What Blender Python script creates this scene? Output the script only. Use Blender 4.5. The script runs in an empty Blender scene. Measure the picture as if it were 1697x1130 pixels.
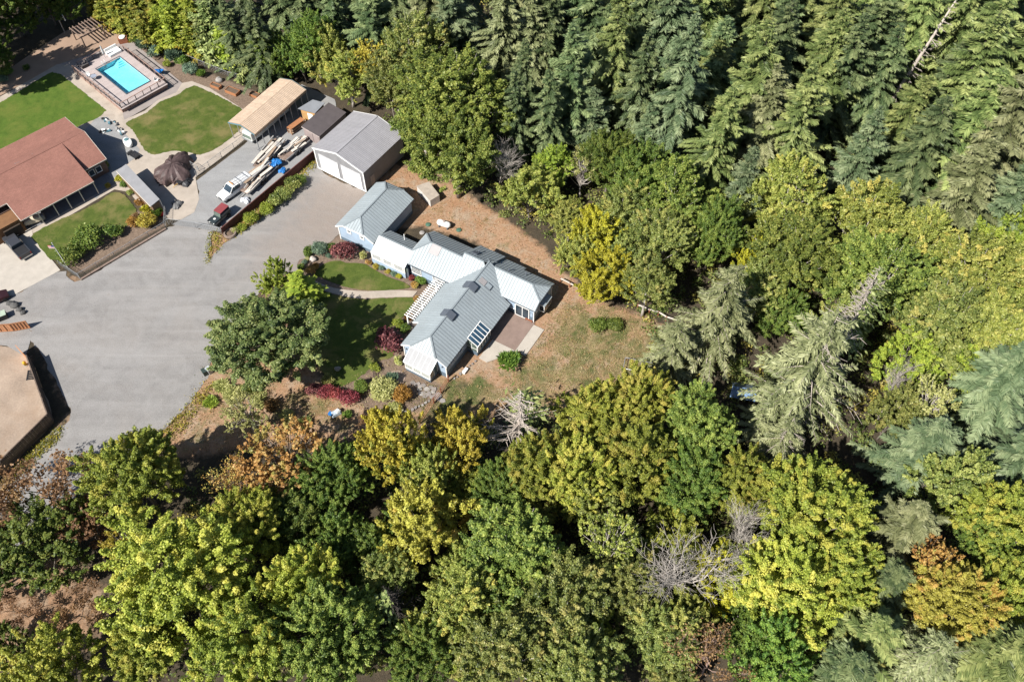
import bpy, math, random
import numpy as np
from mathutils import Vector, Matrix
R = math.radians
S = bpy.context.scene
C = S.collection

# ---------------------------------------------------------------- camera, sky, sun, exposure
CAM_H, PITCH, FPX = 100.0, R(54.85), 1450.0
cam = bpy.data.cameras.new('camera'); cam_o = bpy.data.objects.new('camera', cam); C.objects.link(cam_o)
cam_o.location = (0, 0, CAM_H); cam_o.rotation_euler = (R(90) - PITCH, 0, 0)
cam.sensor_width = 36; cam.lens = 36 * FPX / 1697; cam.clip_start = 1; cam.clip_end = 6000
S.camera = cam_o
SUN_AZ, SUN_EL = R(43.5), R(45)          # shadows fall towards SUN_AZ (counter-clockwise from +X)
W = bpy.data.worlds.new('World'); S.world = W; W.use_nodes = True
_n = W.node_tree.nodes; _l = W.node_tree.links
_bg = _n['Background']; _sky = _n.new('ShaderNodeTexSky'); _sky.sky_type = 'NISHITA'; _sky.sun_disc = False
_sky.sun_elevation = SUN_EL; _sky.sun_rotation = R(90) - (SUN_AZ + math.pi); _sky.air_density = 1.0; _sky.dust_density = 0.6
_l.new(_sky.outputs[0], _bg.inputs[0]); _bg.inputs[1].default_value = 0.06
sun = bpy.data.lights.new('sun', 'SUN'); sun.energy = 5.0; sun.angle = R(0.53); sun.color = (1.0, 0.955, 0.88)
sun_o = bpy.data.objects.new('sun', sun); C.objects.link(sun_o)
_d = Vector((math.cos(SUN_AZ) * math.cos(SUN_EL), math.sin(SUN_AZ) * math.cos(SUN_EL), -math.sin(SUN_EL)))
sun_o.rotation_euler = _d.to_track_quat('-Z', 'Y').to_euler(); sun_o.location = (-80, 0, 120)
S.view_settings.view_transform = 'Standard'; S.view_settings.look = 'None'; S.view_settings.gamma = 1
S.view_settings.use_curve_mapping = False; S.view_settings.exposure = 0.75
S.render.engine = 'CYCLES'
S.cycles.max_bounces = 6; S.cycles.diffuse_bounces = 3; S.cycles.transmission_bounces = 4; S.cycles.transparent_max_bounces = 6
S.cycles.caustics_reflective = False; S.cycles.caustics_refractive = False

# ---------------------------------------------------------------- survey: photo point -> place on the ground
def G(px, py, z=0.0):
    dx = px - 848.5; dy = -(py - 565.0)
    cy, sy = math.cos(PITCH), math.sin(PITCH)
    d = (dx, FPX * cy + dy * sy, -FPX * sy + dy * cy)
    t = (CAM_H - z) / -d[2]
    return Vector((d[0] * t, d[1] * t, z))
def depth(p):
    return p.y * math.cos(PITCH) + (CAM_H - p.z) * math.sin(PITCH)
def Z(reg, x, y, z=0.0):               # point measured in an enlarged piece of the photo
    return G(reg[0] + x / reg[2], reg[1] + y / reg[2], z)

# ---------------------------------------------------------------- materials
def newmat(name):
    m = bpy.data.materials.new(name); m.use_nodes = True
    nt = m.node_tree; b = nt.nodes['Principled BSDF']
    return m, nt, b
def nd(nt, typ, **kw):
    n = nt.nodes.new(typ)
    for k, v in kw.items(): setattr(n, k, v)
    return n
def noise(nt, scale, detail=4, rough=0.55, coord='Object', dist=0.0):
    tc = nd(nt, 'ShaderNodeTexCoord'); t = nd(nt, 'ShaderNodeTexNoise')
    t.inputs['Scale'].default_value = scale; t.inputs['Detail'].default_value = detail
    t.inputs['Roughness'].default_value = rough; t.inputs['Distortion'].default_value = dist
    nt.links.new(tc.outputs[coord], t.inputs['Vector']); return t
def ramp(nt, src, stops):
    r = nd(nt, 'ShaderNodeValToRGB'); e = r.color_ramp.elements
    while len(e) < len(stops): e.new(0.5)
    for i, (p, c) in enumerate(stops):
        e[i].position = p; e[i].color = (c[0], c[1], c[2], 1) if hasattr(c, '__len__') else (c, c, c, 1)
    nt.links.new(src, r.inputs[0]); return r.outputs[0]
def mixc(nt, fac, a, b, mode='MIX'):
    m = nd(nt, 'ShaderNodeMix', data_type='RGBA', blend_type=mode)
    for i, v in ((0, fac), (6, a), (7, b)):
        if isinstance(v, bpy.types.NodeSocket): nt.links.new(v, m.inputs[i])
        elif isinstance(v, (int, float)): m.inputs[i].default_value = v if i == 0 else (v, v, v, 1)
        else: m.inputs[i].default_value = (v[0], v[1], v[2], 1)
    return m.outputs[2]
def math_(nt, op, a, b=None, c=None, clamp=False):
    m = nd(nt, 'ShaderNodeMath', operation=op, use_clamp=clamp)
    for i, v in enumerate((a, b, c)):
        if v is None: continue
        if isinstance(v, bpy.types.NodeSocket): nt.links.new(v, m.inputs[i])
        else: m.inputs[i].default_value = v
    return m.outputs[0]
def bump(nt, b, h, strength=0.3, dist=0.05):
    n = nd(nt, 'ShaderNodeBump'); n.inputs['Strength'].default_value = strength; n.inputs['Distance'].default_value = dist
    nt.links.new(h, n.inputs['Height']); nt.links.new(n.outputs[0], b.inputs['Normal'])
MATS = {}
def mat(name, col, rough=0.6, var=0.18, scale=1.5, metal=0.0, fine=14.0, bstr=0.0, spec=0.4, stain=None):
    """plain painted / stone / wood surface: colour broken up by two sizes of noise, per-object shade"""
    if name in MATS: return MATS[name]
    m, nt, b = newmat(name)
    n1 = noise(nt, scale, 5); n2 = noise(nt, fine, 3)
    lo = [c * (1 - var) for c in col]; hi = [min(1, c * (1 + var)) for c in col]
    c1 = ramp(nt, n1.outputs[0], [(0.3, lo), (0.7, hi)])
    c2 = mixc(nt, 0.5 * var + 0.08, c1, ramp(nt, n2.outputs[0], [(0.35, [c * 0.55 for c in col]), (0.65, [min(1, c * 1.3) for c in col])]))
    if stain:
        n3 = noise(nt, scale * 0.6, 6, 0.65, dist=0.6)
        c2 = mixc(nt, ramp(nt, n3.outputs[0], [(0.5, 0.0), (0.72, 0.75)]), c2, stain)
    oi = nd(nt, 'ShaderNodeObjectInfo')
    f = math_(nt, 'MULTIPLY_ADD', oi.outputs['Random'], var * 0.8, 1 - var * 0.4)
    c3 = mixc(nt, 1.0, c2, f, 'MULTIPLY')
    nt.links.new(c3, b.inputs['Base Color'])
    b.inputs['Roughness'].default_value = rough; b.inputs['Metallic'].default_value = metal
    b.inputs['Specular IOR Level'].default_value = spec
    if bstr: bump(nt, b, n2.outputs[0], bstr, 0.04)
    MATS[name] = m; return m
def glass(name, col=(0.03, 0.045, 0.06), rough=0.08):
    if name in MATS: return MATS[name]
    m, nt, b = newmat(name)
    n1 = noise(nt, 0.6, 2)
    nt.links.new(ramp(nt, n1.outputs[0], [(0.3, [c * 0.6 for c in col]), (0.7, [c * 1.5 for c in col])]), b.inputs['Base Color'])
    b.inputs['Roughness'].default_value = rough; b.inputs['Specular IOR Level'].default_value = 0.6
    MATS[name] = m; return m

# ---------------------------------------------------------------- mesh helpers
class MB:
    def __init__(s): s.v = []; s.f = []
    def add(s, vs, fs):
        o = len(s.v); s.v += [tuple(p) for p in vs]; s.f += [tuple(i + o for i in f) for f in fs]; return s
    def box(s, x0, x1, y0, y1, z0, z1):
        v = [(x0,y0,z0),(x1,y0,z0),(x1,y1,z0),(x0,y1,z0),(x0,y0,z1),(x1,y0,z1),(x1,y1,z1),(x0,y1,z1)]
        return s.add(v, [(3,2,1,0),(4,5,6,7),(0,1,5,4),(1,2,6,5),(2,3,7,6),(3,0,4,7)])
    def cbox(s, c, size, rz=0.0, rx=0.0, ry=0.0, taper=1.0):
        hx, hy, hz = (k / 2 for k in size); M = Matrix.Translation(c) @ Matrix.Rotation(rz, 4, 'Z') @ Matrix.Rotation(ry, 4, 'Y') @ Matrix.Rotation(rx, 4, 'X')
        v = []
        for zz, t in ((-hz, 1), (hz, taper)):
            for xx, yy in ((-hx,-hy),(hx,-hy),(hx,hy),(-hx,hy)): v.append(M @ Vector((xx * t, yy * t, zz)))
        return s.add(v, [(3,2,1,0),(4,5,6,7),(0,1,5,4),(1,2,6,5),(2,3,7,6),(3,0,4,7)])
    def prism(s, poly, z0, z1):
        n = len(poly); v = [(p[0], p[1], z0) for p in poly] + [(p[0], p[1], z1) for p in poly]
        return s.add(v, [tuple(range(n - 1, -1, -1)), tuple(range(n, 2 * n))] + [(i, (i + 1) % n, n + (i + 1) % n, n + i) for i in range(n)])
    def slab(s, pts, off):             # polygon in space thickened by a vector
        n = len(pts); v = [Vector(p) for p in pts]; off = Vector(off)
        return s.add(v + [p + off for p in v], [tuple(range(n - 1, -1, -1)), tuple(range(n, 2 * n))] + [(i, (i + 1) % n, n + (i + 1) % n, n + i) for i in range(n)])
    def tube(s, pts, rad, n=6, cap=True):
        pts = [Vector(p) for p in pts]
        if not hasattr(rad, '__len__'): rad = [rad] * len(pts)
        rings = []; vs = []; fs = []; last = None
        for i, p in enumerate(pts):
            t = (pts[min(i + 1, len(pts) - 1)] - pts[max(i - 1, 0)]).normalized()
            ref = Vector((0, 0, 1)) if abs(t.z) < 0.9 else Vector((1, 0, 0))
            u = t.cross(ref).normalized() if last is None else (last - t * last.dot(t)).normalized()
            last = u; w = t.cross(u)
            for k in range(n):
                a = 2 * math.pi * k / n; vs.append(p + (u * math.cos(a) + w * math.sin(a)) * rad[i])
        for i in range(len(pts) - 1):
            for k in range(n):
                a = i * n + k; b = i * n + (k + 1) % n; fs.append((a, b, b + n, a + n))
        if cap: fs += [tuple(range(n - 1, -1, -1)), tuple(range((len(pts) - 1) * n, len(pts) * n))]
        return s.add(vs, fs)
    def beam(s, p, q, w, h):           # rectangular bar from p to q
        p = Vector(p); q = Vector(q); t = (q - p).normalized()
        ref = Vector((0, 0, 1)) if abs(t.z) < 0.95 else Vector((1, 0, 0))
        u = t.cross(ref).normalized() * (w / 2); k = u.cross(t).normalized() * (h / 2)
        v = [p - u - k, p + u - k, p + u + k, p - u + k, q - u - k, q + u - k, q + u + k, q - u + k]
        return s.add(v, [(3,2,1,0),(4,5,6,7),(0,1,5,4),(1,2,6,5),(2,3,7,6),(3,0,4,7)])
    def lathe(s, prof, n=12, c=(0, 0, 0)):
        vs = []; fs = []; m = len(prof)
        for r_, z in prof:
            for k in range(n):
                a = 2 * math.pi * k / n; vs.append((c[0] + r_ * math.cos(a), c[1] + r_ * math.sin(a), c[2] + z))
        for i in range(m - 1):
            for k in range(n): a = i * n + k; b = i * n + (k + 1) % n; fs.append((a, b, b + n, a + n))
        fs += [tuple(range(n - 1, -1, -1)), tuple(range((m - 1) * n, m * n))]
        return s.add(vs, fs)
    def build(s, name, material, parent=None, smooth=False, bevel=0.0):
        me = bpy.data.meshes.new(name); me.from_pydata(s.v, [], s.f); me.update()
        if smooth: me.polygons.foreach_set('use_smooth', [True] * len(me.polygons))
        if material: me.materials.append(material)
        o = bpy.data.objects.new(name, me); C.objects.link(o); o.parent = parent
        if bevel:
            b = o.modifiers.new('edge', 'BEVEL'); b.width = bevel; b.segments = 2; b.limit_method = 'ANGLE'
        return o
def tag(o, label, cat, group=None):
    o['label'] = label; o['category'] = cat
    if group: o['group'] = group
    return o
def thing(name, label, cat, loc=(0, 0, 0), rz=0.0, group=None):
    o = bpy.data.objects.new(name, None); C.objects.link(o); o.empty_display_size = 0.3
    o.location = loc; o.rotation_euler = (0, 0, rz); return tag(o, label, cat, group)
def struct(o, kind='structure'):
    o['kind'] = kind; return o
def dup(o, loc=None, rz=None, label=None, sc=None, parent=None):
    c = o.copy(); C.objects.link(c); c.parent = parent
    if loc is not None: c.location = loc
    if rz is not None: c.rotation_euler = (0, 0, rz)
    if sc is not None: c.scale = sc if hasattr(sc, '__len__') else (sc,) * 3
    if label: c['label'] = label
    for ch in o.children: dup(ch, parent=c)
    return c
def inst(o, parent, M=None):            # another piece sharing the same mesh
    c = bpy.data.objects.new(o.name.split('.')[0], o.data); C.objects.link(c); c.parent = parent
    if M is not None: c.matrix_local = M
    return c
def inpoly(p, poly):
    x, y = p[0], p[1]; r_ = False; n = len(poly); j = n - 1
    for i in range(n):
        xi, yi = poly[i][0], poly[i][1]; xj, yj = poly[j][0], poly[j][1]
        if (yi > y) != (yj > y) and x < (xj - xi) * (y - yi) / (yj - yi) + xi: r_ = not r_
        j = i
    return r_
def smooth_poly(pts, step=0.6, jit=0.0, seed=0, curve=True):
    """closed outline through the surveyed corners, rounded (Catmull-Rom) and roughened"""
    rnd = random.Random(seed); n = len(pts); out = []
    P = [Vector((p[0], p[1], 0)) for p in pts]
    for i in range(n):
        a, b, c, d = P[i - 1], P[i], P[(i + 1) % n], P[(i + 2) % n]
        k = max(1, int((c - b).length / step))
        for j in range(k):
            t = j / k
            if curve: q = 0.5 * ((2 * b) + (c - a) * t + (2 * a - 5 * b + 4 * c - d) * t * t + (3 * b - a - 3 * c + d) * t ** 3)
            else: q = b.lerp(c, t)
            out.append((q.x + rnd.uniform(-jit, jit), q.y + rnd.uniform(-jit, jit)))
    return out
def sheet(name, poly, z, material, thick=0.0):
    """flat ground surface with an irregular outline, triangulated through Blender's tessellator"""
    import mathutils.geometry as mg
    vs = [Vector((p[0], p[1], z)) for p in poly]
    tri = mg.tessellate_polygon([vs]); fs = [tuple(t) for t in tri]
    fx = []
    for t in fs:
        a, b, c = (vs[i] for i in t)
        fx.append(t if (b - a).cross(c - a).z > 0 else t[::-1])
    v = [tuple(p) for p in vs]; n = len(v)
    if thick:
        v += [(p[0], p[1], z - thick) for p in poly]
        area = sum(poly[i][0] * poly[(i + 1) % n][1] - poly[(i + 1) % n][0] * poly[i][1] for i in range(n))
        for i in range(n):
            q = (n + i, n + (i + 1) % n, (i + 1) % n, i); fx.append(q if area > 0 else q[::-1])
    me = bpy.data.meshes.new(name); me.from_pydata(v, [], fx); me.update(); me.materials.append(material)
    o = bpy.data.objects.new(name, me); C.objects.link(o); return o
def PX(*pts): return [G(x, y) for x, y in pts]
# ---------------------------------------------------------------- ground
def sdf(P, poly):
    """signed distance (inside > 0) of many points to one outline"""
    poly = np.array([(p[0], p[1]) for p in poly]); n = len(poly)
    best = np.full(len(P), 1e9); ins = np.zeros(len(P), bool)
    for i in range(n):
        a, b = poly[i - 1], poly[i]; ab = b - a; ap = P - a
        t = np.clip((ap @ ab) / max(ab @ ab, 1e-9), 0, 1); q = ap - t[:, None] * ab
        best = np.minimum(best, np.hypot(q[:, 0], q[:, 1]))
        c = (b[1] > P[:, 1]) != (a[1] > P[:, 1])
        with np.errstate(divide='ignore', invalid='ignore'):
            x = (a[0] - b[0]) * (P[:, 1] - b[1]) / (a[1] - b[1]) + b[0]
        ins ^= c & (P[:, 0] < x)
    return np.where(ins, best, -best)
def smooth01(d, w): 
    t = np.clip(d / w * 0.5 + 0.5, 0, 1); return t * t * (3 - 2 * t)
GRAVEL = PX((-60,515),(25,488),(100,449),(136,464),(285,374),(330,379),(352,381),(346,428),(372,404),(420,372),(470,330),(498,292),(520,272),(545,292),(607,322),(592,345),(562,388),(520,418),(497,432),(488,452),(448,463),(425,492),(400,540),(352,592),(345,625),(300,682),(245,732),(205,765),(120,830),(50,890),(-10,930),(-70,920),(-70,835),(10,800),(85,715),(118,688),(75,600),(50,560),(45,545),(-60,545))
YARD_GRAVEL = PX((330,318),(325,300),(405,240),(440,200),(500,140),(555,165),(560,190),(522,250),(365,384),(285,372),(322,352))
BACK_DIRT = PX((628,300),(655,275),(720,280),(800,340),(850,372),(900,410),(935,450),(960,470),(1010,505),(1060,520),(1110,545),(1130,600),(1060,650),(1000,645),(930,655),(820,650),(760,630),(700,690),(640,720),(500,700),(470,650),(550,620),(650,600),(735,590),(780,560),(880,480),(860,450),(790,400),(700,375),(640,380),(610,330))
SIDE_DRY = PX((900,500),(1000,500),(1060,520),(1120,545),(1150,600),(1120,650),(1000,670),(900,690),(760,700),(690,710),(680,660),(735,615),(760,640),(830,640),(905,550))
FRONT_BED = PX((490,430),(540,395),(560,378),(625,425),(690,470),(730,480),(690,500),(655,540),(690,560),(690,620),(740,640),(700,680),(620,690),(560,640),(640,590),(640,540),(500,500))
BANK = PX((335,610),(360,575),(430,500),(470,470),(520,490),(500,560),(530,620),(520,640),(640,640),(690,690),(560,740),(420,740),(300,760),(240,740),(300,680))
YARD_SAND = PX((-80,600),(0,575),(45,592),(80,690),(0,760),(-80,830))
LOWLEFT = PX((-80,960),(30,930),(110,900),(190,980),(160,1080),(-80,1130))
MULCH = PX((205,62),(290,95),(345,120),(455,165),(470,190),(410,190),(345,147),(300,137),(240,108))
SHRUBSTRIP = PX((340,440),(346,380),(368,388),(520,262),(528,272),(470,330),(420,372),(372,404))
YARD_BEDS = PX((60,410),(105,430),(130,455),(275,372),(260,350),(200,350),(120,395))
GREEN_SIDE = PX((700,700),(690,680),(735,640),(800,610),(830,640),(790,680),(760,710))
def build_ground():
    def axis(a, b, step, far):
        inner = list(np.arange(a, b + 1e-6, step)); out = []; d = step; x = b
        while x < far: d *= 1.35; x += d; out.append(x)
        lo = []; d = step; x = a
        while x > -far: d *= 1.35; x -= d; lo.append(x)
        return np.array(lo[::-1] + inner + out)
    xs = axis(-105, 105, 0.75, 2600); ys = axis(15, 165, 0.75, 2600)
    X, Y = np.meshgrid(xs, ys); P = np.stack([X.ravel(), Y.ravel()], 1); nx, ny = len(xs), len(ys)
    rng = np.random.default_rng(3)
    Zz = 0.035 * np.sin(P[:, 0] * 0.9 + 1.3 * np.sin(P[:, 1] * 0.31)) * np.sin(P[:, 1] * 0.8 + 0.7 * np.sin(P[:, 0] * 0.43)) - 0.05
    inner = (np.abs(P[:, 0]) < 105) & (P[:, 1] < 165) & (P[:, 1] > 15)
    col = np.zeros((len(P), 4), np.float32)
    def w(poly, soft): return np.where(inner, smooth01(sdf(P, poly), soft), 0)
    dirt = np.maximum.reduce([w(BACK_DIRT, 1.6), w(LOWLEFT, 3.5) * .62, w(SHRUBSTRIP, .8) * .8, w(YARD_SAND, 1) , w(BANK, 2) * .85, 0.75 * w(GRAVEL, 2.2), .7 * w(SIDE_DRY, 2)])
    dry = np.maximum.reduce([w(SIDE_DRY, 3.0), w(SHRUBSTRIP, 1.2) * .6, w(BANK, 3) * .5])
    bed = np.maximum.reduce([w(FRONT_BED, 1.2), w(MULCH, 0.8), w(YARD_BEDS, .8)])
    grn = np.maximum.reduce([1.0 * np.clip(w(SIDE_DRY, 4), 0, 1), w(GREEN_SIDE, 2.5) * 1.5, w(BANK, 4) * .7, w(BACK_DIRT, 3) * .35])
    col[:, 0] = dirt; col[:, 1] = dry; col[:, 2] = bed; col[:, 3] = grn
    idx = np.arange(nx * ny).reshape(ny, nx)
    F = np.stack([idx[:-1, :-1], idx[:-1, 1:], idx[1:, 1:], idx[1:, :-1]], -1).reshape(-1, 4)
    me = bpy.data.meshes.new('ground'); me.vertices.add(len(P)); me.loops.add(F.size); me.polygons.add(len(F))
    me.vertices.foreach_set('co', np.column_stack([P, np.where(inner, Zz, -0.05)]).astype(np.float32).ravel())
    me.loops.foreach_set('vertex_index', F.ravel().astype(np.int32))
    me.polygons.foreach_set('loop_start', np.arange(0, F.size, 4, dtype=np.int32)); me.update(); me.validate()
    for k, nm in enumerate(('dirt', 'dry', 'bed', 'green')):
        a = me.attributes.new(nm, 'FLOAT', 'POINT'); a.data.foreach_set('value', col[:, k].astype(np.float32))
    m, nt, b = newmat('ground_soil')
    def attr(nm):
        a = nd(nt, 'ShaderNodeAttribute', attribute_name=nm); return a.outputs['Fac']
    big = noise(nt, 0.22, 6, 0.6); mid = noise(nt, 0.9, 7, 0.7, dist=.4); fine = noise(nt, 3.2, 7, 0.75, dist=.5); grit = noise(nt, 16, 3, 0.7)
    def broken(w, k=0.55, src=None):
        s = math_(nt, 'SUBTRACT', (src or mid).outputs[0], 0.5)
        v = math_(nt, 'MULTIPLY_ADD', s, k * 2, w)
        return ramp(nt, v, [(0.3, 0.0), (0.7, 1.0)])
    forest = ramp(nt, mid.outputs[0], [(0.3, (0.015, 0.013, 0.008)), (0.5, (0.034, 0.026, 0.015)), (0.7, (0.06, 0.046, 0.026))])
    dirt = ramp(nt, fine.outputs[0], [(0.28, (0.17, 0.092, 0.048)), (0.45, (0.315, 0.185, 0.108)), (0.6, (0.385, 0.245, 0.155)), (0.75, (0.46, 0.33, 0.225))])
    dirt = mixc(nt, ramp(nt, big.outputs[0], [(0.4, 0.0), (0.66, 0.7)]), dirt, ramp(nt, fine.outputs[0], [(0.3, (0.2, 0.09, 0.035)), (0.7, (0.40, 0.22, 0.12))]))
    dry = ramp(nt, fine.outputs[0], [(0.3, (0.11, 0.085, 0.03)), (0.5, (0.24, 0.185, 0.085)), (0.72, (0.36, 0.28, 0.15))])
    green = ramp(nt, fine.outputs[0], [(0.3, (0.03, 0.045, 0.008)), (0.55, (0.07, 0.095, 0.018)), (0.75, (0.16, 0.15, 0.05))])
    bedc = ramp(nt, fine.outputs[0], [(0.3, (0.08, 0.055, 0.04)), (0.55, (0.19, 0.135, 0.10)), (0.75, (0.27, 0.2, 0.15))])
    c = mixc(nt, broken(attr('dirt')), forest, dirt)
    pal = noise(nt, 0.4, 7, 0.72, dist=.4)
    c = mixc(nt, math_(nt, 'MULTIPLY', broken(attr('dirt')), ramp(nt, pal.outputs[0], [(.48, 0.0), (.62, .75)])), c, ramp(nt, fine.outputs[0], [(.3, (.22, .16, .11)), (.7, (.44, .36, .27))]))
    pat = noise(nt, 0.3, 6, 0.68, dist=.3)
    c = mixc(nt, broken(math_(nt, 'MULTIPLY', attr('dry'), 0.5), 0.8, pat), c, dry)
    pat2 = noise(nt, 0.24, 7, 0.72, dist=.35)
    c = mixc(nt, broken(math_(nt, 'MULTIPLY', attr('green'), 0.47), 1.1, pat2), c, green)
    c = mixc(nt, broken(attr('bed'), 0.3), c, bedc)
    c = mixc(nt, 0.12, c, ramp(nt, grit.outputs[0], [(0.35, (0.05, 0.04, 0.03)), (0.65, (0.5, 0.42, 0.33))]))
    nt.links.new(c, b.inputs['Base Color']); b.inputs['Roughness'].default_value = 0.95; b.inputs['Specular IOR Level'].default_value = 0.15
    bump(nt, b, fine.outputs[0], 0.9, 0.12); me.materials.append(m)
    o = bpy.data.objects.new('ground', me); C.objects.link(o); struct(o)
build_ground()

def gravel_mat(name, lo, hi, warm, worn=()):
    m, nt, b = newmat(name)
    big = noise(nt, 0.09, 5, 0.6, dist=0.8); mid = noise(nt, 0.45, 6, 0.65, dist=1.0); fine = noise(nt, 7, 4, 0.75); track = noise(nt, 0.3, 4, 0.5)
    c = ramp(nt, mid.outputs[0], [(0.3, lo), (0.7, hi)])
    c = mixc(nt, ramp(nt, big.outputs[0], [(0.45, 0.0), (0.7, 0.55)]), c, warm)
    # wheel tracks: long soft streaks along the drive
    tc = nd(nt, 'ShaderNodeTexCoord'); mp = nd(nt, 'ShaderNodeMapping'); mp.inputs['Rotation'].default_value = (0, 0, R(-52)); mp.inputs['Scale'].default_value = (.05, .55, 1)
    nt.links.new(tc.outputs['Object'], mp.inputs['Vector']); st = nd(nt, 'ShaderNodeTexNoise'); st.inputs['Scale'].default_value = 1.0; st.inputs['Detail'].default_value = 5; st.inputs['Distortion'].default_value = .7; nt.links.new(mp.outputs[0], st.inputs['Vector'])
    c = mixc(nt, ramp(nt, st.outputs[0], [(.48, 0.0), (.72, .6)]), c, [min(1, k * 1.22) for k in hi])
    c = mixc(nt, ramp(nt, st.outputs[0], [(.3, .25), (.45, 0.0)]), c, [k * .85 for k in lo])
    for w_ in worn:                      # soil tracked onto the gravel near the garages
        gp = nd(nt, 'ShaderNodeNewGeometry'); vd = nd(nt, 'ShaderNodeVectorMath', operation='DISTANCE'); nt.links.new(gp.outputs['Position'], vd.inputs[0]); vd.inputs[1].default_value = w_
        f_ = math_(nt, 'MULTIPLY_ADD', mid.outputs[0], -9.0, vd.outputs['Value']); c = mixc(nt, ramp(nt, math_(nt, 'DIVIDE', f_, 10.0), [(0.0, .5), (.55, 0.0)]), c, (.25, .185, .14))
    for k_, (cx_, cy_) in enumerate(((250, 640), (420, 300), (60, 560))):   # tyre arcs of turning cars
        gp = nd(nt, 'ShaderNodeNewGeometry'); vd = nd(nt, 'ShaderNodeVectorMath', operation='DISTANCE'); nt.links.new(gp.outputs['Position'], vd.inputs[0]); vd.inputs[1].default_value = G(cx_, cy_)
        r_ = math_(nt, 'SINE', math_(nt, 'MULTIPLY_ADD', big.outputs[0], 14.0, math_(nt, 'MULTIPLY', vd.outputs['Value'], 3.4)))
        msk = noise(nt, .07 + .02 * k_, 3, .6); c = mixc(nt, math_(nt, 'MULTIPLY', ramp(nt, r_, [(.6, 0.0), (1.0, .13)]), ramp(nt, msk.outputs[0], [(.45, 0.0), (.62, 1.0)])), c, [min(1, k * 1.3) for k in hi] if k_ % 2 == 0 else [k * .75 for k in lo])
    sn = noise(nt, 0.75, 6, 0.72, dist=1.6); c = mixc(nt, ramp(nt, sn.outputs[0], [(.6, 0.0), (.74, .55)]), c, [warm[0] * .62, warm[1] * .55, warm[2] * .5])
    c = mixc(nt, 0.38, c, ramp(nt, fine.outputs[0], [(0.3, [k * 0.45 for k in lo]), (0.5, hi), (0.72, [min(1, k * 1.5) for k in hi])]))
    nt.links.new(c, b.inputs['Base Color']); b.inputs['Roughness'].default_value = 0.95; b.inputs['Specular IOR Level'].default_value = 0.15
    bump(nt, b, fine.outputs[0], 0.6, 0.05); return m
def lawn_mat(name, lo, mid_, hi, straw):
    m, nt, b = newmat(name)
    big = noise(nt, 0.2, 7, 0.7, dist=.2); mid = noise(nt, 0.8, 6, 0.72, dist=.2); fine = noise(nt, 9, 4, 0.75)
    c = ramp(nt, mid.outputs[0], [(0.3, lo), (0.5, mid_), (0.72, hi)])
    c = mixc(nt, ramp(nt, big.outputs[0], [(0.48, 0.0), (0.64, 0.85)]), c, straw)
    c = mixc(nt, 0.35, c, ramp(nt, fine.outputs[0], [(0.3, [k * 0.4 for k in lo]), (0.7, [min(1, k * 1.4) for k in hi])]))
    nt.links.new(c, b.inputs['Base Color']); b.inputs['Roughness'].default_value = 0.9; b.inputs['Specular IOR Level'].default_value = 0.2
    bump(nt, b, fine.outputs[0], 0.8, 0.06); return m
GR = gravel_mat('gravel', (0.165, 0.158, 0.153), (0.268, 0.259, 0.252), (0.265, 0.234, 0.207), (G(560, 350), G(500, 420), G(590, 330)))
GR2 = gravel_mat('gravel_blue', (0.205, 0.205, 0.207), (0.275, 0.275, 0.275), (0.25, 0.235, 0.22))
CON = mat('concrete', (0.40, 0.345, 0.29), 0.85, 0.12, 0.6, fine=9, bstr=0.15, stain=(0.27, 0.225, 0.18))
CON2 = mat('concrete_pale', (0.42, 0.38, 0.33), 0.85, 0.1, 0.8, fine=9, bstr=0.15)
CON3 = mat('concrete_tan', (0.31, 0.215, 0.155), 0.85, 0.14, 0.5, fine=8, bstr=0.2, stain=(0.28, 0.2, 0.15))
PAVR = mat('concrete_brown', (0.215, 0.155, 0.13), 0.9, 0.12, 0.9, fine=8, bstr=0.2)
LAWN = lawn_mat('lawn_green', (0.036, 0.074, 0.009), (0.066, 0.118, 0.015), (0.105, 0.155, 0.025), (0.13, 0.145, 0.03))
LAWN2 = lawn_mat('lawn_mixed', (0.032, 0.058, 0.009), (0.062, 0.095, 0.015), (0.11, 0.13, 0.028), (0.23, 0.175, 0.08))
SAND = mat('yard_sand', (0.30, 0.232, 0.178), 0.95, 0.3, 0.22, fine=4, bstr=0.6, stain=(0.24, 0.165, 0.11))

struct(sheet('gravel_driveway', smooth_poly(GRAVEL, 0.7, 0.18, 1), 0.0, GR))
struct(sheet('yard_gravel', smooth_poly(YARD_GRAVEL, 0.8, 0.06, 2, curve=False), 0.006, GR2))
struct(sheet('house_gravel', smooth_poly(PX((138,218),(160,196),(178,194),(200,215),(232,248),(225,262),(205,275),(185,300),(160,330),(120,300),(130,230)), 0.8, 0.05, 3, False), 0.024, GR2))
struct(sheet('sand_yard', smooth_poly(PX((-90,600),(0,574),(46,590),(60,625),(84,697),(0,772),(-90,850)), 0.8, 0.1, 4), 0.004, SAND))
struct(sheet('sand_drive', smooth_poly(PX((-90,548),(0,545),(48,545),(48,575),(42,590),(0,572),(-90,598)), 0.8, 0.08, 5), 0.008, GR))
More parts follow.
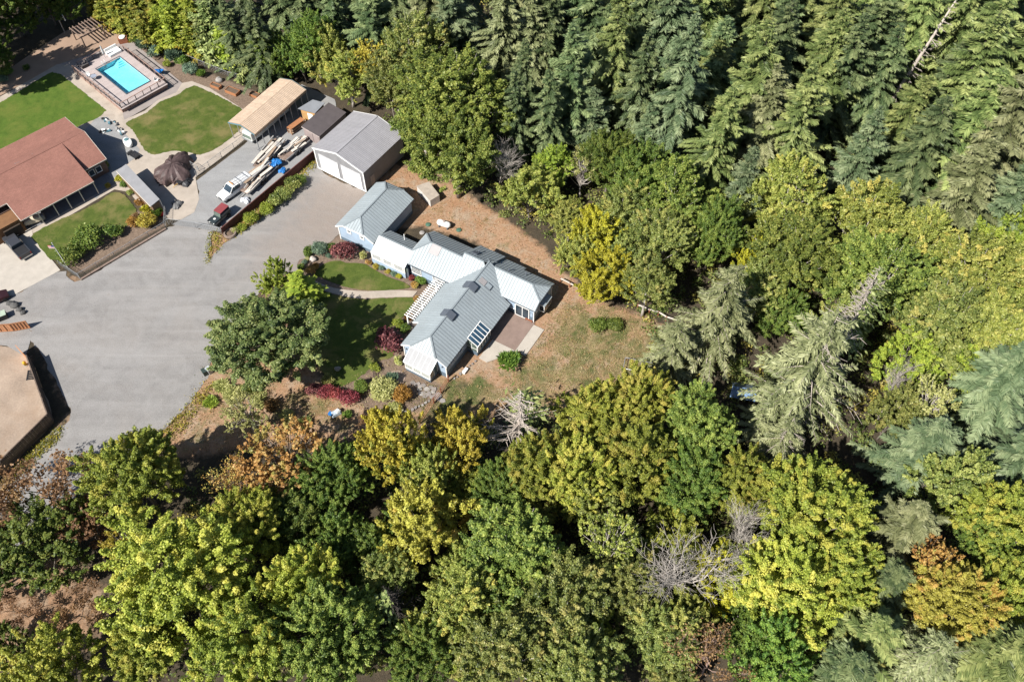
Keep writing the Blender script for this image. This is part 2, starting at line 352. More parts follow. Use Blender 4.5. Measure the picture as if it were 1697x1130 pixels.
# neighbour's concrete: paths round the lawns, tan terrace by the pool, driveway
struct(sheet('pool_terrace', smooth_poly(PX((-30,140),(10,118),(60,84),(108,52),(138,40),(176,44),(214,66),(192,80),(140,92),(128,98),(97,107),(40,138),(-30,175)), 1.2, 0, 6, False), 0.008, CON3, .1))
struct(sheet('pool_apron', smooth_poly(PX((97,107),(135,95),(215,66),(302,138),(300,152),(262,168),(206,200),(190,190)), 1.0, 0, 7, False), 0.012, mat('apron_grey', (.27, .235, .22), .9, .12, .7, fine=8), .1))
cp = smooth_poly(PX((-30,186),(-30,178),(95,107),(118,108),(200,172),(206,199),(240,184),(262,166),(292,154),(302,138),(318,135),(347,146),(404,182),(412,226),(380,252),(324,294),(330,330),(322,352),(300,364),(282,364),(262,350),(235,345),(214,318),(190,314),(120,355),(50,392),(-30,340)), 0.9, 0, 8, False)
struct(sheet('concrete_path', cp, 0.018, CON, .15))
struct(sheet('concrete_driveway', smooth_poly(PX((-60,395),(0,374),(38,364),(52,388),(100,448),(25,488),(-60,517)), 1.0, 0, 9, False), 0.022, CON2, .15))
LAWN1_P = PX((-40,195),(0,171),(79,123.5),(90,121.5),(101,124),(114,134),(171,179),(172,186),(163,195),(134,208),(122,216),(100,225),(40,250),(-40,280))
LAWN2_P = PX((210,204),(244,186.5),(265,169.5),(295,157.5),(306,149),(318,144),(326,143.5),(349,153.5),(374,166),(390,175),(401,182),(400,205),(397,216),(367,241),(345,253),(329,256.5),(313,253),(300,251.5),(285,250.5),(257,256.5),(241,250),(231,235),(221,217))
LAWN3_P = PX((54,389),(98,365),(126,354),(163,335),(183,321),(195,319.5),(208,325.5),(223,343),(227,357),(221,367),(204,377),(179,382),(151,392),(122,405),(105,425),(85,430),(63,405))
for k, (nm, P_, mt) in enumerate((('lawn', LAWN1_P, LAWN), ('lawn', LAWN2_P, LAWN2), ('lawn', LAWN3_P, LAWN2))):
    struct(sheet(nm, smooth_poly(P_, 0.3, 0.09, 20 + k), 0.05, mt, .05))
# this house: front lawns, winding path, patio
LAWN4_P = PX((522,455),(536,438),(560,432),(573,436),(589,436),(605,438),(620,447),(645,460),(667,467),(679,476),(655,480),(616,481.5),(581,477.5),(554,469),(538,462))
LAWN5_P = PX((520,476),(540,484),(566,491),(597,496),(635,494.5),(683,493.5),(684,505),(668,525),(655,538),(640,548),(652,575),(650,592),(625,600),(600,622),(560,640),(530,610),(505,560),(500,510))
struct(sheet('lawn', smooth_poly(LAWN4_P, 0.4, 0.05, 30), 0.03, LAWN2, .05))
struct(sheet('lawn', smooth_poly(LAWN5_P, 0.4, 0.10, 31), 0.03, LAWN2, .05))
PU = [(499,455),(512,461),(525,467),(539,473),(553,477.5),(576,481),(592,482.3),(609,483),(628,482.3),(648,481),(670,481.5),(692,482.6)]
PL = [(684,492),(660,492.2),(635,493.2),(616,494.4),(597,494.7),(581,493),(566,490),(553,486.5),(540,482.6),(530,477),(519,471.5),(506,466),(494,461)]
struct(sheet('garden_path', smooth_poly([G(*p) for p in PU + PL], 0.6, 0, 32, False), 0.05, CON, .1))
struct(sheet('pale_verge', smooth_poly(PX((36,366),(44,362),(53,380),(54,389),(50,391)), .5, 0, 33, False), 0.034, CON2, .05))
# ---------------------------------------------------------------- building kit
def clip_half(poly, f):
    out = []; n = len(poly)
    for i in range(n):
        p, q = poly[i], poly[(i + 1) % n]; a, b = f(p), f(q)
        if a >= 0: out.append(p)
        if (a >= 0) != (b >= 0):
            t = a / (a - b); out.append(tuple(p[k] + (q[k] - p[k]) * t for k in range(2)))
    return out
def roof_plane(parent, pts, down, m, w=0.47, thick=0.035, rib=(0.045, 0.05), name='roof_panel', ribm='auto'):
    """one roof slope laid from separate standing-seam strips; pts coplanar, down = way the water runs (plan)"""
    if ribm == 'auto': ribm = mat('seam_metal', (.245, .278, .295), .5, .05)
    P = [Vector(p) for p in pts]
    n = None
    for i in range(1, len(P) - 1):
        c = (P[i] - P[0]).cross(P[i + 1] - P[0])
        if c.length > 0.05: n = c.normalized(); break
    if n.z < 0: n = -n
    d = Vector((down[0], down[1], 0)); d = (d - n * d.dot(n)).normalized(); u = d.cross(n).normalized()
    o = P[0]; uv = [((p - o).dot(u), (p - o).dot(d)) for p in P]
    u0, u1 = min(a for a, _ in uv), max(a for a, _ in uv); k = max(1, round((u1 - u0) / w)); st = (u1 - u0) / k
    for i in range(k):
        a, b = u0 + i * st, u0 + (i + 1) * st
        q = clip_half(clip_half(uv, lambda p: p[0] - a), lambda p: b - p[0])
        if len(q) < 3: continue
        mb = MB(); mb.slab([o + u * x + d * y for x, y in q], n * thick)
        if rib:
            e = [p for p in q if abs(p[0] - a) < 1e-4]
            if len(e) >= 2 and i:
                y0, y1 = min(p[1] for p in e), max(p[1] for p in e)
                if y1 - y0 > 0.1: mb.beam(o + u * a + d * (y0 + .02) + n * (thick + rib[1] * .4), o + u * a + d * (y1 - .02) + n * (thick + rib[1] * .4), rib[0], rib[1])
        nf = len(q) + 2; o_ = mb.build(name, m, parent)
        if ribm and len(mb.f) > nf:
            o_.data.materials.append(ribm)
            for k_ in range(nf, len(mb.f)): o_.data.polygons[k_].material_index = 1
def cap_line(parent, p, q, m, w=0.22, h=0.06, name='ridge_cap'):
    return MB().beam(Vector(p) + Vector((0, 0, .06)), Vector(q) + Vector((0, 0, .06)), w, h).build(name, m, parent)
def window(parent, c, ang, w, h, nx=1, ny=1, fm=None, gm=None, name='window', fr=0.09, mun=0.04, dep=0.1):
    """framed window with separate panes; c = centre on the wall face, ang = way it faces (local)"""
    M = Matrix.Translation(c) @ Matrix.Rotation(ang, 4, 'Z')           # local x = outwards, y = along the wall
    T = lambda mb: MB().add([M @ Vector(v) for v in mb.v], mb.f)
    f = MB(); x0, x1 = -dep * .3, dep * .7
    f.box(x0, x1, -w/2 - fr, w/2 + fr, h/2, h/2 + fr).box(x0, x1 + .03, -w/2 - fr, w/2 + fr, -h/2 - fr, -h/2)
    f.box(x0, x1, -w/2 - fr, -w/2, -h/2, h/2).box(x0, x1, w/2, w/2 + fr, -h/2, h/2)
    for i in range(1, nx): y = -w/2 + w * i / nx; f.box(x0, x1 * .7, y - mun/2, y + mun/2, -h/2, h/2)
    for j in range(1, ny): z = -h/2 + h * j / ny; f.box(x0, x1 * .66, -w/2, w/2, z - mun/2, z + mun/2)
    fo = T(f).build(name, fm, parent)
    for i in range(nx):
        for j in range(ny):
            p = MB().box(.0, .012, -w/2 + w*i/nx + mun*.6, -w/2 + w*(i+1)/nx - mun*.6, -h/2 + h*j/ny + mun*.6, -h/2 + h*(j+1)/ny - mun*.6)
            T(p).build('pane', gm, fo)
    return fo
def siding(name, col, pitch=0.18, vertical=False, rough=0.6):
    if name in MATS: return MATS[name]
    m, nt, b = newmat(name)
    n1 = noise(nt, 0.8, 4); c = ramp(nt, n1.outputs[0], [(0.3, [k * .88 for k in col]), (0.7, [min(1, k * 1.08) for k in col])])
    tc = nd(nt, 'ShaderNodeTexCoord'); sp = nd(nt, 'ShaderNodeSeparateXYZ'); nt.links.new(tc.outputs['Object'], sp.inputs[0])
    s = math_(nt, 'ADD', sp.outputs[0], sp.outputs[1]) if vertical else sp.outputs[2]
    fr = math_(nt, 'FRACT', math_(nt, 'DIVIDE', s, pitch))
    c = mixc(nt, ramp(nt, fr, [(0.0, 0.45), (0.12, 0.0)]), c, [k * .45 for k in col])
    nt.links.new(c, b.inputs['Base Color']); b.inputs['Roughness'].default_value = rough; bump(nt, b, fr, .5, .02)
    MATS[name] = m; return m
ROOFM = mat('metal_roof_blue_grey', (0.302, 0.344, 0.366), 0.5, 0.08, 0.35, fine=4, stain=(.26, .29, .305), spec=0.5)
CAPM = mat('metal_roof_cap', (0.215, 0.245, 0.262), 0.4, 0.05, spec=0.5)
WHITE = mat('white_paint', (0.78, 0.78, 0.76), 0.5, 0.05, 1.0)
BLUEW = siding('siding_pale_blue', (0.34, 0.435, 0.55))
BLUED = siding('siding_slate_blue', (0.115, 0.165, 0.215))
GLASS = glass('window_glass'); GLASSB = glass('window_glass_blue', (0.035, 0.075, 0.12))
GLASSG = glass('window_glass_green', (0.10, 0.13, 0.11))
DARK = mat('dark_slate_metal', (0.10, 0.115, 0.14), 0.5, 0.1)
WOODR = mat('red_brown_wood', (0.24, 0.085, 0.045), 0.8, 0.2, 3)
TANP = mat('taupe_panel', (0.33, 0.31, 0.31), 0.6, 0.06)

# ---------------------------------------------------------------- the pale blue house
HO = G(780 + 742 / 7.0625, 440 + 690 / 7.0625); HA = R(59.47)
def P(a, b, z): return (a, -b, z)
def HL(reg, x, y, z):                    # survey point -> house frame
    d = Z(reg, x, y, z) - HO; c, s = math.cos(HA), math.sin(HA)
    return Vector((d.x * c + d.y * s, -d.x * s + d.y * c, z))
house = thing('blue_house', 'pale blue single-storey house with grey standing-seam metal roof, beside the brown patio', 'house', HO, HA)
K = 0.61
zm = lambda b: 5.25 - K * abs(b + 9.1)
zf = lambda a: 5.2 - K * (1.8 - a)
zr = lambda a: 4.72 - K * abs(a - 2.88)
zb = lambda a: 5.2 - K * (a - 1.8)
zh = lambda a: 5.54 - K * (a - 2.35)
roof = MB().beam(P(-12.05, -9.1, 5.22), P(2.95, -9.1, 5.22), .1, .1).build('roof', CAPM, house)
M_ = lambda a, b: P(a, b, zm(b))
# main wing
roof_plane(roof, [M_(-14, -12.8), M_(-14, -11.1), M_(-12.05, -9.1), M_(2.0, -9.1), M_(-1.75, -12.8), M_(-1.55, -13.9), M_(-9.7, -13.9), M_(-9.7, -12.8)], (0, 1), ROOFM)
roof_plane(roof, [M_(-14, -5.45), M_(-14, -7.1), M_(-12.05, -9.1), M_(3.0, -9.1), M_(2.9, -8.23), M_(0.05, -5.42), M_(0.0, -3.9), M_(-5.35, -3.9), M_(-5.35, -5.45)], (0, -1), ROOFM)
roof_plane(roof, [P(-14.1, -11.15, 4.0), P(-14.1, -7.05, 4.0), P(-12.0, -9.1, 5.26)], (-1, 0), ROOFM)
roof_plane(roof, [P(3.0, -9.1, 5.25), P(3.75, -9.95, 4.72), P(3.75, -8.25, 4.72)], (1, 0), ROOFM)
# left wing and the raised piece behind
F_ = lambda a, b: P(a, b, zf(a))
roof_plane(roof, [F_(-1.75, -20.3), F_(-.06, -20.3), F_(1.8, -18.25), F_(1.8, -12.85), F_(2.35, -12.85), F_(2.35, -9.6), F_(1.85, -9.1), F_(-1.75, -12.82)], (-1, 0), ROOFM)
roof_plane(roof, [P(5.5, -20.3, zb(5.5)), P(3.7, -20.3, zb(3.7)), P(1.8, -18.25, 5.2), P(1.8, -12.9, 5.2), P(5.5, -12.9, zb(5.5))], (1, 0), ROOFM)
roof_plane(roof, [P(-.1, -20.4, 4.03), P(3.74, -20.4, 4.03), P(1.8, -18.2, 5.21)], (0, 1), ROOFM)
roof_plane(roof, [P(2.35, -12.85, 5.54), P(2.35, -9.6, 5.54), P(3.2, -8.6, zh(3.2)), P(6.55, -8.6, zh(6.55)), P(6.55, -12.85, zh(6.55))], (1, 0), ROOFM)
# right wing
R_ = lambda a, b: P(a, b, zr(a))
roof_plane(roof, [R_(.05, 0), R_(1.38, 0), R_(2.88, -2), R_(2.88, -8.23), R_(.05, -5.42)], (-1, 0), ROOFM)
roof_plane(roof, [R_(5.75, 0), R_(4.38, 0), R_(2.88, -2), R_(2.88, -8.6), R_(6.6, -8.6), R_(6.6, -5.1), R_(5.75, -5.1)], (1, 0), ROOFM)
roof_plane(roof, [P(1.34, .1, 3.79), P(4.42, .1, 3.79), P(2.88, -2.02, 4.73)], (0, -1), ROOFM)
for p, q in ((M_(-12.05, -9.1), M_(3.0, -9.1)), (M_(-14.1, -11.12), M_(-12.05, -9.1)), (M_(-14.1, -7.08), M_(-12.05, -9.1)), (F_(1.8, -18.25), F_(1.8, -12.9)), (P(-.1, -20.4, 4.05), F_(1.8, -18.25)), (P(3.74, -20.4, 4.05), F_(1.8, -18.25)),
             (F_(2.35, -12.85), F_(2.35, -9.6)), (R_(2.88, -8.2), R_(2.88, -2)), (P(1.34, .1, 3.8), R_(2.88, -2)), (P(4.42, .1, 3.8), R_(2.88, -2))):
    cap_line(roof, p, q, CAPM)
MB().slab([P(1.82, -12.82, 5.2), P(2.35, -12.82, 5.52), P(6.5, -12.82, zh(6.5)), P(5.5, -12.82, zb(5.5) - .1)], (0, -.03, 0)).build('gable_infill', WHITE, roof)
MB().slab([P(2.9, -8.62, 4.74), P(3.2, -8.62, zh(3.2)), P(6.5, -8.62, zh(6.5)), P(6.5, -8.62, zr(6.5))], (0, .03, 0)).build('gable_infill', BLUED, roof)
MB().slab([P(2.95, -9.1, 5.2), P(2.95, -9.9, 4.7), P(2.95, -8.3, 4.7)], (.04, 0, 0)).build('gable_infill', BLUED, roof)
# trim boards along rakes and eaves
def trim(p, q, parent=roof, m=WHITE, w=.05, h=.2):
    MB().beam(Vector(p) - Vector((0, 0, .1)), Vector(q) - Vector((0, 0, .1)), w, h).build('trim_board', m, parent)
for p, q in ((M_(-14.03, -12.8), M_(-14.03, -11.1)), (P(-14.13, -11.1, 4.02), P(-14.13, -7.1, 4.02)), (M_(-14.03, -7.1), M_(-14.03, -5.45)), (M_(-9.72, -13.9), M_(-9.72, -12.8)),
             (F_(-1.75, -20.33), F_(-.06, -20.33)), (P(-.06, -20.43, 4.05), P(3.7, -20.43, 4.05)), (P(3.7, -20.33, zb(3.7)), P(5.5, -20.33, zb(5.5)))): trim(p, q)
for p, q in ((R_(.05, .03), R_(1.38, .03)), (P(1.34, .13, 3.8), P(4.42, .13, 3.8)), (R_(4.38, .03), R_(5.75, .03)), (M_(-14, -5.43), M_(-5.4, -5.43)), (M_(-5.35, -3.88), M_(0, -3.88)), (R_(.03, 0), R_(.03, -5.4)), (F_(-1.77, -20.3), F_(-1.77, -13.0)), (P(5.52, -20.3, zb(5.5)), P(5.52, -12.9, zb(5.5))), (P(6.57, -12.8, zh(6.55)), P(6.57, -8.6, zh(6.55))), (R_(6.62, -8.6), R_(6.62, -5.1))):
    trim(p, q, m=DARK, w=.07, h=.09)
# walls
def wallbox(a0, a1, b0, b1, h, gab=None, low=True):
    w = MB().box(a0, a1, -b1, -b0, 0, h).build('wall', BLUEW, house)
    if low: MB().box(a0 - .03, a1 + .03, -b1 - .03, -b0 + .03, 0, .95).build('wainscot', BLUED, house)
wallbox(-13.75, 3.2, -12.5, -5.75, 2.98)
wallbox(.35, 5.4, -6, -.3, 2.85)
wallbox(-1.4, 5.15, -19.98, -12.6, 2.8)
wallbox(3.3, 6.0, -12.5, -5.4, 2.4)
MB().slab([P(-13.75, -12.5, 2.98), P(-13.75, -11.1, 3.85), P(-13.75, -7.1, 3.85), P(-13.75, -5.75, 2.98)], (.12, 0, 0)).build('gable_wall', BLUEW, house)
MB().slab([P(.35, -.3, 2.85), P(1.38, -.3, 3.6), P(4.38, -.3, 3.6), P(5.4, -.3, 2.85)], (0, .12, 0)).build('gable_wall', BLUEW, house)
MB().slab([P(-1.4, -19.98, 2.8), P(-.06, -19.98, 3.85), P(3.7, -19.98, 3.85), P(5.15, -19.98, 2.8)], (0, -.12, 0)).build('gable_wall', BLUEW, house)
for a, b in ((-13.78, -5.72), (-13.78, -12.53), (.32, -.27), (5.43, -.27)):
    MB().box(a - .07, a + .07, -b - .07, -b + .07, 0, 2.97).build('corner_board', WHITE, house)
# sliding door to the patio, beside it the arched trellis and the low bench
sd = MB().box(.2, .34, 3.15, 3.27, 0, 2.35).box(.2, .34, .95, 1.07, 0, 2.35).box(.2, .34, .95, 3.27, 2.35, 2.6).box(.2, .36, .95, 3.27, 0, .1).box(.24, .33, 2.05, 2.15, .1, 2.35).box(.24, .33, 3.27, 4.3, 1.0, 1.06).build('sliding_door', WHITE, house)
for y0, y1 in ((1.12, 2.03), (2.17, 3.12)): MB().box(.26, .28, y0, y1, .12, 2.33).build('pane', GLASS, sd)
MB().tube([(.3, -.35 + .8, .9), (.3, .45, 1.7), (.3, .55, 1.95), (.3, .7, 2.0), (.3, .82, 1.95), (.3, .9, 1.7), (.3, .9, .9)], .02, 5).build('arch_trellis', BLUED, house)
# box window on the end wall
bw = MB().box(1.9, 3.9, -.55, .3, .95, 2.3).build('box_window', WHITE, house)
MB().slab([(1.8, -.62, 2.32), (4.0, -.62, 2.32), (4.0, .3, 2.75), (1.8, .3, 2.75)], (0, 0, .06)).build('box_window_roof', ROOFM, bw)
for i in range(3): MB().box(2.0 + .62 * i, 2.5 + .62 * i, -.575, -.55, 1.15, 2.15).build('pane', GLASS, bw)
MB().box(1.875, 1.9, -.45, .2, 1.15, 2.15).build('pane', GLASS, bw)
MB().cbox(P(.9, -.2, 1.9), (.16, .2, .3)).build('wall_lamp', WHITE, house)
# glasshouse bay between eaves
bay = MB().box(-8.65, -5.3, 4.05, 5.8, 0, .9).build('glass_bay', BLUED, house)
for i in range(6):
    a = -8.62 + 3.29 * i / 5
    MB().beam(P(a, -5.55, zm(-5.55) + .05), P(a, -3.95, 2.22), .09, .1).build('rafter', WHITE, bay)
    MB().box(a - .05, a + .05, 3.98, 4.1, .9, 2.2).build('mullion', WHITE, bay)
    if i < 5:
        a1 = a + 3.29 / 5
        MB().slab([P(a + .04, -5.5, zm(-5.5) + .04), P(a1 - .04, -5.5, zm(-5.5) + .04), P(a1 - .04, -4.0, 2.2), P(a + .04, -4.0, 2.2)], (0, 0, .02)).build('pane', GLASSB, bay)
        MB().box(a + .05, a1 - .05, 4.03, 4.05, .95, 2.15).build('pane', GLASSG, bay)
MB().beam(P(-8.7, -3.93, 2.2), P(-5.25, -3.93, 2.2), .1, .14).build('gutter', WHITE, bay)
MB().beam(P(-8.7, -5.55, zm(-5.55) + .08), P(-5.25, -5.55, zm(-5.55) + .08), .1, .1).build('head_flashing', WHITE, bay)
for s in (-8.66, -5.29):
    MB().slab([P(s, -5.7, .9), P(s, -4.05, .9), P(s, -4.05, 2.15), P(s, -5.7, 3.0)], (.012, 0, 0)).build('pane', GLASSG, bay)
    MB().beam(P(s, -4.9, .9), P(s, -4.9, 2.55), .06, .06).build('mullion', WHITE, bay); MB().beam(P(s, -5.7, 1.5), P(s, -4.0, 1.5), .06, .06).build('mullion', WHITE, bay)
# glazed porch at the front gable
sol = MB().box(-15.55, -13.78, 7.2, 11.25, 0, .75).build('glazed_porch', BLUED, house)
TRANS = mat('polycarbonate', (0.25, 0.257, 0.272), 0.35, 0.08, 1.2, spec=.5)
for i in range(6):
    b0 = -11.35 + 4.2 * i / 6; b1 = b0 + 4.2 / 6
    MB().slab([P(-13.7, b0 + .03, 3.12), P(-13.7, b1 - .03, 3.12), P(-15.62, b1 - .03, 2.08), P(-15.62, b0 + .03, 2.08)], (0, 0, .03)).build('roof_panel', TRANS, sol)
    MB().beam(P(-13.7, b0, 3.15), P(-15.62, b0, 2.11), .04, .06).build('rafter', WHITE, sol)
for b in (-11.38, -7.12): MB().beam(P(-13.7, b, 3.14), P(-15.65, b, 2.1), .09, .14).build('rafter', WHITE, sol)
MB().beam(P(-15.66, -11.4, 2.05), P(-15.66, -7.1, 2.05), .1, .16).build('gutter', WHITE, sol)
for i in range(3): window(sol, P(-15.56, -10.58 + 1.36 * i, 1.38), math.pi, 1.08, 1.15, 3, 4, WHITE, GLASSG, fr=.11, mun=.03)
for s, sg in ((-7.2, 1), (-11.25, -1)):
    MB().slab([P(-15.5, s, .75), P(-13.8, s, .75), P(-13.8, s, 2.95), P(-15.5, s, 2.0)], (0, .015 * sg, 0)).build('pane', GLASSG, sol)
    for a in (-15.5, -14.65, -13.85): MB().beam(P(a, s + .02 * sg, .7), P(a, s + .02 * sg, 2.0 + (a + 15.5) * .56), .07, .09).build('mullion', WHITE, sol)
for b in (-6.3, -12.1): MB().cbox(P(-13.85, b, 2.3), (.14, .16, .24)).build('wall_lamp', DARK, house)
# small windows in the shaded right wall of the main wing, downpipes
for a in (-12.3, -10.2): window(house, P(a, -5.72, 2.3), -math.pi / 2, .75, .6, 1, 1, WHITE, GLASS)
# roof furniture
for a in (-2.1, -7.75):
    v = MB(); 
    for s in (-1, 1): v.slab([P(a - .55, -9.1, 5.62), P(a + .55, -9.1, 5.62), P(a + .55, -9.1 + s * 1.0, 5.62 - K * .95), P(a - .55, -9.1 + s * 1.0, 5.62 - K * .95)], (0, 0, .07))
    vt = v.build('ridge_skylight', DARK, house)
    MB().slab([P(a - .5, -8.1, 4.7), P(a + .5, -8.1, 4.7), P(a + .5, -9.05, 5.28), P(a - .5, -9.05, 5.28), ], (0, 0, .3)).build('curb', DARK, vt)
    MB().slab([P(a - .5, -10.1, 4.7), P(a + .5, -10.1, 4.7), P(a + .5, -9.15, 5.28), P(a - .5, -9.15, 5.28), ], (0, 0, .3)).build('curb', DARK, vt)
q = HL((660, 370, 7.0625), 1060, 722, 4.6); bq = -q.y; z0 = zm(bq)
sk = MB().slab([P(q.x - .4, bq - .4, zm(bq - .4)), P(q.x + .4, bq - .4, zm(bq - .4)), P(q.x + .4, bq + .4, zm(bq + .4)), P(q.x - .4, bq + .4, zm(bq + .4))], (0, 0, .22)).build('roof_skylight', DARK, house)
MB().slab([P(q.x - .36, bq - .36, zm(bq - .36) + .23), P(q.x + .36, bq - .36, zm(bq - .36) + .23), P(q.x + .36, bq + .36, zm(bq + .36) + .23), P(q.x - .36, bq + .36, zm(bq + .36) + .23)], (0, 0, .03)).build('pane', ROOFM, sk)
MB().slab([P(.5, -17.9, zf(.5) + .09), P(.5, -16.3, zf(.5) + .09), P(1.75, -16.3, zf(1.75) + .09), P(1.75, -17.9, zf(1.75) + .09)], (0, 0, .05)).build('roof_patch', TANP, house)
MB().slab([P(q.x - .45, bq - 1.4, zm(bq - 1.4) + .085), P(q.x + .45, bq - 1.4, zm(bq - 1.4) + .085), P(q.x + .45, bq - .5, zm(bq - .5) + .085), P(q.x - .45, bq - .5, zm(bq - .5) + .085)], (0, 0, .03)).build('roof_patch', TANP, house)
for a, b in ((4.2, -11.6), (3.6, -6.2), (4.6, -4.0)):
    zz = (zh if b < -8.6 else zr)(a)
    MB().lathe([(.09, 0), (.09, .38), (.13, .4), (.13, .46), (.02, .5)], 8, P(a, b, zz)).build('vent_pipe', DARK, house)
MB().slab([P(3.2, -12.2, zh(3.2) + .05), P(4.0, -12.2, zh(4.0) + .05), P(4.0, -11.3, zh(4.0) + .05), P(3.2, -11.3, zh(3.2) + .05)], (0, 0, .25)).build('roof_skylight', DARK, house)
# front wall windows and door under the pergola
window(house, P(-1.42, -18.9, 1.75), math.pi, 1.5, 1.3, 6, 4, WHITE, GLASS, mun=.03)
window(house, P(-1.42, -15.2, 1.75), math.pi, 1.5, 1.3, 6, 4, WHITE, GLASS, mun=.03)
dr = MB().box(-2.0, -1.9, 20.0, 20.9, .05, 2.15).build('door', DARK, house)
MB().box(-2.02, -2.0, 20.15, 20.75, 1.2, 2.0).build('pane', GLASSG, dr)

# ---------------------------------------------------------------- pergola over the front path
pg = thing('pergola', 'white slatted pergola along the front of the pale blue house over the path', 'pergola', HO, HA)
sl = None
for i in range(20):
    a = -9.35 + 7.6 * i / 19
    if sl is None: sl = MB().beam(P(0, -15.5, 2.62), P(0, -13.75, 2.62), .1, .12).build('slat', WHITE, pg); sl.location.x = a
    else: inst(sl, pg, Matrix.Translation((a, 0, 0)))
for b in (-15.15, -14.2): MB().beam(P(-9.3, b, 2.47), P(-1.8, b, 2.47), .1, .1).build('rail', WHITE, pg)
for a in (-9.2, -5.6, -2.0): MB().box(a - .08, a + .08, 15.05, 15.25, 0, 2.42).build('post', WHITE, pg)

# ---------------------------------------------------------------- link room between house and garage
sr = thing('sunroom', 'low sunroom with white panel roof and lattice windows linking house and blue garage', 'sunroom', HO, HA)
WPAN = mat('white_roof_panel', (0.80, 0.80, 0.79), 0.45, 0.03)
SK = (4.0 - 2.62) / 2.45
roof_plane(sr, [P(-2.5, -26.2, 4.0 - SK * 2.5), P(0, -26.2, 4.0), P(0, -20.2, 4.0), P(-2.5, -20.2, 4.0 - SK * 2.5)], (-1, 0), WPAN, w=.6, rib=(.04, .02), name='white_roof_panel', ribm=None)
roof_plane(sr, [P(2.5, -26.2, 4.0 - SK * 2.5), P(0, -26.2, 4.0), P(0, -20.0, 4.0), P(2.5, -20.0, 4.0 - SK * 2.5)], (1, 0), ROOFM)
cap_line(sr, P(0, -26.2, 4.0), P(0, -20.4, 4.0), CAPM, .3)
MB().box(-2.3, 2.2, 20.4, 26.4, 0, 1.05).build('wall', BLUEW, sr)
MB().box(-2.28, -2.18, 20.4, 26.4, 1.05, 2.6).build('front_frame', WHITE, sr)
MB().box(-2.2, 2.18, 20.42, 26.4, 1.05, 2.55).build('back_wall', BLUED, sr)
for i in range(3): window(sr, P(-2.3, -25.35 + 1.95 * i, 1.85), math.pi, 1.45, 1.0, 7, 4, WHITE, GLASS, mun=.035, fr=.14)
pv = HL((540, 290, 7.0625), 920, 740, 3.4)
MB().tube([(pv.x, pv.y, 2.9), (pv.x, pv.y, 4.2)], .07, 7).build('vent_pipe', WHITE, sr)

# ---------------------------------------------------------------- detached blue garage
bg = thing('blue_garage', 'pale blue garage with clipped-gable grey metal roof behind the dark red maple', 'garage', HO, HA)
gk = (5.0 - 3.0) / 3.5; gz = lambda b: 5.0 - gk * abs(b + 30.1)
g_ = lambda a, b: P(a, b, gz(b))
roof_plane(bg, [g_(-1.15, -33.6), g_(-1.15, -31.85), g_(.85, -30.1), g_(7.4, -30.1), g_(9.35, -31.85), g_(9.35, -33.6)], (0, 1), ROOFM)
roof_plane(bg, [g_(-1.15, -26.6), g_(-1.15, -28.35), g_(.85, -30.1), g_(7.4, -30.1), g_(9.35, -28.35), g_(9.35, -26.6)], (0, -1), ROOFM)
roof_plane(bg, [P(-1.25, -31.9, 3.97), P(-1.25, -28.3, 3.97), P(.9, -30.1, 5.01)], (-1, 0), ROOFM)
roof_plane(bg, [P(9.45, -31.9, 3.97), P(9.45, -28.3, 3.97), P(7.35, -30.1, 5.01)], (1, 0), ROOFM)
for p, q in ((g_(.85, -30.1), g_(7.4, -30.1)), (P(-1.25, -31.88, 3.98), g_(.85, -30.1)), (P(-1.25, -28.32, 3.98), g_(.85, -30.1)), (P(9.45, -31.88, 3.98), g_(7.4, -30.1)), (P(9.45, -28.32, 3.98), g_(7.4, -30.1))): cap_line(bg, p, q, CAPM)
MB().box(-.85, 9.05, 26.95, 33.3, 0, 2.9).build('wall', BLUEW, bg)
MB().slab([P(-.85, -33.3, 2.9), P(-.85, -31.9, 3.75), P(-.85, -28.3, 3.75), P(-.85, -26.95, 2.9)], (.12, 0, 0)).build('gable_wall', BLUEW, bg)
MB().box(-.88, 9.08, 26.92, 33.33, 0, .6).build('wainscot', BLUED, bg)
for p, q in ((g_(-1.18, -33.6), g_(-1.18, -31.85)), (P(-1.28, -31.9, 3.99), P(-1.28, -28.3, 3.99)), (g_(-1.18, -28.35), g_(-1.18, -26.6))): trim(p, q, bg)
trim(g_(-1.15, -26.57), g_(9.35, -26.57), bg, DARK, .07, .09)
MB().box(-.93, -.83, 33.22, 33.38, 0, 2.9).build('corner_board', WHITE, bg)
for b in (-31.3, -28.9): window(bg, P(-.87, b, 2.75), math.pi, .5, .5, 2, 1, WHITE, GLASS, fr=.14)

# ---------------------------------------------------------------- patio slabs
def hslab(name, pts, z, m): return struct(sheet(name, [tuple((Matrix.Translation(HO) @ Matrix.Rotation(HA, 4, 'Z')) @ Vector(P(a, b, 0)))[:2] for a, b in pts], z, m, .12))
hslab('patio', [(-5.25, -5.7), (.3, -5.7), (.3, -.02), (-5.25, -.02)], .07, PAVR)
hslab('patio_walk', [(-5.3, .0), (-.1, .0), (-.1, 1.7), (-5.3, 1.66)], .075, CON2)
hslab('patio_apron', [(-8.85, -3.7), (-5.27, -3.7), (-5.27, -.02), (-7.6, -1.4), (-8.9, -2.4)], .066, CON2)
be = thing('bench', 'low red-brown wooden bench against the blue wall on the patio', 'bench', HO, HA)
MB().box(-.02, .22, .35, 1.5, .32, .38).build('seat', WOODR, be)
for y in (.45, 1.4): MB().box(.0, .2, y - .04, y + .04, .07, .32).build('leg', WOODR, be)

hslab('pergola_shade', [(-9.6, -15.6), (-1.6, -15.6), (-1.6, -12.6), (-9.6, -12.6)], .06, mat('pergola_shade_brown', (.13, .11, .10), .9, .15))  # dark sheet that paints the shade seen between and below the pergola slats
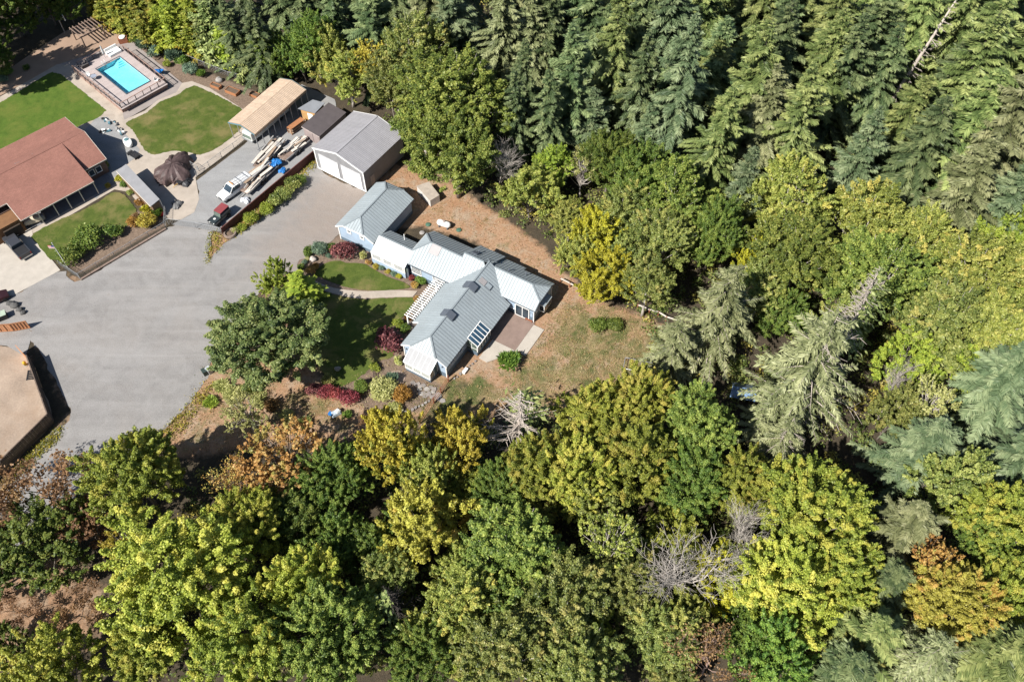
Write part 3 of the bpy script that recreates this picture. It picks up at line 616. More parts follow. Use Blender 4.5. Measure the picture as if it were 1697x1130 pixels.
# ---------------------------------------------------------------- grey metal garage
def F(loc, deg): return Matrix.Translation(loc) @ Matrix.Rotation(R(deg), 4, 'Z')
R1 = (500,170,7.061); R8 = (370,120,7.535); R7 = (0,180,5.137); RP = (100,60,7.53); Z3 = (300,100,4.466); Z2 = (0,180,4.912); Z4 = (170,220,5.65); Z1 = (0,0,4.912)
GREYM = mat('metal_roof_grey', (0.30, 0.295, 0.312), 0.5, 0.07, 0.4, fine=5)
GREYW = siding('metal_wall_grey', (0.235, 0.235, 0.245), 0.3, vertical=True)
mg_ = thing('metal_garage', 'large grey metal garage with two white roll-up doors', 'garage', Z(R1, 757, 1045), R(56.8))
mz = lambda b: 5.75 - (5.75 - 4.3) / 5.15 * abs(b + 4.95)
for s, dn in ((-10.1, 1), (.2, -1)):
    roof_plane(mg_, [P(-.15, -4.95, 5.75), P(10.2, -4.95, 5.75), P(10.2, s, mz(s)), P(-.15, s, mz(s))], (0, dn), GREYM, w=.3, rib=(.05, .035), ribm=mat('seam_grey', (.2, .195, .21), .5))
cap_line(mg_, P(-.1, -4.95, 5.75), P(10.2, -4.95, 5.75), GREYM, .35, .04)
MB().box(0.02, 10.05, .02, 9.88, 0, 4.25).build('wall', GREYW, mg_)
for a in (.02, 9.95): MB().slab([P(a, -9.88, 4.25), P(a, -4.95, 5.65), P(a, -.02, 4.25)], (.1, 0, 0)).build('gable_wall', GREYW, mg_)
for b0, b1 in ((-10.12, -4.95), (-4.95, .22)):
    for a in (-.18, 10.22): MB().beam(P(a, b0, mz(b0) - .06), P(a, b1, mz(b1) - .06), .07, .22).build('trim_board', WHITE, mg_)
for b in (-9.9, -.0):
    MB().box(-.06, .06, -b - .1, -b + .1, 0, 4.2).build('corner_board', WHITE, mg_)
MB().box(-.12, 0.0, -.02, 9.95, 0, .12).build('sill', WHITE, mg_)
MB().beam(P(-.15, .24, 4.25), P(10.2, .24, 4.25), .08, .14).build('gutter', GREYM, mg_)
DOORW = mat('white_door', (0.84, 0.84, 0.83), 0.45, 0.02)
for b0, b1 in ((-9.1, -5.3), (-4.5, -.7)):
    d = MB().box(-.05, .04, -b1 - .12, -b1, 0, 3.45).box(-.05, .04, -b0, -b0 + .12, 0, 3.45).box(-.05, .04, -b1, -b0, 3.33, 3.45).build('roll_up_door', mat('door_jamb', (.42, .42, .43), .5), mg_)
    for i in range(6): MB().box(-.035, .0, -b1 + .01, -b0 - .01, .03 + i * .55, .03 + i * .55 + .535).build('door_panel', DOORW, d)
MB().box(1.4, 2.32, -.03, .0, .05, 2.1).build('side_door', mat('side_door', (.42, .38, .36), .6), mg_)
# ---------------------------------------------------------------- sheds behind the yard
BRR = mat('shed_roof_dark', (0.085, 0.072, 0.075), 0.75, 0.14, 0.8, fine=10, bstr=.2)
bs = thing('garden_shed', 'taupe shed with dark flat-sloped roof beside the grey metal garage', 'shed', Z(R1, 210, 430), R(56.8))
MB().slab([P(-1.25, -2.25, 2.55), P(-1.25, 1.55, 2.15), P(5.75, 1.45, 2.15), P(5.75, -2.3, 2.55)], (0, 0, .1)).build('roof', BRR, bs)
TAUP = siding('siding_taupe', (0.30, 0.245, 0.235), .2, True)
MB().prism([P(-1.1, -2.1, 0)[:2], P(5.6, -2.1, 0)[:2], P(5.6, 1.35, 0)[:2], P(-1.1, 1.35, 0)[:2]], 0, 2.12).build('wall', TAUP, bs)
for b0, b1 in ((-1.6, -.2), (-.1, 1.2)): MB().box(-1.16, -1.1, -b1, -b0, .08, 1.95).build('door', TAUP, bs)
MB().beam(P(-1.28, -2.25, 2.5), P(-1.28, 1.55, 2.1), .05, .14).build('trim_board', mat('taupe_trim', (.4, .34, .32)), bs)
ss = thing('wood_shed', 'small tan wooden shed with pale grey roof behind the carport', 'shed', Z(R8, 462, 1020), R(58.5))
MB().slab([P(9.9, .4, 2.4), P(10.5, 3.6, 2.4), P(13.1, 3.65, 2.75), P(12.7, 1.4, 2.75)], (0, 0, .1)).build('roof', mat('shed_roof_grey', (.19, .20, .22), .75, .1, 1), ss)
MB().prism([P(10.2, .7, 0)[:2], P(12.6, 1.5, 0)[:2], P(12.9, 3.5, 0)[:2], P(10.6, 3.4, 0)[:2]], 0, 2.38).build('wall', mat('tan_plywood', (.42, .25, .10), .8, .15), ss)
MB().slab([P(10.37, 1.9, .1), P(10.52, 2.9, .1), P(10.52, 2.9, 1.9), P(10.37, 1.9, 1.9)], (-.04, 0, 0)).build('door', WHITE, ss)
# ---------------------------------------------------------------- open metal carport with motorhome below
CPR = mat('carport_roof_tan', (0.40, 0.29, 0.205), 0.55, 0.05, 0.5)
POSTM = mat('galvanised_post', (0.36, 0.37, 0.38), 0.4, 0.08, metal=.4)
TEAL = mat('teal_trim', (0.10, 0.21, 0.26), .5)
cp_ = thing('carport', 'long open metal carport with tan ribbed roof on thin posts', 'carport', Z(R8, 462, 1020), R(58.5))
cz = lambda b: 4.2 - (4.2 - 3.45) / 2.8 * abs(b + 3.45)
for s, dn in ((-6.3, 1), (-.6, -1)):
    roof_plane(cp_, [P(.55, -3.45, 4.2), P(13.6, -3.45, 4.2), P(13.6, s, cz(s)), P(.55, s, cz(s))], (0, dn), CPR, w=.3, rib=(.12, .05), ribm=mat('seam_cream', (.52, .42, .33), .6))
MB().box(.5, 13.6, .56, .6, 3.0, 3.45).build('side_skirt', CPR, cp_); MB().box(.5, 13.6, 6.28, 6.32, 3.0, 3.45).build('side_skirt', CPR, cp_)
for a in (.5, 13.62):
    for b0, b1 in ((-6.3, -3.45), (-3.45, -.6)): MB().beam(P(a, b0, cz(b0) - .05), P(a, b1, cz(b1) - .05), .06, .2).build('trim_board', TEAL, cp_)
pst = None
for s in (-6.2, -.65):
    for i in range(10):
        a = .6 + 12.9 * i / 9
        if pst is None: pst = MB().box(-.05, .05, -.05, .05, 0, 3.4).build('post', POSTM, cp_); pst.location = P(a, s, 0)
        else: inst(pst, cp_, Matrix.Translation(P(a, s, 0)))
rv = thing('motorhome', 'white motorhome with dark windscreen parked under the tan carport', 'motorhome', Z(R8, 462, 1020), R(58.5))
RVW = mat('motorhome_white', (.62, .62, .58), .35, .06)
MB().cbox(P(6.2, -3.5, 1.75), (8.6, 2.35, 2.5), taper=.97).build('body', RVW, rv, bevel=.15)
MB().cbox(P(1.55, -3.5, 1.3), (.9, 2.25, 1.5), taper=.85).build('nose', RVW, rv, bevel=.15)
MB().slab([P(1.88, -4.5, 1.75), P(1.88, -2.5, 1.75), P(1.95, -2.6, 2.75), P(1.95, -4.4, 2.75)], (-.06, 0, 0)).build('windscreen', GLASS, rv)
MB().slab([P(1.05, -4.4, 1.0), P(1.05, -2.6, 1.0), P(1.3, -2.7, 1.95), P(1.3, -4.3, 1.95)], (-.05, 0, 0)).build('grille', GLASSG, rv)
MB().cbox(P(1.05, -3.5, .6), (.2, 2.2, .25)).build('bumper', POSTM, rv)
TYRE = mat('tyre_rubber', (.02, .02, .021), .85, .2)
def wheel(parent, c, r_=.36, w=.24, rim=None, axis='Y'):
    prof = [(r_ * .6, -w / 2), (r_ * .95, -w / 2), (r_, -w * .3), (r_, w * .3), (r_ * .95, w / 2), (r_ * .6, w / 2)]
    mb = MB().lathe(prof, 16); o = mb.build('wheel', TYRE, parent); o.rotation_euler = (R(90), 0, 0); o.location = c
    q = MB().lathe([(r_ * .6, -w * .42), (r_ * .6, w * .42), (r_ * .2, w * .46), (.01, w * .48)], 12).build('rim', rim or POSTM, o)
    return o
for a in (2.2, 8.3):
    for b in (-4.55, -2.45): wheel(rv, P(a, b, .42), .42)

# ---------------------------------------------------------------- neighbour's house with red-brown roof
def shingle(name, col):
    m, nt, b = newmat(name)
    n1 = noise(nt, 0.28, 6, .7); n2 = noise(nt, 5, 4, .7)
    c = ramp(nt, n1.outputs[0], [(.3, [k * .78 for k in col]), (.7, [k * 1.12 for k in col])])
    c = mixc(nt, .3, c, ramp(nt, n2.outputs[0], [(.3, [k * .55 for k in col]), (.7, [k * 1.35 for k in col])]))
    br = nd(nt, 'ShaderNodeTexBrick'); tc = nd(nt, 'ShaderNodeTexCoord'); nt.links.new(tc.outputs['Object'], br.inputs['Vector'])
    br.inputs['Scale'].default_value = 1.0; br.inputs['Brick Width'].default_value = .35; br.inputs['Row Height'].default_value = .17; br.inputs['Mortar Size'].default_value = .008
    br.inputs['Color1'].default_value = (1, 1, 1, 1); br.inputs['Color2'].default_value = (.86, .86, .86, 1); br.inputs['Mortar'].default_value = (.6, .6, .6, 1)
    c = mixc(nt, 1.0, c, br.outputs['Color'], 'MULTIPLY')
    nt.links.new(c, b.inputs['Base Color']); b.inputs['Roughness'].default_value = .9; b.inputs['Specular IOR Level'].default_value = .2; return m
SH = shingle('shingle_red_brown', (0.285, 0.138, 0.108))
nh = thing('red_roofed_house', 'long ranch house with red-brown shingle roof and shaded porch beside the green lawn', 'house', Z(R7, 820, 722), R(43.7))
nroof = MB().beam(P(-26, -8.0, 4.8), P(4.3, -8.15, 4.8), .25, .08).build('roof', SH, nh)
def rslab(name, pts, m=SH, t=.14): return MB().slab(pts, (0, 0, t)).build(name, m, nroof)
rslab('far_slope', [P(-26, -16.3, 2.72), P(4.25, -16.25, 2.72), P(4.3, -11.8, 3.25), P(-26, -11.8, 3.25)])
rslab('upper_slope', [P(-26, -11.8, 3.26), P(4.3, -11.8, 3.26), P(4.35, -8.1, 4.8), P(-26, -8.05, 4.8)])
rslab('porch_slope', [P(-26, -8.0, 4.81), P(.45, -8.0, 4.81), P(.4, .7, 2.75), P(-11.6, .7, 2.75), P(-11.6, -3.1, 3.65), P(-26, -3.1, 3.65)])
rslab('end_slope', [P(.4, -8.05, 4.78), P(4.35, -8.1, 4.78), P(4.3, -2.55, 2.7), P(.4, -2.55, 2.7)])
CREAM = mat('cream_trim', (.62, .57, .5), .6, .06); BRW = siding('siding_brown', (.12, .075, .06), .2)
for p, q in ((P(-26, -16.33, 2.74), P(4.25, -16.28, 2.74)), (P(-11.6, .73, 2.78), P(.4, .73, 2.78)), (P(.4, -2.52, 2.73), P(4.3, -2.52, 2.73)), (P(4.3, -16.25, 2.75), P(4.33, -11.8, 3.28)), (P(4.33, -11.8, 3.28), P(4.38, -8.1, 4.83)), (P(4.38, -8.1, 4.83), P(4.33, -2.55, 2.75)), (P(-11.63, .7, 2.8), P(-11.63, -3.1, 3.7)), (P(-26, -3.07, 3.68), P(-11.6, -3.07, 3.68))):
    MB().beam(p, q, .06, .16).build('fascia', CREAM, nroof)
MB().box(-26, 4.0, 2.9, 15.8, 0, 2.65).build('wall', BRW, nh)
MB().slab([P(4.0, -15.8, 2.6), P(4.0, -11.8, 3.2), P(4.0, -8.1, 4.7), P(4.0, -2.9, 2.65)], (-.1, 0, 0)).build('gable_wall', BRW, nh)
MB().slab([P(.3, -8, 4.75), P(.3, -2.6, 2.75), P(.3, .55, 2.72)], (-.06, 0, 0)).build('porch_gable', BRW, nh)
for a in (.25, -2.2, -4.36, -6.5, -9.0): MB().box(a - .07, a + .07, -.45, -.3, 0, 2.75).build('porch_post', CREAM, nh)
for a in (1.4, 2.6): window(nh, P(a, -2.88, 1.5), -math.pi / 2, .8, 1.0, 1, 1, WHITE, GLASS)
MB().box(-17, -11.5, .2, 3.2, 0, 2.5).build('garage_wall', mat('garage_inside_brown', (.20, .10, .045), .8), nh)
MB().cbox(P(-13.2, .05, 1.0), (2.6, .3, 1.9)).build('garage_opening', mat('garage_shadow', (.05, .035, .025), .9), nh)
for a, b in ((-6.6, -9.2), (-3.9, -9.9), (-6.9, -9.6), (-10, -9)):
    MB().cbox(P(a, b, 4.75 - .42 * abs(b + 8.05)), (.75 if a == -6.6 or a == -10 else .25, .3, .35)).build('roof_vent', mat('vent_grey', (.2, .19, .19)), nroof)
pf = struct(sheet('porch_floor', [tuple(F(Z(R7, 820, 722), 43.7) @ Vector(P(a, b, 0)))[:2] for a, b in ((-11, -3), (3.5, -3), (3.5, .2), (-11, .2))], .045, mat('porch_slab', (.17, .17, .18), .8)))
# covered boat / cart under the porch eave
bt = thing('covered_cart', 'cream covered cart parked under the porch roof edge beside the driveway', 'cart', Z(Z2, 285, 930), R(28))
MB().cbox((0, 0, .75), (3.0, 1.15, .9), taper=.86).build('cover', mat('cream_canvas', (.58, .5, .38), .8, .08), bt, bevel=.2)
MB().cbox((1.45, 0, .8), (.6, 1.1, .8), taper=.7).build('nose', mat('cart_grey', (.2, .2, .2)), bt, bevel=.15)
for x in (-1, 1):
    for y in (-.55, .55): wheel(bt, (x, y, .25), .25, .16)

# ---------------------------------------------------------------- long open lean-to
ls = thing('lean_to', 'long narrow lean-to with grey roof between the small lawn and the tarp heap', 'shed', Z(Z2, 1345, 845), R(43.7))
lr = MB().slab([P(-1.55, -10.5, 2.4), P(.3, -10.6, 2.62), P(.1, -.15, 2.62), P(-1.6, 0, 2.4)], (0, 0, .1)).build('roof', mat('lean_to_roof', (.235, .235, .245), .7, .1, .7, fine=9), ls)
MB().beam(P(-1.6, -10.5, 2.38), P(-1.65, 0, 2.38), .06, .16).build('fascia', CREAM, lr)
MB().box(-1.4, -.1, .15, 10.2, 0, 2.36).build('wall', mat('lean_to_wall', (.16, .10, .06), .8), ls)
for b in (-.2, -3.6, -7, -10.3): MB().box(.02, .14, -b - .06, -b + .06, 0, 2.6).build('post', CREAM, ls)
rp = tag(MB().lathe([(.22, 0), (.34, .15), (.36, .6), (.3, .75), (.1, .8)], 14, Z(Z2, 1320, 870)).build('drum', mat('red_plastic', (.5, .02, .03), .4), None, True), 'bright red drum at the lower end of the lean-to', 'drum')

# ---------------------------------------------------------------- pool and raised deck
PO = Z(RP, 450, 405); pm = F(PO, 46.6)
dk = thing('pool_deck', 'raised taupe deck with railings around the turquoise swimming pool', 'deck', PO, R(46.6))
DECK = mat('deck_board', (.40, .34, .325), .8, .10, 1, fine=9); RAIL = mat('deck_rail', (.30, .20, .165), .7, .12); FENB = mat('dark_rail', (.05, .04, .04), .7)
i = 0; b = -1.1
while b < 13.9:                          # boards, cut where the pool lies
    if 1.4 < b + .35 and b < 11.3:
        MB().box(-3.3, -.62, -b - .69, -b, .93, 1.0).build('deck_board', DECK, dk); MB().box(4.3, 5.8, -b - .69, -b, .93, 1.0).build('deck_board', DECK, dk)
    else: MB().box(-3.3, 5.8, -b - .69, -b, .93, 1.0).build('deck_board', DECK, dk)
    b += .7
for bx_ in ((-3.25, -3.1, -13.85, 1.0), (5.6, 5.75, -13.85, 1.0), (-3.1, 5.6, -13.85, -13.7), (-3.1, 5.6, .85, 1.0)): MB().box(*bx_, 0, .9).build('skirting', RAIL, dk)
def rail(a0, b0, a1, b1, dark=False):
    A, B_ = Vector(P(a0, b0, 1.0)), Vector(P(a1, b1, 1.0)); n = max(1, round((B_ - A).length / 1.6))
    MB().beam(A + Vector((0, 0, 1.0)), B_ + Vector((0, 0, 1.0)), .16, .06).build('top_rail', RAIL, dk)
    MB().beam(A + Vector((0, 0, .12)), B_ + Vector((0, 0, .12)), .05, .05).build('bottom_rail', FENB, dk)
    for k in range(n + 1): MB().beam(A.lerp(B_, k / n) - Vector((0, 0, .6)), A.lerp(B_, k / n) + Vector((0, 0, 1.0)), .1, .1).build('rail_post', FENB if dark else RAIL, dk)
    w = MB(); k = int((B_ - A).length / .22)
    for j in range(1, k): w.beam(A.lerp(B_, j / k) + Vector((0, 0, .12)), A.lerp(B_, j / k) + Vector((0, 0, 1)), .02, .02)
    struct(w.build('balusters', FENB, dk), 'stuff')
rail(-3.4, -1.0, -3.2, 13.9); rail(-3.2, 13.9, 5.8, 13.8, True); rail(5.85, 13.8, 5.85, .4); rail(-2.4, -1.1, 3.6, -1.1, True)
for s in range(5): MB().box(3.8, 5.6, .9 + s * .28, 1.18 + s * .28, .0, .85 - s * .17).build('step', DECK, dk)
sp_ = thing('swimming_pool', 'rectangular turquoise swimming pool set in the raised deck', 'pool', PO, R(46.6))
POOLW = mat('pool_liner', (.44, .77, .86), .5, .1, .5, fine=2); POOLD = mat('pool_edge', (.07, .09, .11), .5)  # the liner's colour noise stands in for light rippling through the water
MB().box(-.55, 4.2, -11.25, -1.45, .03, .06).build('pool_floor', POOLW, sp_)
for bx_ in ((-.6, -.5, -11.3, -1.4), (4.15, 4.25, -11.3, -1.4), (-.5, 4.15, -11.3, -11.2), (-.5, 4.15, -1.5, -1.4)): MB().box(bx_[0], bx_[1], bx_[2], bx_[3], .06, 1.0).build('pool_wall', POOLW, sp_)
for bx_ in ((-.68, -.5, -11.38, -1.32), (4.15, 4.33, -11.38, -1.32), (-.5, 4.15, -11.38, -11.2), (-.5, 4.15, -1.5, -1.32)): MB().box(bx_[0], bx_[1], bx_[2], bx_[3], 1.0, 1.03).build('coping', POOLD, sp_)
for k_, z_ in enumerate((.62, .42, .22)): MB().box(3.3 - .3 * k_, 4.15, -2.3 - .35 * k_, -1.5, .06, z_).build('pool_step', POOLW, sp_)
wm, wnt, wb = newmat('pool_water'); wnt.nodes.remove(wb)
wg = nd(wnt, 'ShaderNodeBsdfGlossy'); wg.inputs['Roughness'].default_value = .03; wt = nd(wnt, 'ShaderNodeBsdfTransparent'); wt.inputs[0].default_value = (.66, .94, .99, 1)
wf = nd(wnt, 'ShaderNodeFresnel'); wf.inputs[0].default_value = 1.33; wx = nd(wnt, 'ShaderNodeMixShader'); wn = noise(wnt, 1.6, 3); wbp = nd(wnt, 'ShaderNodeBump'); wbp.inputs['Strength'].default_value = .15
wnt.links.new(wn.outputs[0], wbp.inputs['Height']); wnt.links.new(wbp.outputs[0], wg.inputs['Normal'])
wnt.links.new(wf.outputs[0], wx.inputs[0]); wnt.links.new(wt.outputs[0], wx.inputs[1]); wnt.links.new(wg.outputs[0], wx.inputs[2]); wnt.links.new(wx.outputs[0], wnt.nodes['Material Output'].inputs[0])
MB().add([(-.5, -11.2, .82), (4.15, -11.2, .82), (4.15, -1.5, .82), (-.5, -1.5, .82)], [(0, 1, 2, 3)]).build('water', wm, sp_)
ld = thing('pool_ladder', 'white pool ladder standing at the corner of the turquoise pool', 'ladder', pm @ Vector((.9, -1.5, .4)), R(46.6))
for y in (0, .5): MB().tube([(y, .35, .6), (y, .3, 1.25), (y, .1, 1.4), (y, -.1, 1.25), (y, -.15, -.3)], .035, 6).build('side_rail', WHITE, ld)
for z in (-.1, .2, .5): MB().box(0, .5, -.2, -.1, z, z + .05).build('rung', WHITE, ld)
so = thing('sofa', 'white cushioned garden sofa in the top corner of the pool deck', 'sofa', pm @ Vector((4.0, .2, 1.0)), R(46.6))
MB().box(-1.1, 1.3, -.9, .6, .0, .45).build('seat', WHITE, so, bevel=.06); MB().box(-1.1, 1.3, .6, .85, .0, .95).build('backrest', WHITE, so, bevel=.06)
um = thing('closed_parasol', 'closed pale parasol on the pool deck near the sofa', 'parasol', pm @ Vector((2.3, .1, 1.0)), 0)
MB().tube([(0, 0, 0), (0, 0, .9)], .04, 6).build('pole', POSTM, um); MB().lathe([(.09, .85), (.2, .95), (.17, 1.6), (.08, 2.4), (.02, 2.55)], 10).build('canopy', mat('parasol_cloth', (.5, .48, .47), .8), um)
tb = thing('round_table', 'small round bluish table by the long left rail of the pool deck', 'table', pm @ Vector((-2.2, -3.9, 1.0)), 0)
MB().lathe([(.5, .68), (.52, .7), (.52, .74), (.5, .75)], 16).build('table_top', mat('table_blue_grey', (.28, .31, .38), .4), tb); MB().tube([(0, 0, 0), (0, 0, .7)], .05, 6).build('leg', POSTM, tb); MB().lathe([(.28, 0), (.25, .04)], 10).build('base', POSTM, tb)
for k, (x, y, dsc) in enumerate(((-2.6, -2.6, 'white chair at the ladder end of the pool deck'), (4.9, -12.4, 'white chair in the right corner of the pool deck'))):
    ch = thing('chair', dsc, 'chair', pm @ Vector((x, y, 1.0)), R(20 + 70 * k))
    MB().box(-.28, .28, -.28, .28, .38, .45).build('seat', WHITE, ch); MB().box(-.28, .28, .24, .3, .45, .9).build('backrest', WHITE, ch)
    for sx in (-.25, .25):
        for sy in (-.25, .25): MB().box(sx - .03, sx + .03, sy - .03, sy + .03, 0, .38).build('leg', WHITE, ch)
bx2 = thing('storage_chest', 'dark storage chest against the rail at the left end of the pool deck', 'chest', pm @ Vector((-1.4, .35, 1.0)), R(46.6))
MB().box(-.8, .5, -.3, .4, 0, .5).build('box', FENB, bx2, bevel=.03); MB().box(-.83, .53, -.33, .43, .5, .58).build('lid', mat('chest_lid', (.09, .08, .08)), bx2)
BLUEP = mat('blue_tarp', (.02, .16, .45), .45, .2)
sl_ = thing('play_slide', 'blue plastic play slide leaning outside the pool deck rail', 'slide', Z(RP, 1225, 470), R(46.6 - 70))
MB().slab([(-1.3, -.35, .05), (-1.3, .35, .05), (1.2, .35, .9), (1.2, -.35, .9)], (0, 0, .06)).build('chute', BLUEP, sl_)
for y in (-.38, .38): MB().beam((-1.3, y, .15), (1.2, y, 1.0), .06, .22).build('side', BLUEP, sl_)
for y in (-.3, .3): MB().beam((1.2, y, 0), (1.15, y, .95), .06, .06).build('leg', BLUEP, sl_)
# pool-side pergola and brick oven at the terrace end
pp = thing('pergola', 'weathered timber pergola on the tan terrace above the pool deck', 'pergola', Z(Z1, 745, 330), R(46.6))
GWOOD = mat('grey_wood', (.22, .16, .13), .85, .2, 2)
for k in range(8): MB().beam((-2.0 + k * .62, -1.6, 2.5), (-2.0 + k * .62, 2.4, 2.5), .1, .2).build('slat', GWOOD, pp)
for y in (-1.3, 2.1): MB().beam((-2.2, y, 2.32), (2.6, y, 2.32), .12, .2).build('beam', GWOOD, pp)
for x in (-1.9, 2.3):
    for y in (-1.3, 2.1): MB().box(x - .09, x + .09, y - .09, y + .09, 0, 2.25).build('post', GWOOD, pp)
ov = thing('garden_oven', 'orange-brown garden oven with round white top at the terrace corner', 'oven', Z(Z1, 1010, 345), R(20))
MB().box(-.8, .8, -.5, .5, 0, 1.0).build('base', WOODR, ov); MB().lathe([(.55, 1.0), (.6, 1.1), (.55, 1.22), (.3, 1.26)], 14).build('top', WHITE, ov)
bk = thing('basketball_hoop', 'basketball hoop on a slanted pole in the shade above the terrace', 'hoop', Z(Z1, 530, 270), R(35))
MB().tube([(0, 0, 0), (0, 0, 2.6), (.9, 0, 3.0)], .09, 6).build('pole', POSTM, bk); MB().box(.88, .94, -.9, .9, 2.7, 3.8).build('backboard', WHITE, bk)
MB().tube([(1.2 + .23 * math.cos(t), .23 * math.sin(t), 3.0) for t in [k * math.pi / 6 for k in range(13)]], .02, 4).build('ring', WOODR, bk)

# ---------------------------------------------------------------- planters in the bark bed
ORW = mat('orange_cedar', (.33, .145, .065), .75, .15, 3)
SOILM = mat('planter_soil', (.12, .085, .06), .95, .2, 4)
for k, (x, y, w, d, hz, lb) in enumerate(((262, 200, 1.9, .8, .5, 'cedar planter box nearest the pool in the bark bed'), (385, 240, 2.4, 1.2, .55, 'largest cedar planter box, in the middle of the bark bed'), (548, 265, 1.6, .9, .5, 'cedar planter box tucked against the carport roof edge'))):
    t = thing('planter_box', lb, 'planter', Z(Z3, x, y), R(-28), 'cedar planters in the bark bed')
    for yy in (-d / 2, d / 2): MB().box(-w / 2, w / 2, yy - .04, yy + .04, 0, hz).build('side_board', ORW, t)
    for xx in (-w / 2, w / 2): MB().box(xx - .04, xx + .04, -d / 2 + .05, d / 2 - .05, 0, hz).build('end_board', ORW, t)
    MB().box(-w / 2 + .05, w / 2 - .05, -d / 2 + .05, d / 2 - .05, 0, hz - .1).build('soil', SOILM, t)
rk = mat('rock_grey', (.30, .28, .26), .9, .2, 2, bstr=.4)
def boulder(x, y, s, label, m=rk, seed=0, group=None):
    rnd = random.Random(seed); mb = MB(); n, k = 10, 6; prof = []
    vs = []; fs = []
    for i in range(k + 1):
        ph = math.pi * i / k
        for j in range(n):
            a = 2 * math.pi * j / n; r_ = s * (1 + rnd.uniform(-.18, .18))
            vs.append((r_ * math.sin(ph) * math.cos(a), r_ * math.sin(ph) * math.sin(a) * .8, s * .35 + r_ * .62 * math.cos(ph)))
    for i in range(k):
        for j in range(n): fs.append((i * n + j, (i + 1) * n + j, (i + 1) * n + (j + 1) % n, i * n + (j + 1) % n))
    o = MB().add(vs, fs).build('boulder', m, None, True); o.location = G(x, y); o.rotation_euler = (0, 0, rnd.uniform(0, 6)); return tag(o, label, 'boulder', group)
boulder(300 + 285 / 4.466, 100 + 155 / 4.466, .75, 'grey boulder in the bark bed behind the cedar planters', seed=1)
# ---------------------------------------------------------------- vehicles
CHR = mat('chrome', (.5, .5, .5), .25, .03, metal=.8); BLK = mat('black_plastic', (.02, .02, .022), .6, .1)
RED_L = mat('tail_lamp', (.35, .01, .01), .3); HEADL = mat('head_lamp', (.7, .7, .66), .2)
def paint(name, col): return mat(name, col, .3, .04, spec=.6)
def loft(sections, m, name, parent, bevel=.0):
    """body skinned over cross-sections: (x, half-width bottom, half-width top, z0, z1)"""
    vs = []; fs = []
    for x, wb, wt, z0, z1 in sections:
        vs += [(x, -wb, z0), (x, wb, z0), (x, wb * 1.02, (z0 + z1) / 2), (x, wt, z1), (x, -wt, z1), (x, -wb * 1.02, (z0 + z1) / 2)]
    k = len(sections)
    for i in range(k - 1):
        for j in range(6): fs.append((i * 6 + j, i * 6 + (j + 1) % 6, (i + 1) * 6 + (j + 1) % 6, (i + 1) * 6 + j))
    fs += [tuple(range(5, -1, -1)), tuple(range((k - 1) * 6, k * 6))]
    return MB().add(vs, fs).build(name, m, parent, bevel=bevel)
def pickup(label, loc, rz, pm_, canopy=None, L=5.6, cab_len=2.0):
    t = thing('pickup_truck', label, 'truck', loc, rz); h = L / 2; W_ = .95
    loft([(-h, W_ * .97, W_ * .94, .5, 1.08), (-h + .2, W_, W_ * .97, .45, 1.12), (h - 1.5, W_, W_ * .96, .45, 1.12), (h - .35, W_ * .97, W_ * .9, .45, 1.02), (h - .05, W_ * .88, W_ * .8, .5, .9)], pm_, 'body', t, .03)
    c0 = h - 1.55; c1 = c0 - cab_len
    loft([(c1, W_ * .93, W_ * .78, 1.1, 1.74), (c1 + .12, W_ * .94, W_ * .8, 1.1, 1.82), (c0 - .7, W_ * .94, W_ * .8, 1.1, 1.82), (c0 + .02, W_ * .92, W_ * .86, 1.08, 1.14)], GLASS, 'cab_glass', t)
    loft([(c1 + .02, W_ * .82, W_ * .78, 1.72, 1.83), (c0 - .68, W_ * .82, W_ * .78, 1.76, 1.85)], pm_, 'cab_roof', t, .03)
    for s in (-1, 1):
        for x in (c1 + .05, (c0 + c1) / 2 - .1): MB().beam((x, s * W_ * .935, 1.1), (x + .05, s * W_ * .82, 1.76), .09, .05).build('pillar', pm_, t)
        MB().beam((c0 + .02, s * W_ * .9, 1.12), (c0 - .7, s * W_ * .8, 1.8), .07, .05).build('pillar', pm_, t)
        MB().cbox((h - .08, s * .68, .78), (.1, .36, .18)).build('headlight', HEADL, t); MB().cbox((-h + .02, s * .84, .88), (.06, .16, .34)).build('tail_light', RED_L, t)
        MB().cbox((c0 - .25, s * 1.08, 1.2), (.12, .2, .16)).build('mirror', BLK, t)
        for x in (h - .95, -h + 1.15): wheel(t, (x, s * .82, .38), .38)
    MB().cbox((h + .03, 0, .52), (.16, 1.84, .2)).build('bumper', CHR, t); MB().cbox((-h - .05, 0, .52), (.14, 1.8, .16)).build('bumper', CHR, t)
    MB().cbox((h - .04, 0, .78), (.06, .9, .2)).build('grille', BLK, t)
    if canopy:
        loft([(-h + .05, W_ * .93, W_ * .8, 1.1, 1.72), (c1 - .08, W_ * .93, W_ * .8, 1.1, 1.76)], canopy, 'canopy', t, .04)
        for s in (-1, 1): MB().box(-h + .4, c1 - .4, s * W_ * .9 - .03, s * W_ * .9 + .03, 1.28, 1.56).build('canopy_window', GLASS, t)
    else:
        MB().box(-h + .12, c1 - .1, -W_ * .82, W_ * .82, 1.125, 1.15).build('bed', BLK, t)
        for s in (-1, 1): MB().box(-h + .05, c1 - .05, s * W_ * .93 - .06, s * W_ * .93 + .06, 1.1, 1.2).build('bed_rail', pm_, t)
        MB().box(-h + .02, -h + .1, -W_ * .88, W_ * .88, 1.0, 1.2).build('tailgate', pm_, t)
    return t
def aim(a, b): d = G(*b) - G(*a); return math.atan2(d.y, d.x)
wt_ = pickup('white pickup truck with a utility canopy and roof rack parked in the gravel yard', G(391, 317), aim((414, 300), (372, 330)), paint('truck_white', (.74, .74, .73)), paint('canopy_white', (.62, .63, .64)), 6.0)
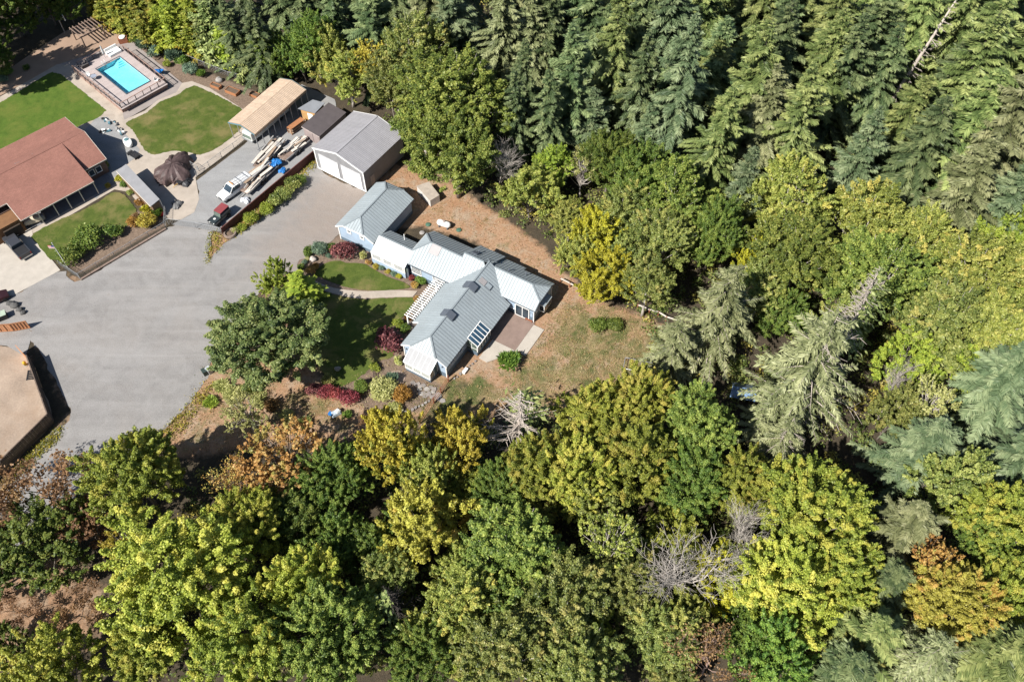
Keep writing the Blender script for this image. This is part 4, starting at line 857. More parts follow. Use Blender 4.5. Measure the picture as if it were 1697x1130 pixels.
for y in (-.55, .0, .55): MB().tube([(-2.5, y, 1.9), (.3, y, 1.98)], .035, 5).build('rack_bar', CHR, wt_)
for x in (-2.3, -1.0, .2): MB().beam((x, -.75, 1.86), (x, .75, 1.86), .06, .06).build('rack_cross', CHR, wt_)
MB().cbox((.32, 0, 2.0), (.18, .9, .12)).build('beacon_bar', mat('amber', (.5, .25, .1), .4), wt_)
pickup('dark grey pickup truck parked on the pale concrete driveway', G(31, 412), aim((46, 428), (14, 393)), paint('truck_charcoal', (.045, .047, .055)), None, 5.9, 2.4)
# small boxy 4x4 with maroon soft top
jp = thing('off_road_car', 'dark boxy off-road car with maroon soft top behind the yard gate', 'car', G(366, 364), aim((382, 346), (350, 376)))
loft([(-1.75, .74, .72, .5, 1.05), (.35, .74, .72, .5, 1.08), (1.7, .62, .56, .52, 1.02)], paint('jeep_green', (.03, .04, .042)), 'body', jp, .03)
loft([(-1.7, .72, .66, 1.05, 1.75), (.15, .72, .66, 1.08, 1.8)], GLASS, 'cab', jp); MB().cbox((-.78, 0, 1.82), (1.95, 1.42, .09)).build('soft_top', mat('maroon_canvas', (.22, .045, .05), .8, .1), jp, bevel=.04)
MB().slab([(.34, -.66, 1.08), (.34, .66, 1.08), (.18, .64, 1.75), (.18, -.64, 1.75)], (.05, 0, 0)).build('windscreen', GLASSG, jp)
MB().lathe([(.2, 0), (.2, .02), (.02, .025)], 16, (1.0, 0, 1.075)).build('bonnet_emblem', mat('emblem_white', (.7, .7, .68)), jp)
for s in (-1, 1):
    MB().box(.75, 1.75, s * .78 - .16, s * .78 + .16, .78, .86).build('fender', BLK, jp); MB().lathe([(.1, 0), (.1, .05)], 10, (1.72, s * .4, .82)).build('headlight', HEADL, jp)
    for x in (1.2, -1.1): wheel(jp, (x, s * .72, .38), .38)
MB().cbox((1.85, 0, .55), (.14, 1.5, .16)).build('bumper', CHR, jp)
# dark car nose and light-topped vehicle at the left edge
sv = thing('parked_car', 'dark red car cut off by the left edge of the photo beside the driveway', 'car', G(-8, 500), aim((-30, 510), (12, 492)))
loft([(-2.1, .8, .75, .4, .95), (-1.2, .86, .8, .35, 1.0), (1.2, .86, .78, .35, .95), (2.1, .75, .66, .4, .8)], paint('car_maroon', (.035, .012, .014)), 'body', sv, .04)
loft([(-1.6, .76, .6, .95, 1.3), (-.3, .78, .64, .98, 1.45), (.9, .76, .7, .94, .98)], GLASS, 'cab', sv)
for s in (-1, 1):
    for x in (1.3, -1.3): wheel(sv, (x, s * .75, .33), .33)
# ---------------------------------------------------------------- trailers heaped with timber
def trailer(label, a, b, w=2.0):
    A, B_ = G(*a), G(*b); L = (B_ - A).length; t = thing('flatbed_trailer', label, 'trailer', (A + B_) / 2, math.atan2((B_ - A).y, (B_ - A).x))
    n = 6
    for k in range(n): MB().box(-L / 2, L / 2, -w / 2 + k * w / n + .01, -w / 2 + (k + 1) * w / n - .01, .62, .68).build('deck_board', GWOOD, t)
    for s in (-1, 1):
        MB().box(-L / 2, L / 2, s * w / 2 - .04, s * w / 2 + .04, .5, .75).build('side_rail', POSTM, t)
        for x in (-.5, .4): wheel(t, (x, s * (w / 2 + .16), .34), .34)
    MB().beam((-L / 2, 0, .5), (-L / 2 - 1.2, 0, .45), .12, .12).build('tow_bar', POSTM, t)
    return t, L, w
WPALE = mat('pale_timber', (.56, .51, .45), .85, .22, 2); WMID = mat('mid_timber', (.33, .24, .17), .85, .25, 2); WGREY = mat('grey_timber', (.30, .29, .28), .85, .2, 2)
def heap(t, L, w, n, seed, lb, top=.68, spread=.9):
    rnd = random.Random(seed); boards = []
    for k in range(n):
        l = rnd.uniform(1.4, L * .75); bw = rnd.uniform(.15, .6); x = rnd.uniform(-L / 2 + l / 2, L / 2 - l / 2) * 1.05; y = rnd.uniform(-w / 2, w / 2) * spread
        o = MB().box(-l / 2, l / 2, -bw / 2, bw / 2, -.04, .04 + rnd.choice((0, 0, .06))).build('timber_board', rnd.choice((WPALE, WPALE, WPALE, WMID, WGREY)))
        o.matrix_world = t.matrix_basis @ Matrix.Translation((x, y, top + .08 + k * .035 + rnd.uniform(0, .1))) @ Matrix.Rotation(rnd.uniform(-.16, .16), 4, 'Z') @ Matrix.Rotation(rnd.uniform(-.05, .05), 4, 'Y') @ Matrix.Rotation(rnd.uniform(-.2, .2), 4, 'X')
        tag(o, lb, 'board', lb)
t1, L1, w1 = trailer('flatbed trailer of salvaged timber standing nearest the carport', (430, 283), (466, 237), 2.2)
heap(t1, L1, w1, 22, 1, 'salvaged board heaped on the trailer nearest the carport')
t2, L2, w2 = trailer('longer flatbed trailer of salvaged timber along the dark red fence', (404, 323), (455, 275), 2.1)
heap(t2, L2, w2, 24, 2, 'salvaged board heaped on the long trailer by the red fence')
t3, L3, w3 = trailer('trailer of reddish lumber at the top end of the dark red fence', (468, 268), (508, 234), 1.8)
heap(t3, L3, w3, 16, 3, 'lumber plank stacked on the trailer beside the grey metal garage')
def tarp(loc, s, label, m, seed, name='tarpaulin', flat=.45):
    rnd = random.Random(seed); n, k = 40, 12; vs = []; fs = []
    ph0 = [rnd.uniform(0, 6) for _ in range(4)]
    for i in range(k + 1):
        t = i / k
        for j in range(n):
            a = 2 * math.pi * j / n; w = 1 + .16 * math.sin(3 * a + ph0[0]) + .12 * math.sin(5 * a + ph0[1] + t * 4) + .09 * t * math.sin(13 * a + ph0[3]) + rnd.uniform(-.025, .025)
            r_ = s * math.sin(t * math.pi / 2) ** .9 * w; vs.append((r_ * math.cos(a), r_ * .75 * math.sin(a), max(0.02, s * flat * math.cos(t * math.pi / 2) * (1 + .25 * math.sin(4 * a + ph0[2]) * t + .2 * t * abs(math.sin(6.5 * a + ph0[3])) - .25 * max(0, math.sin(2 * a + ph0[1])) * t) + rnd.uniform(-.03, .03))))
    for i in range(k):
        for j in range(n): fs.append((i * n + j, i * n + (j + 1) % n, (i + 1) * n + (j + 1) % n, (i + 1) * n + j))
    fs = [f[::-1] for f in fs]
    o = MB().add(vs, fs).build(name, m); o.location = loc; o.rotation_euler = (0, 0, rnd.uniform(0, 6)); return tag(o, label, 'tarp')
tarp(G(457, 270, .9), 1.0, 'crumpled bright blue tarpaulin between the timber trailers', BLUEP, 4)
tarp(G(468, 283, .7), .7, 'small blue tarpaulin scrap on the timber beside the red fence', BLUEP, 5)
BT = mat('brown_tarp', (.075, .05, .048), .55, .25, 2)
tarp(G(291, 285, 0), 3.6, 'large shiny brown tarpaulin over a heap on the concrete pad', BT, 6, flat=.55)
tarp(G(275, 295, 0), 1.7, 'smaller dark brown tarpaulin fold at the left of the covered heap', BT, 7, flat=.5)
tarp(G(305, 302, 0), 1.3, 'charcoal sheet bunched below the large brown tarpaulin', mat('charcoal_sheet', (.05, .05, .055), .5, .2), 8, flat=.6)
tarp(G(293, 340, 0), 1.0, 'dark plastic sacks heaped at the end of the lean-to', mat('sack_grey', (.13, .13, .13), .5, .3, 3), 9, flat=.6)
tarp(G(407, 333, 0), .8, 'pale grey plastic sheet at the foot of the long timber trailer', mat('plastic_pale', (.5, .52, .56), .4, .2, 3), 10, flat=.7)
# ---------------------------------------------------------------- fences
def board_fence(name, label, pts, h, bw, m, postm=None, lean=0, cap=True, sub='board'):
    A0 = G(*pts[0]); t = thing(name, label, 'fence', A0, 0); rnd = random.Random(len(label)); shared = {}
    for i in range(len(pts) - 1):
        A, B_ = G(*pts[i]) - A0, G(*pts[i + 1]) - A0; d = B_ - A; L = d.length; n = max(1, round(L / bw)); ang = math.atan2(d.y, d.x); st = L / n
        key = round(st, 2)
        for k in range(n):
            c = A.lerp(B_, (k + .5) / n); M = Matrix.Translation(c) @ Matrix.Rotation(ang, 4, 'Z') @ Matrix.Rotation(rnd.uniform(-.02, .02), 4, 'X')
            if key not in shared: shared[key] = MB().box(-st * .48, st * .48, -.02, .02, 0, h).build(sub, m, t); shared[key].matrix_local = M
            else: inst(shared[key], t, M)
        for z in (h * .25, h * .8): MB().beam(A + Vector((0, 0, z)) + Vector((-math.sin(ang), math.cos(ang), 0)) * .06, B_ + Vector((0, 0, z)) + Vector((-math.sin(ang), math.cos(ang), 0)) * .06, .05, .1).build('rail', postm or m, t)
        if cap: MB().beam(A + Vector((0, 0, h + .03)), B_ + Vector((0, 0, h + .03)), .14, .05).build('cap_rail', postm or m, t)
    return t
BURG = mat('dark_red_stain', (.115, .042, .035), .8, .25, 2.5, fine=8)
board_fence('red_fence', 'dark red stained board fence between the gravel drive and the timber trailers', [(370, 390), (450, 322), (522, 262)], 1.5, .3, BURG)
FBRN = mat('fence_brown', (.12, .088, .07), .85, .25, 3); FTOP = mat('fence_cedar', (.42, .20, .10), .8, .15, 3)
board_fence('board_fence', 'tall dark brown board fence around the sandy yard casting a black shadow', [(55, 603), (90, 700), (-5, 795), (-60, 850)], 2.2, .22, FBRN)
# cedar gate leaves at the left edge
gt = thing('cedar_gate', 'new orange cedar double gate standing open at the left edge', 'gate', G(-4, 549), 0)
A = G(-4, 549); B_ = G(51, 545)
def gleaf(p, q, h=1.75):
    p, q = p - A, q - A; d = q - p; ang = math.atan2(d.y, d.x); n = 5
    for z in (.15, h - .08): MB().beam(p + Vector((0, 0, z)), q + Vector((0, 0, z)), .08, .16).build('frame_rail', ORW, gt)
    for k in range(n + 1): MB().beam(p.lerp(q, k / n) + Vector((0, 0, .15)), p.lerp(q, k / n) + Vector((0, 0, h)), .1, .06).build('frame_post', ORW, gt)
    for k in range(n * 2): 
        c = p.lerp(q, (k + .5) / (n * 2)); MB().cbox(c + Vector((-math.sin(ang), math.cos(ang), 0)) * .05 + Vector((0, 0, h / 2)), (d.length / (n * 2) * .9, .03, h - .2), ang).build('board', FTOP, gt)
gleaf(G(-26, 552), G(23, 549)); gleaf(G(24, 549), G(51, 544))
g2 = thing('cedar_gate_leaf', 'narrow cedar gate leaf ajar at the top of the brown fence', 'gate', G(42, 592), 0)
MB().cbox((G(50, 600) - G(42, 592)) / 2 * 1.0 + Vector((0, 0, 1.0)), ((G(54, 604) - G(34, 582)).length, .08, 1.9), aim((34, 582), (54, 604))).build('leaf', FTOP, g2)
# chain-link runs: posts, rails and wire
WIRE = mat('galvanised_wire', (.33, .34, .35), .45, .08, metal=.3)
def chainlink(label, pts, h=1.5, name='chain_link_fence', m=WIRE, step=3.0, wires=True, cat='fence', wr=.008, ws=.35):
    A0 = G(*pts[0]); t = thing(name, label, cat, A0, 0)
    for i in range(len(pts) - 1):
        A, B_ = G(*pts[i]) - A0, G(*pts[i + 1]) - A0; L = (B_ - A).length; n = max(1, round(L / step)); up = Vector((0, 0, 1))
        for k in range(n + (1 if i == len(pts) - 2 else 0)): p = A.lerp(B_, k / n); MB().tube([p, p + up * (h + .08)], .04, 6).build('post', m, t)
        MB().tube([A + up * h, B_ + up * h], .03, 5).build('top_rail', m, t)
        if wires:
            w = MB(); k = int(L / ws)
            for j in range(k):
                p, q = A.lerp(B_, j / k), A.lerp(B_, min(1, (j + 2.2) / k)); w.beam(p + up * .05, q + up * h, wr * 2, wr * 2); w.beam(q + up * .05, p + up * h, wr * 2, wr * 2)
            struct(w.build('wire_mesh', m, t), 'stuff')
    return t
chainlink('chain-link fence along the shrub bed above the big gravel lot', [(133, 462), (275, 377), (276, 350)], 1.2)
chainlink('wide chain-link gate across the entrance to the gravel yard', [(280, 372), (325, 378), (367, 387)], 1.3, 'yard_gate', step=4, cat='gate')
chainlink('chain-link fence beside the concrete path and oval lawn', [(326, 293), (368, 262), (408, 232)], 1.2)
chainlink('low chain-link kennel gate by the brown tarpaulin heap', [(318, 276), (330, 284), (327, 292)], 1.1, 'kennel_gate', cat='gate')
chainlink('galvanised farm gate lying beside the driveway shrubs', [(100, 440), (134, 463)], 1.1, 'farm_gate', step=5, cat='gate', ws=.2)
chainlink('pale wire fence along the bark bed under the hedge', [(212, 52), (300, 95), (380, 128), (452, 142)], 1.1, ws=.5)
# stone kerb under the shrub-bed fence
kb = thing('stone_kerb', 'weathered timber retaining edge below the shrub bed fence', 'kerb', G(135, 464), 0)
_a, _b = Vector((0, 0, 0)), G(276, 380) - G(135, 464)
for k in range(9): MB().beam(_a.lerp(_b, k / 9) + Vector((0, 0, .12)), _a.lerp(_b, (k + .97) / 9) + Vector((0, 0, .12)), .3, .3).build('sleeper', GWOOD, kb)
# post-and-rail fences of the blue house
def postrail(label, pts, h, m, top=None, cat='fence', rails=(1.0,), wire=False, n_each=None):
    A0 = G(*pts[0]); t = thing('post_and_rail_fence', label, cat, A0, 0); up = Vector((0, 0, 1))
    for i, p in enumerate(pts): q = G(*p) - A0; MB().beam(q, q + up * (h + .1), .14, .14).build('post', m, t)
    for i in range(len(pts) - 1):
        A, B_ = G(*pts[i]) - A0, G(*pts[i + 1]) - A0
        for r_ in rails: MB().beam(A + up * h * r_, B_ + up * h * r_, .22 if r_ == 1.0 and top else .05, .07 if r_ == 1 else .05).build('rail', top or m, t)
    return t
postrail('red-brown post fence running downhill from the front corner of the house', [(743, 632), (731, 652), (719, 668), (696, 702)], 1.35, WOODR, rails=(.95, .5, .1))
postrail('fence with a pale flat rail running from the house into the yellow trees', [(928, 468), (944, 476), (960, 485)], .95, WOODR, WPALE)
postrail('fence with a pale pinkish rail under the grey-green fir', [(1056, 512), (1075, 520), (1090, 524), (1103, 532), (1122, 538)], 1.0, WOODR, WPALE)
# ---------------------------------------------------------------- objects behind and beside the blue house
pt = thing('propane_tank', 'white capsule propane tank on the bare soil behind the house', 'tank', G(736, 376), aim((724, 368), (748, 376)))
MB().lathe([(.02, -1.15), (.32, -1.05), (.48, -.8), (.5, 0), (.48, .8), (.32, 1.05), (.02, 1.15)], 18).build('shell', WHITE, pt, True).rotation_euler = (0, R(90), 0)
pt.children[0].location = (0, 0, .72)
MB().lathe([(.2, 0), (.22, .12), (.1, .18)], 12, (0.05, 0, 1.2)).build('valve_dome', mat('dome_taupe', (.3, .25, .23)), pt)
for x in (-.7, .7): MB().box(x - .08, x + .08, -.4, .4, 0, .35).build('foot', DARK, pt)
GRNP = mat('green_lid', (.06, .13, .09), .6, .1)
for k, (x, y, lb) in enumerate(((709.5, 372.5, 'green septic lid between the propane tank and the garage'), (760.5, 381.5, 'green septic lid to the right of the propane tank'), (699.5, 386, 'grey septic lid closest to the house roof'))):
    tag(MB().lathe([(.42, 0), (.42, .08), (.36, .13), (.05, .15)], 16, G(x, y)).build('septic_lid', GRNP if k < 2 else rk, None, True), lb, 'lid')
ws_ = thing('storage_box', 'white roofless storage box half under the big green tree behind the blue garage', 'storage box', G(714, 342), HA)
q = [G(692, 319) , G(714, 343), G(729, 334), G(712, 312)]
M_i = (Matrix.Translation(G(714, 342)) @ Matrix.Rotation(HA, 4, 'Z')).inverted(); loc_ = [M_i @ p for p in q]
MB().prism([(p.x, p.y) for p in loc_], 0, 1.3).build('shell', mat('box_white', (.55, .53, .5), .6), ws_); MB().prism([(p.x * 1.02, p.y * 1.02) for p in loc_], 1.3, 1.37).build('lid', mat('lid_beige', (.36, .31, .26)), ws_)
tg = thing('tire_planter', 'concrete ring planter at the foot of the dark red fence', 'planter', G(382, 389))
MB().lathe([(.95, 0), (1.0, .25), (.95, .5), (.72, .5), (.68, .2), (.66, .2)], 20).build('ring', mat('ring_brown', (.21, .16, .13), .85), tg); MB().lathe([(.66, .2), (.4, .35), (.05, .42)], 14).build('soil', SOILM, tg)
def bin_(x, y, label, m, rz=.4, s=1.0, name='wheelie_bin'):
    t = thing(name, label, 'bin', G(x, y), rz); MB().cbox((0, 0, .5 * s), (.6 * s, .7 * s, 1.0 * s), taper=1.15).build('body', m, t, bevel=.03)
    MB().cbox((0, 0, 1.05 * s), (.74 * s, .84 * s, .1), rx=.1).build('lid', m, t); return t
bin_(348, 617, 'pale grey crate at the gravel edge below the big green tree', mat('crate_grey', (.4, .42, .45)), .9, .9, 'crate')
bin_(341, 620, 'dark bin beside the pale crate at the gravel edge', mat('bin_green', (.03, .05, .045)), .6, .9)
cb = thing('covered_mower', 'blue and white crumpled cover on the bank below the red bushes', 'cover', G(557, 686), .6)
MB().cbox((0, 0, .3), (1.5, .9, .6), taper=.75).build('cover', mat('mower_cover', (.38, .44, .50), .4, .35, 3), cb, bevel=.12); MB().cbox((.3, .0, .65), (.7, .6, .2), taper=.6, rz=.3).build('top_fold', WHITE, cb)
MB().cbox((-.6, .2, .35), (.5, .6, .4), rz=.5).build('side_fold', BLUEP, cb)
tr_ = thing('garden_trellis', 'dark leaning lattice at the edge of the lawn above the pale shrub', 'trellis', G(623, 628), R(100))
for k in range(6): MB().beam((-.9 + k * .36, 0, 0), (-.9 + k * .36, .25, .8), .04, .04).build('slat', BLK, tr_)
for z in (.1, .75): MB().beam((-1, z * .3, z), (1, z * .3, z), .05, .05).build('rail', BLK, tr_)
ac = thing('utility_box', 'small white utility box on the ground by the shaded house wall', 'box', G(771, 616), HA)
MB().box(-.45, .45, -.2, .2, 0, .35).build('body', WHITE, ac, bevel=.02); MB().box(-.47, .47, -.22, .22, .35, .4).build('lid', WHITE, ac)
fl = thing('flagpole', 'white flagpole with a small striped flag at the edge of the driveway', 'flagpole', G(112, 443))
top = G(82, 400, 5.5) - G(112, 443); MB().tube([(0, 0, 0), (top.x * .15, top.y * .15, 5.4)], [.06, .04], 7).build('pole', WHITE, fl)
for k in range(6): MB().box(-.9, -.05, -.02, .02, 4.25 + k * .1, 4.35 + k * .1).build('stripe', mat('flag_red', (.4, .03, .04), .8) if k % 2 else mat('flag_white', (.65, .63, .62), .8), fl)
MB().box(-.42, -.05, -.03, .03, 4.55, 4.85).build('canton', mat('flag_blue', (.03, .05, .18), .8), fl)
MB().lathe([(.01, 5.5), (.09, 5.44), (.09, 5.38), (.01, 5.34)], 8).build('finial', POSTM, fl)
pr = thing('patio_spa', 'oval white garden tub with a grey lid in the shade of the red-roofed house', 'tub', Z(Z2, 1050, 295), R(-55))
v = MB().lathe([(.55, 0), (.75, .3), (.78, .75), (.7, .8)], 18); v.v = [(x * 1.5, y * .85, z) for x, y, z in v.v]; v.build('shell', WHITE, pr, True)
v = MB().lathe([(.5, .8), (.45, .86), (.02, .9)], 14); v.v = [(x * .8 - .45, y * .85, z) for x, y, z in v.v]; v.build('lid', mat('tub_teal', (.12, .22, .24), .4), pr)
for k, (x, y, l, rz, lb) in enumerate(((870, 110, 1.6, -.7, 'grey junk pile nearest the lawn edge on the small gravel patch'), (935, 140, 2.2, -.8, 'pale pipes and junk along the edge of the small gravel patch'), (850, 195, 1.2, .3, 'white scrap heap in the middle of the small gravel patch'), (985, 190, 1.5, -1.0, 'black scrap pile at the lower corner of the small gravel patch'))):
    t = thing('scrap_pile', lb, 'scrap', Z(Z2, x, y), rz); rnd = random.Random(k)
    for j in range(7): MB().cbox((rnd.uniform(-l, l) * .6, rnd.uniform(-.3, .3), rnd.uniform(.1, .35)), (rnd.uniform(.3, 1.1), rnd.uniform(.1, .35), rnd.uniform(.1, .4)), rnd.uniform(-.6, .6), rnd.uniform(-.3, .3)).build('scrap', rnd.choice((WGREY, WHITE, BLK, TEAL)), t)
rc = thing('picnic_bench', 'dark slatted bench at the corner of the path and small gravel patch', 'bench', Z(Z2, 1090, 390), R(-35))
for k in range(5): MB().box(-1.1, 1.1, -.5 + k * .22, -.34 + k * .22, .45, .5).build('slat', BLK, rc)
for x in (-.9, .9): MB().box(x - .06, x + .06, -.45, .5, 0, .45).build('leg', BLK, rc)
tl = thing('scaffold_boards', 'stack of aluminium ladders lying beside the carport posts', 'ladders', Z(Z3, 660, 640), R(48))
for k in range(4): MB().box(-2.2, 2.2, -.5 + k * .28, -.4 + k * .28, .2 + .1 * k, .3 + .1 * k).build('ladder_rail', POSTM, tl)
for k in range(9): MB().box(-2 + k * .5, -1.94 + k * .5, -.5, .4, .34, .4).build('rung', POSTM, tl)
cr = thing('crate_rack', 'open timber rack between the carport and the taupe shed', 'rack', Z(Z3, 860, 510), R(52))
for z in (.15, .7, 1.2): MB().box(-1.6, 1.6, -.5, .5, z, z + .06).build('shelf', ORW if z > 1 else WMID, cr)
for x in (-1.55, 1.55):
    for y in (-.45, .45): MB().box(x - .05, x + .05, y - .05, y + .05, 0, 1.3).build('post', ORW, cr)
qd = thing('quad_trailer', 'small dark utility cart with yellow handle below the tarpaulin heap', 'cart', G(304, 304), aim((292, 308), (316, 296)))
MB().cbox((0, 0, .55), (1.5, .8, .4), taper=1.2).build('tub', BLK, qd); MB().tube([(-.8, 0, .5), (-1.8, 0, .2)], .04, 5).build('handle', mat('yellow_paint', (.5, .3, .03)), qd)
for y in (-.48, .48): wheel(qd, (0, y, .3), .3, .18)
bx3 = thing('pallet', 'dark plastic pallet leaning inside the sandy yard fence', 'pallet', G(51, 621), R(10))
for k in range(6): MB().box(-.45, .45, -.85 + k * .28, -.68 + k * .28, .1, .15).build('slat', BLK, bx3)
for x in (-.4, .4): MB().box(x - .05, x + .05, -.85, .75, 0, .1).build('runner', BLK, bx3)
hy = thing('yellow_valve', 'yellow hydrant-like fitting beside the black pallet', 'hydrant', G(43, 605)); MB().lathe([(.2, 0), (.2, .5), (.26, .55), (.2, .75), (.03, .85)], 10).build('body', mat('hydrant_yellow', (.55, .36, .02), .5), hy, True); MB().lathe([(.32, 0), (.3, .08)], 10).build('base', rk, hy)
fc = thing('filing_cabinet', 'pale green flat-topped cabinet beside the cedar gate at the left edge', 'cabinet', G(5, 527), R(30)); MB().box(-.7, .7, -.5, .5, 0, .9).build('body', BLK, fc); MB().box(-.72, .72, -.52, .52, .9, .96).build('top', mat('pale_green', (.35, .42, .33), .6), fc)
for k, (x, y, s) in enumerate(((18, 504, .6), (26, 507, .65), (33, 514, .5), (39, 519, .45))): boulder(x, y, s, ('largest', 'second', 'third', 'smallest')[k] + ' dark boulder in the short row below the concrete driveway', mat('rock_dark', (.09, .088, .085), .9, .25, 3, bstr=.3), 20 + k)
# blue tarp under the fir, metal bed frame and orange bucket in the yard edge
tp = thing('tarp_shelter', 'pale blue tarp shelter half hidden under the grey fir', 'shelter', G(1230, 655), R(-14))
MB().slab([(-1.7, -1.1, .7), (1.7, -1.1, .7), (1.6, .2, 1.5), (-1.6, .2, 1.5)], (0, 0, .04)).build('front_sheet', mat('tarp_pale_blue', (.16, .27, .45), .4, .2, 2), tp); MB().slab([(-1.7, 1.4, .7), (1.7, 1.4, .7), (1.6, .2, 1.52), (-1.6, .2, 1.52)], (0, 0, .04)).build('back_sheet', mat('tarp_slate', (.12, .16, .2), .4, .2, 2), tp)
for x in (-1.6, 1.6):
    for y in (-1.05, 1.35): MB().tube([(x, y, 0), (x, y, .75)], .04, 5).build('pole', POSTM, tp)
rf = thing('raised_frame', 'metal pipe kennel frame at the edge of the dry grass', 'frame', G(1060, 612), R(-14))
for y in (-.9, .9):
    MB().tube([(-2.2, y, .8), (2.4, y, .8)], .05, 6).build('rail', WHITE if y < 0 else POSTM, rf)
    for x in (-2.2, 0, 2.4): MB().tube([(x, y, 0), (x, y, .8)], .05, 6).build('post', POSTM, rf)
for x in (-2.2, 2.4): MB().tube([(x, -.9, .8), (x, .9, .8)], .05, 6).build('end_rail', POSTM, rf)
ob = thing('feed_bucket', 'orange tub with black opening beside the pipe frame', 'tub', G(1107, 630)); MB().lathe([(.35, 0), (.45, .6), (.48, .62), (.4, .6), (.33, .1)], 14).build('body', mat('orange_plastic', (.55, .16, .07), .5), ob); MB().lathe([(.3, .08), (.02, .1)], 12).build('inside', BLK, ob)
# ---------------------------------------------------------------- foliage kit
LEAFK = 2.65
def leafmat(name, cols, patch=None, pamt=0.0, trans=0.34, spec=0.35):
    """cols = dark, mid, light leaf colour; patch = second colour in drifts through the crown"""
    cols = [[min(.6, k * LEAFK) for k in c] for c in cols]; patch = patch and [min(.6, k * LEAFK) for k in patch]
    m, nt, b = newmat(name)
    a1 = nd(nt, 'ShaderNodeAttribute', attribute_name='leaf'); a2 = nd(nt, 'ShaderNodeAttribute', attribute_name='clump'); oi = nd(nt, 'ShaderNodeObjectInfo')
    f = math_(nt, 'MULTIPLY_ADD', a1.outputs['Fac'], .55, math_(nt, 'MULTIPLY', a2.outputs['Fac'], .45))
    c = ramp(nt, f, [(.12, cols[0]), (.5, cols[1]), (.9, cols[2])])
    if patch:
        n = noise(nt, .16, 3, .6); v = math_(nt, 'MULTIPLY_ADD', math_(nt, 'SUBTRACT', a2.outputs['Fac'], .5), .35, n.outputs[0])
        c = mixc(nt, ramp(nt, v, [(.62 - pamt * .4, 0.0), (.74 - pamt * .4, .95)]), c, patch)
    hs = nd(nt, 'ShaderNodeHueSaturation'); nt.links.new(c, hs.inputs['Color'])
    nt.links.new(math_(nt, 'MULTIPLY_ADD', oi.outputs['Random'], .022, .491), hs.inputs['Hue']); nt.links.new(math_(nt, 'MULTIPLY_ADD', oi.outputs['Random'], .35, .84), hs.inputs['Value'])
    nt.links.new(hs.outputs[0], b.inputs['Base Color']); b.inputs['Roughness'].default_value = .5; b.inputs['Specular IOR Level'].default_value = spec
    t = nd(nt, 'ShaderNodeBsdfTranslucent'); nt.links.new(hs.outputs[0], t.inputs[0]); mx = nd(nt, 'ShaderNodeMixShader'); mx.inputs[0].default_value = trans
    nt.links.new(b.outputs[0], mx.inputs[1]); nt.links.new(t.outputs[0], mx.inputs[2]); nt.links.new(mx.outputs[0], nt.nodes['Material Output'].inputs[0]); return m
def unit(v): return v / np.maximum(np.linalg.norm(v, axis=1, keepdims=True), 1e-9)
def leaves(name, c, axis, nrm, ln, wd, leaf, clump, m):
    """one small rhombic face per leaf or needle spray: centre, long axis, face normal, length, width"""
    c = np.asarray(c, np.float32); axis = unit(axis); side = unit(np.cross(nrm, axis)); n = len(c)
    v = np.empty((n, 4, 3), np.float32); l = ln[:, None] * .5; w = wd[:, None] * .5
    v[:, 0] = c - axis * l; v[:, 1] = c + side * w - axis * l * .1; v[:, 2] = c + axis * l; v[:, 3] = c - side * w - axis * l * .1
    me = bpy.data.meshes.new(name); me.vertices.add(n * 4); me.loops.add(n * 4); me.polygons.add(n)
    me.vertices.foreach_set('co', v.ravel()); me.loops.foreach_set('vertex_index', np.arange(n * 4, dtype=np.int32)); me.polygons.foreach_set('loop_start', np.arange(0, n * 4, 4, dtype=np.int32))
    for nm, a in (('leaf', leaf), ('clump', clump)): at = me.attributes.new(nm, 'FLOAT', 'FACE'); at.data.foreach_set('value', np.asarray(a, np.float32))
    me.materials.append(m); me.update(); return me
def rand_dirs(rng, n, zmin=-1.0):
    z = rng.uniform(zmin, 1, n); a = rng.uniform(0, 2 * np.pi, n); r_ = np.sqrt(1 - z * z); return np.stack([r_ * np.cos(a), r_ * np.sin(a), z], 1)
BARK = mat('bark_grey', (.17, .145, .12), .9, .25, 3, bstr=.3); BARKP = mat('bark_pale', (.42, .38, .34), .85, .2, 3); BARKD = mat('bark_dark', (.05, .042, .036), .9, .3, 3); BARKW = mat('dead_wood', (.45, .39, .34), .9, .15, 3); BARKR = mat('dead_pink', (.32, .22, .18), .9, .2, 3)
PROTO = {}
def mesh_of(mb, name, m):
    me = bpy.data.meshes.new(name); me.from_pydata(mb.v, [], mb.f); me.update(); me.materials.append(m)
    me.polygons.foreach_set('use_smooth', [True] * len(me.polygons)); return me
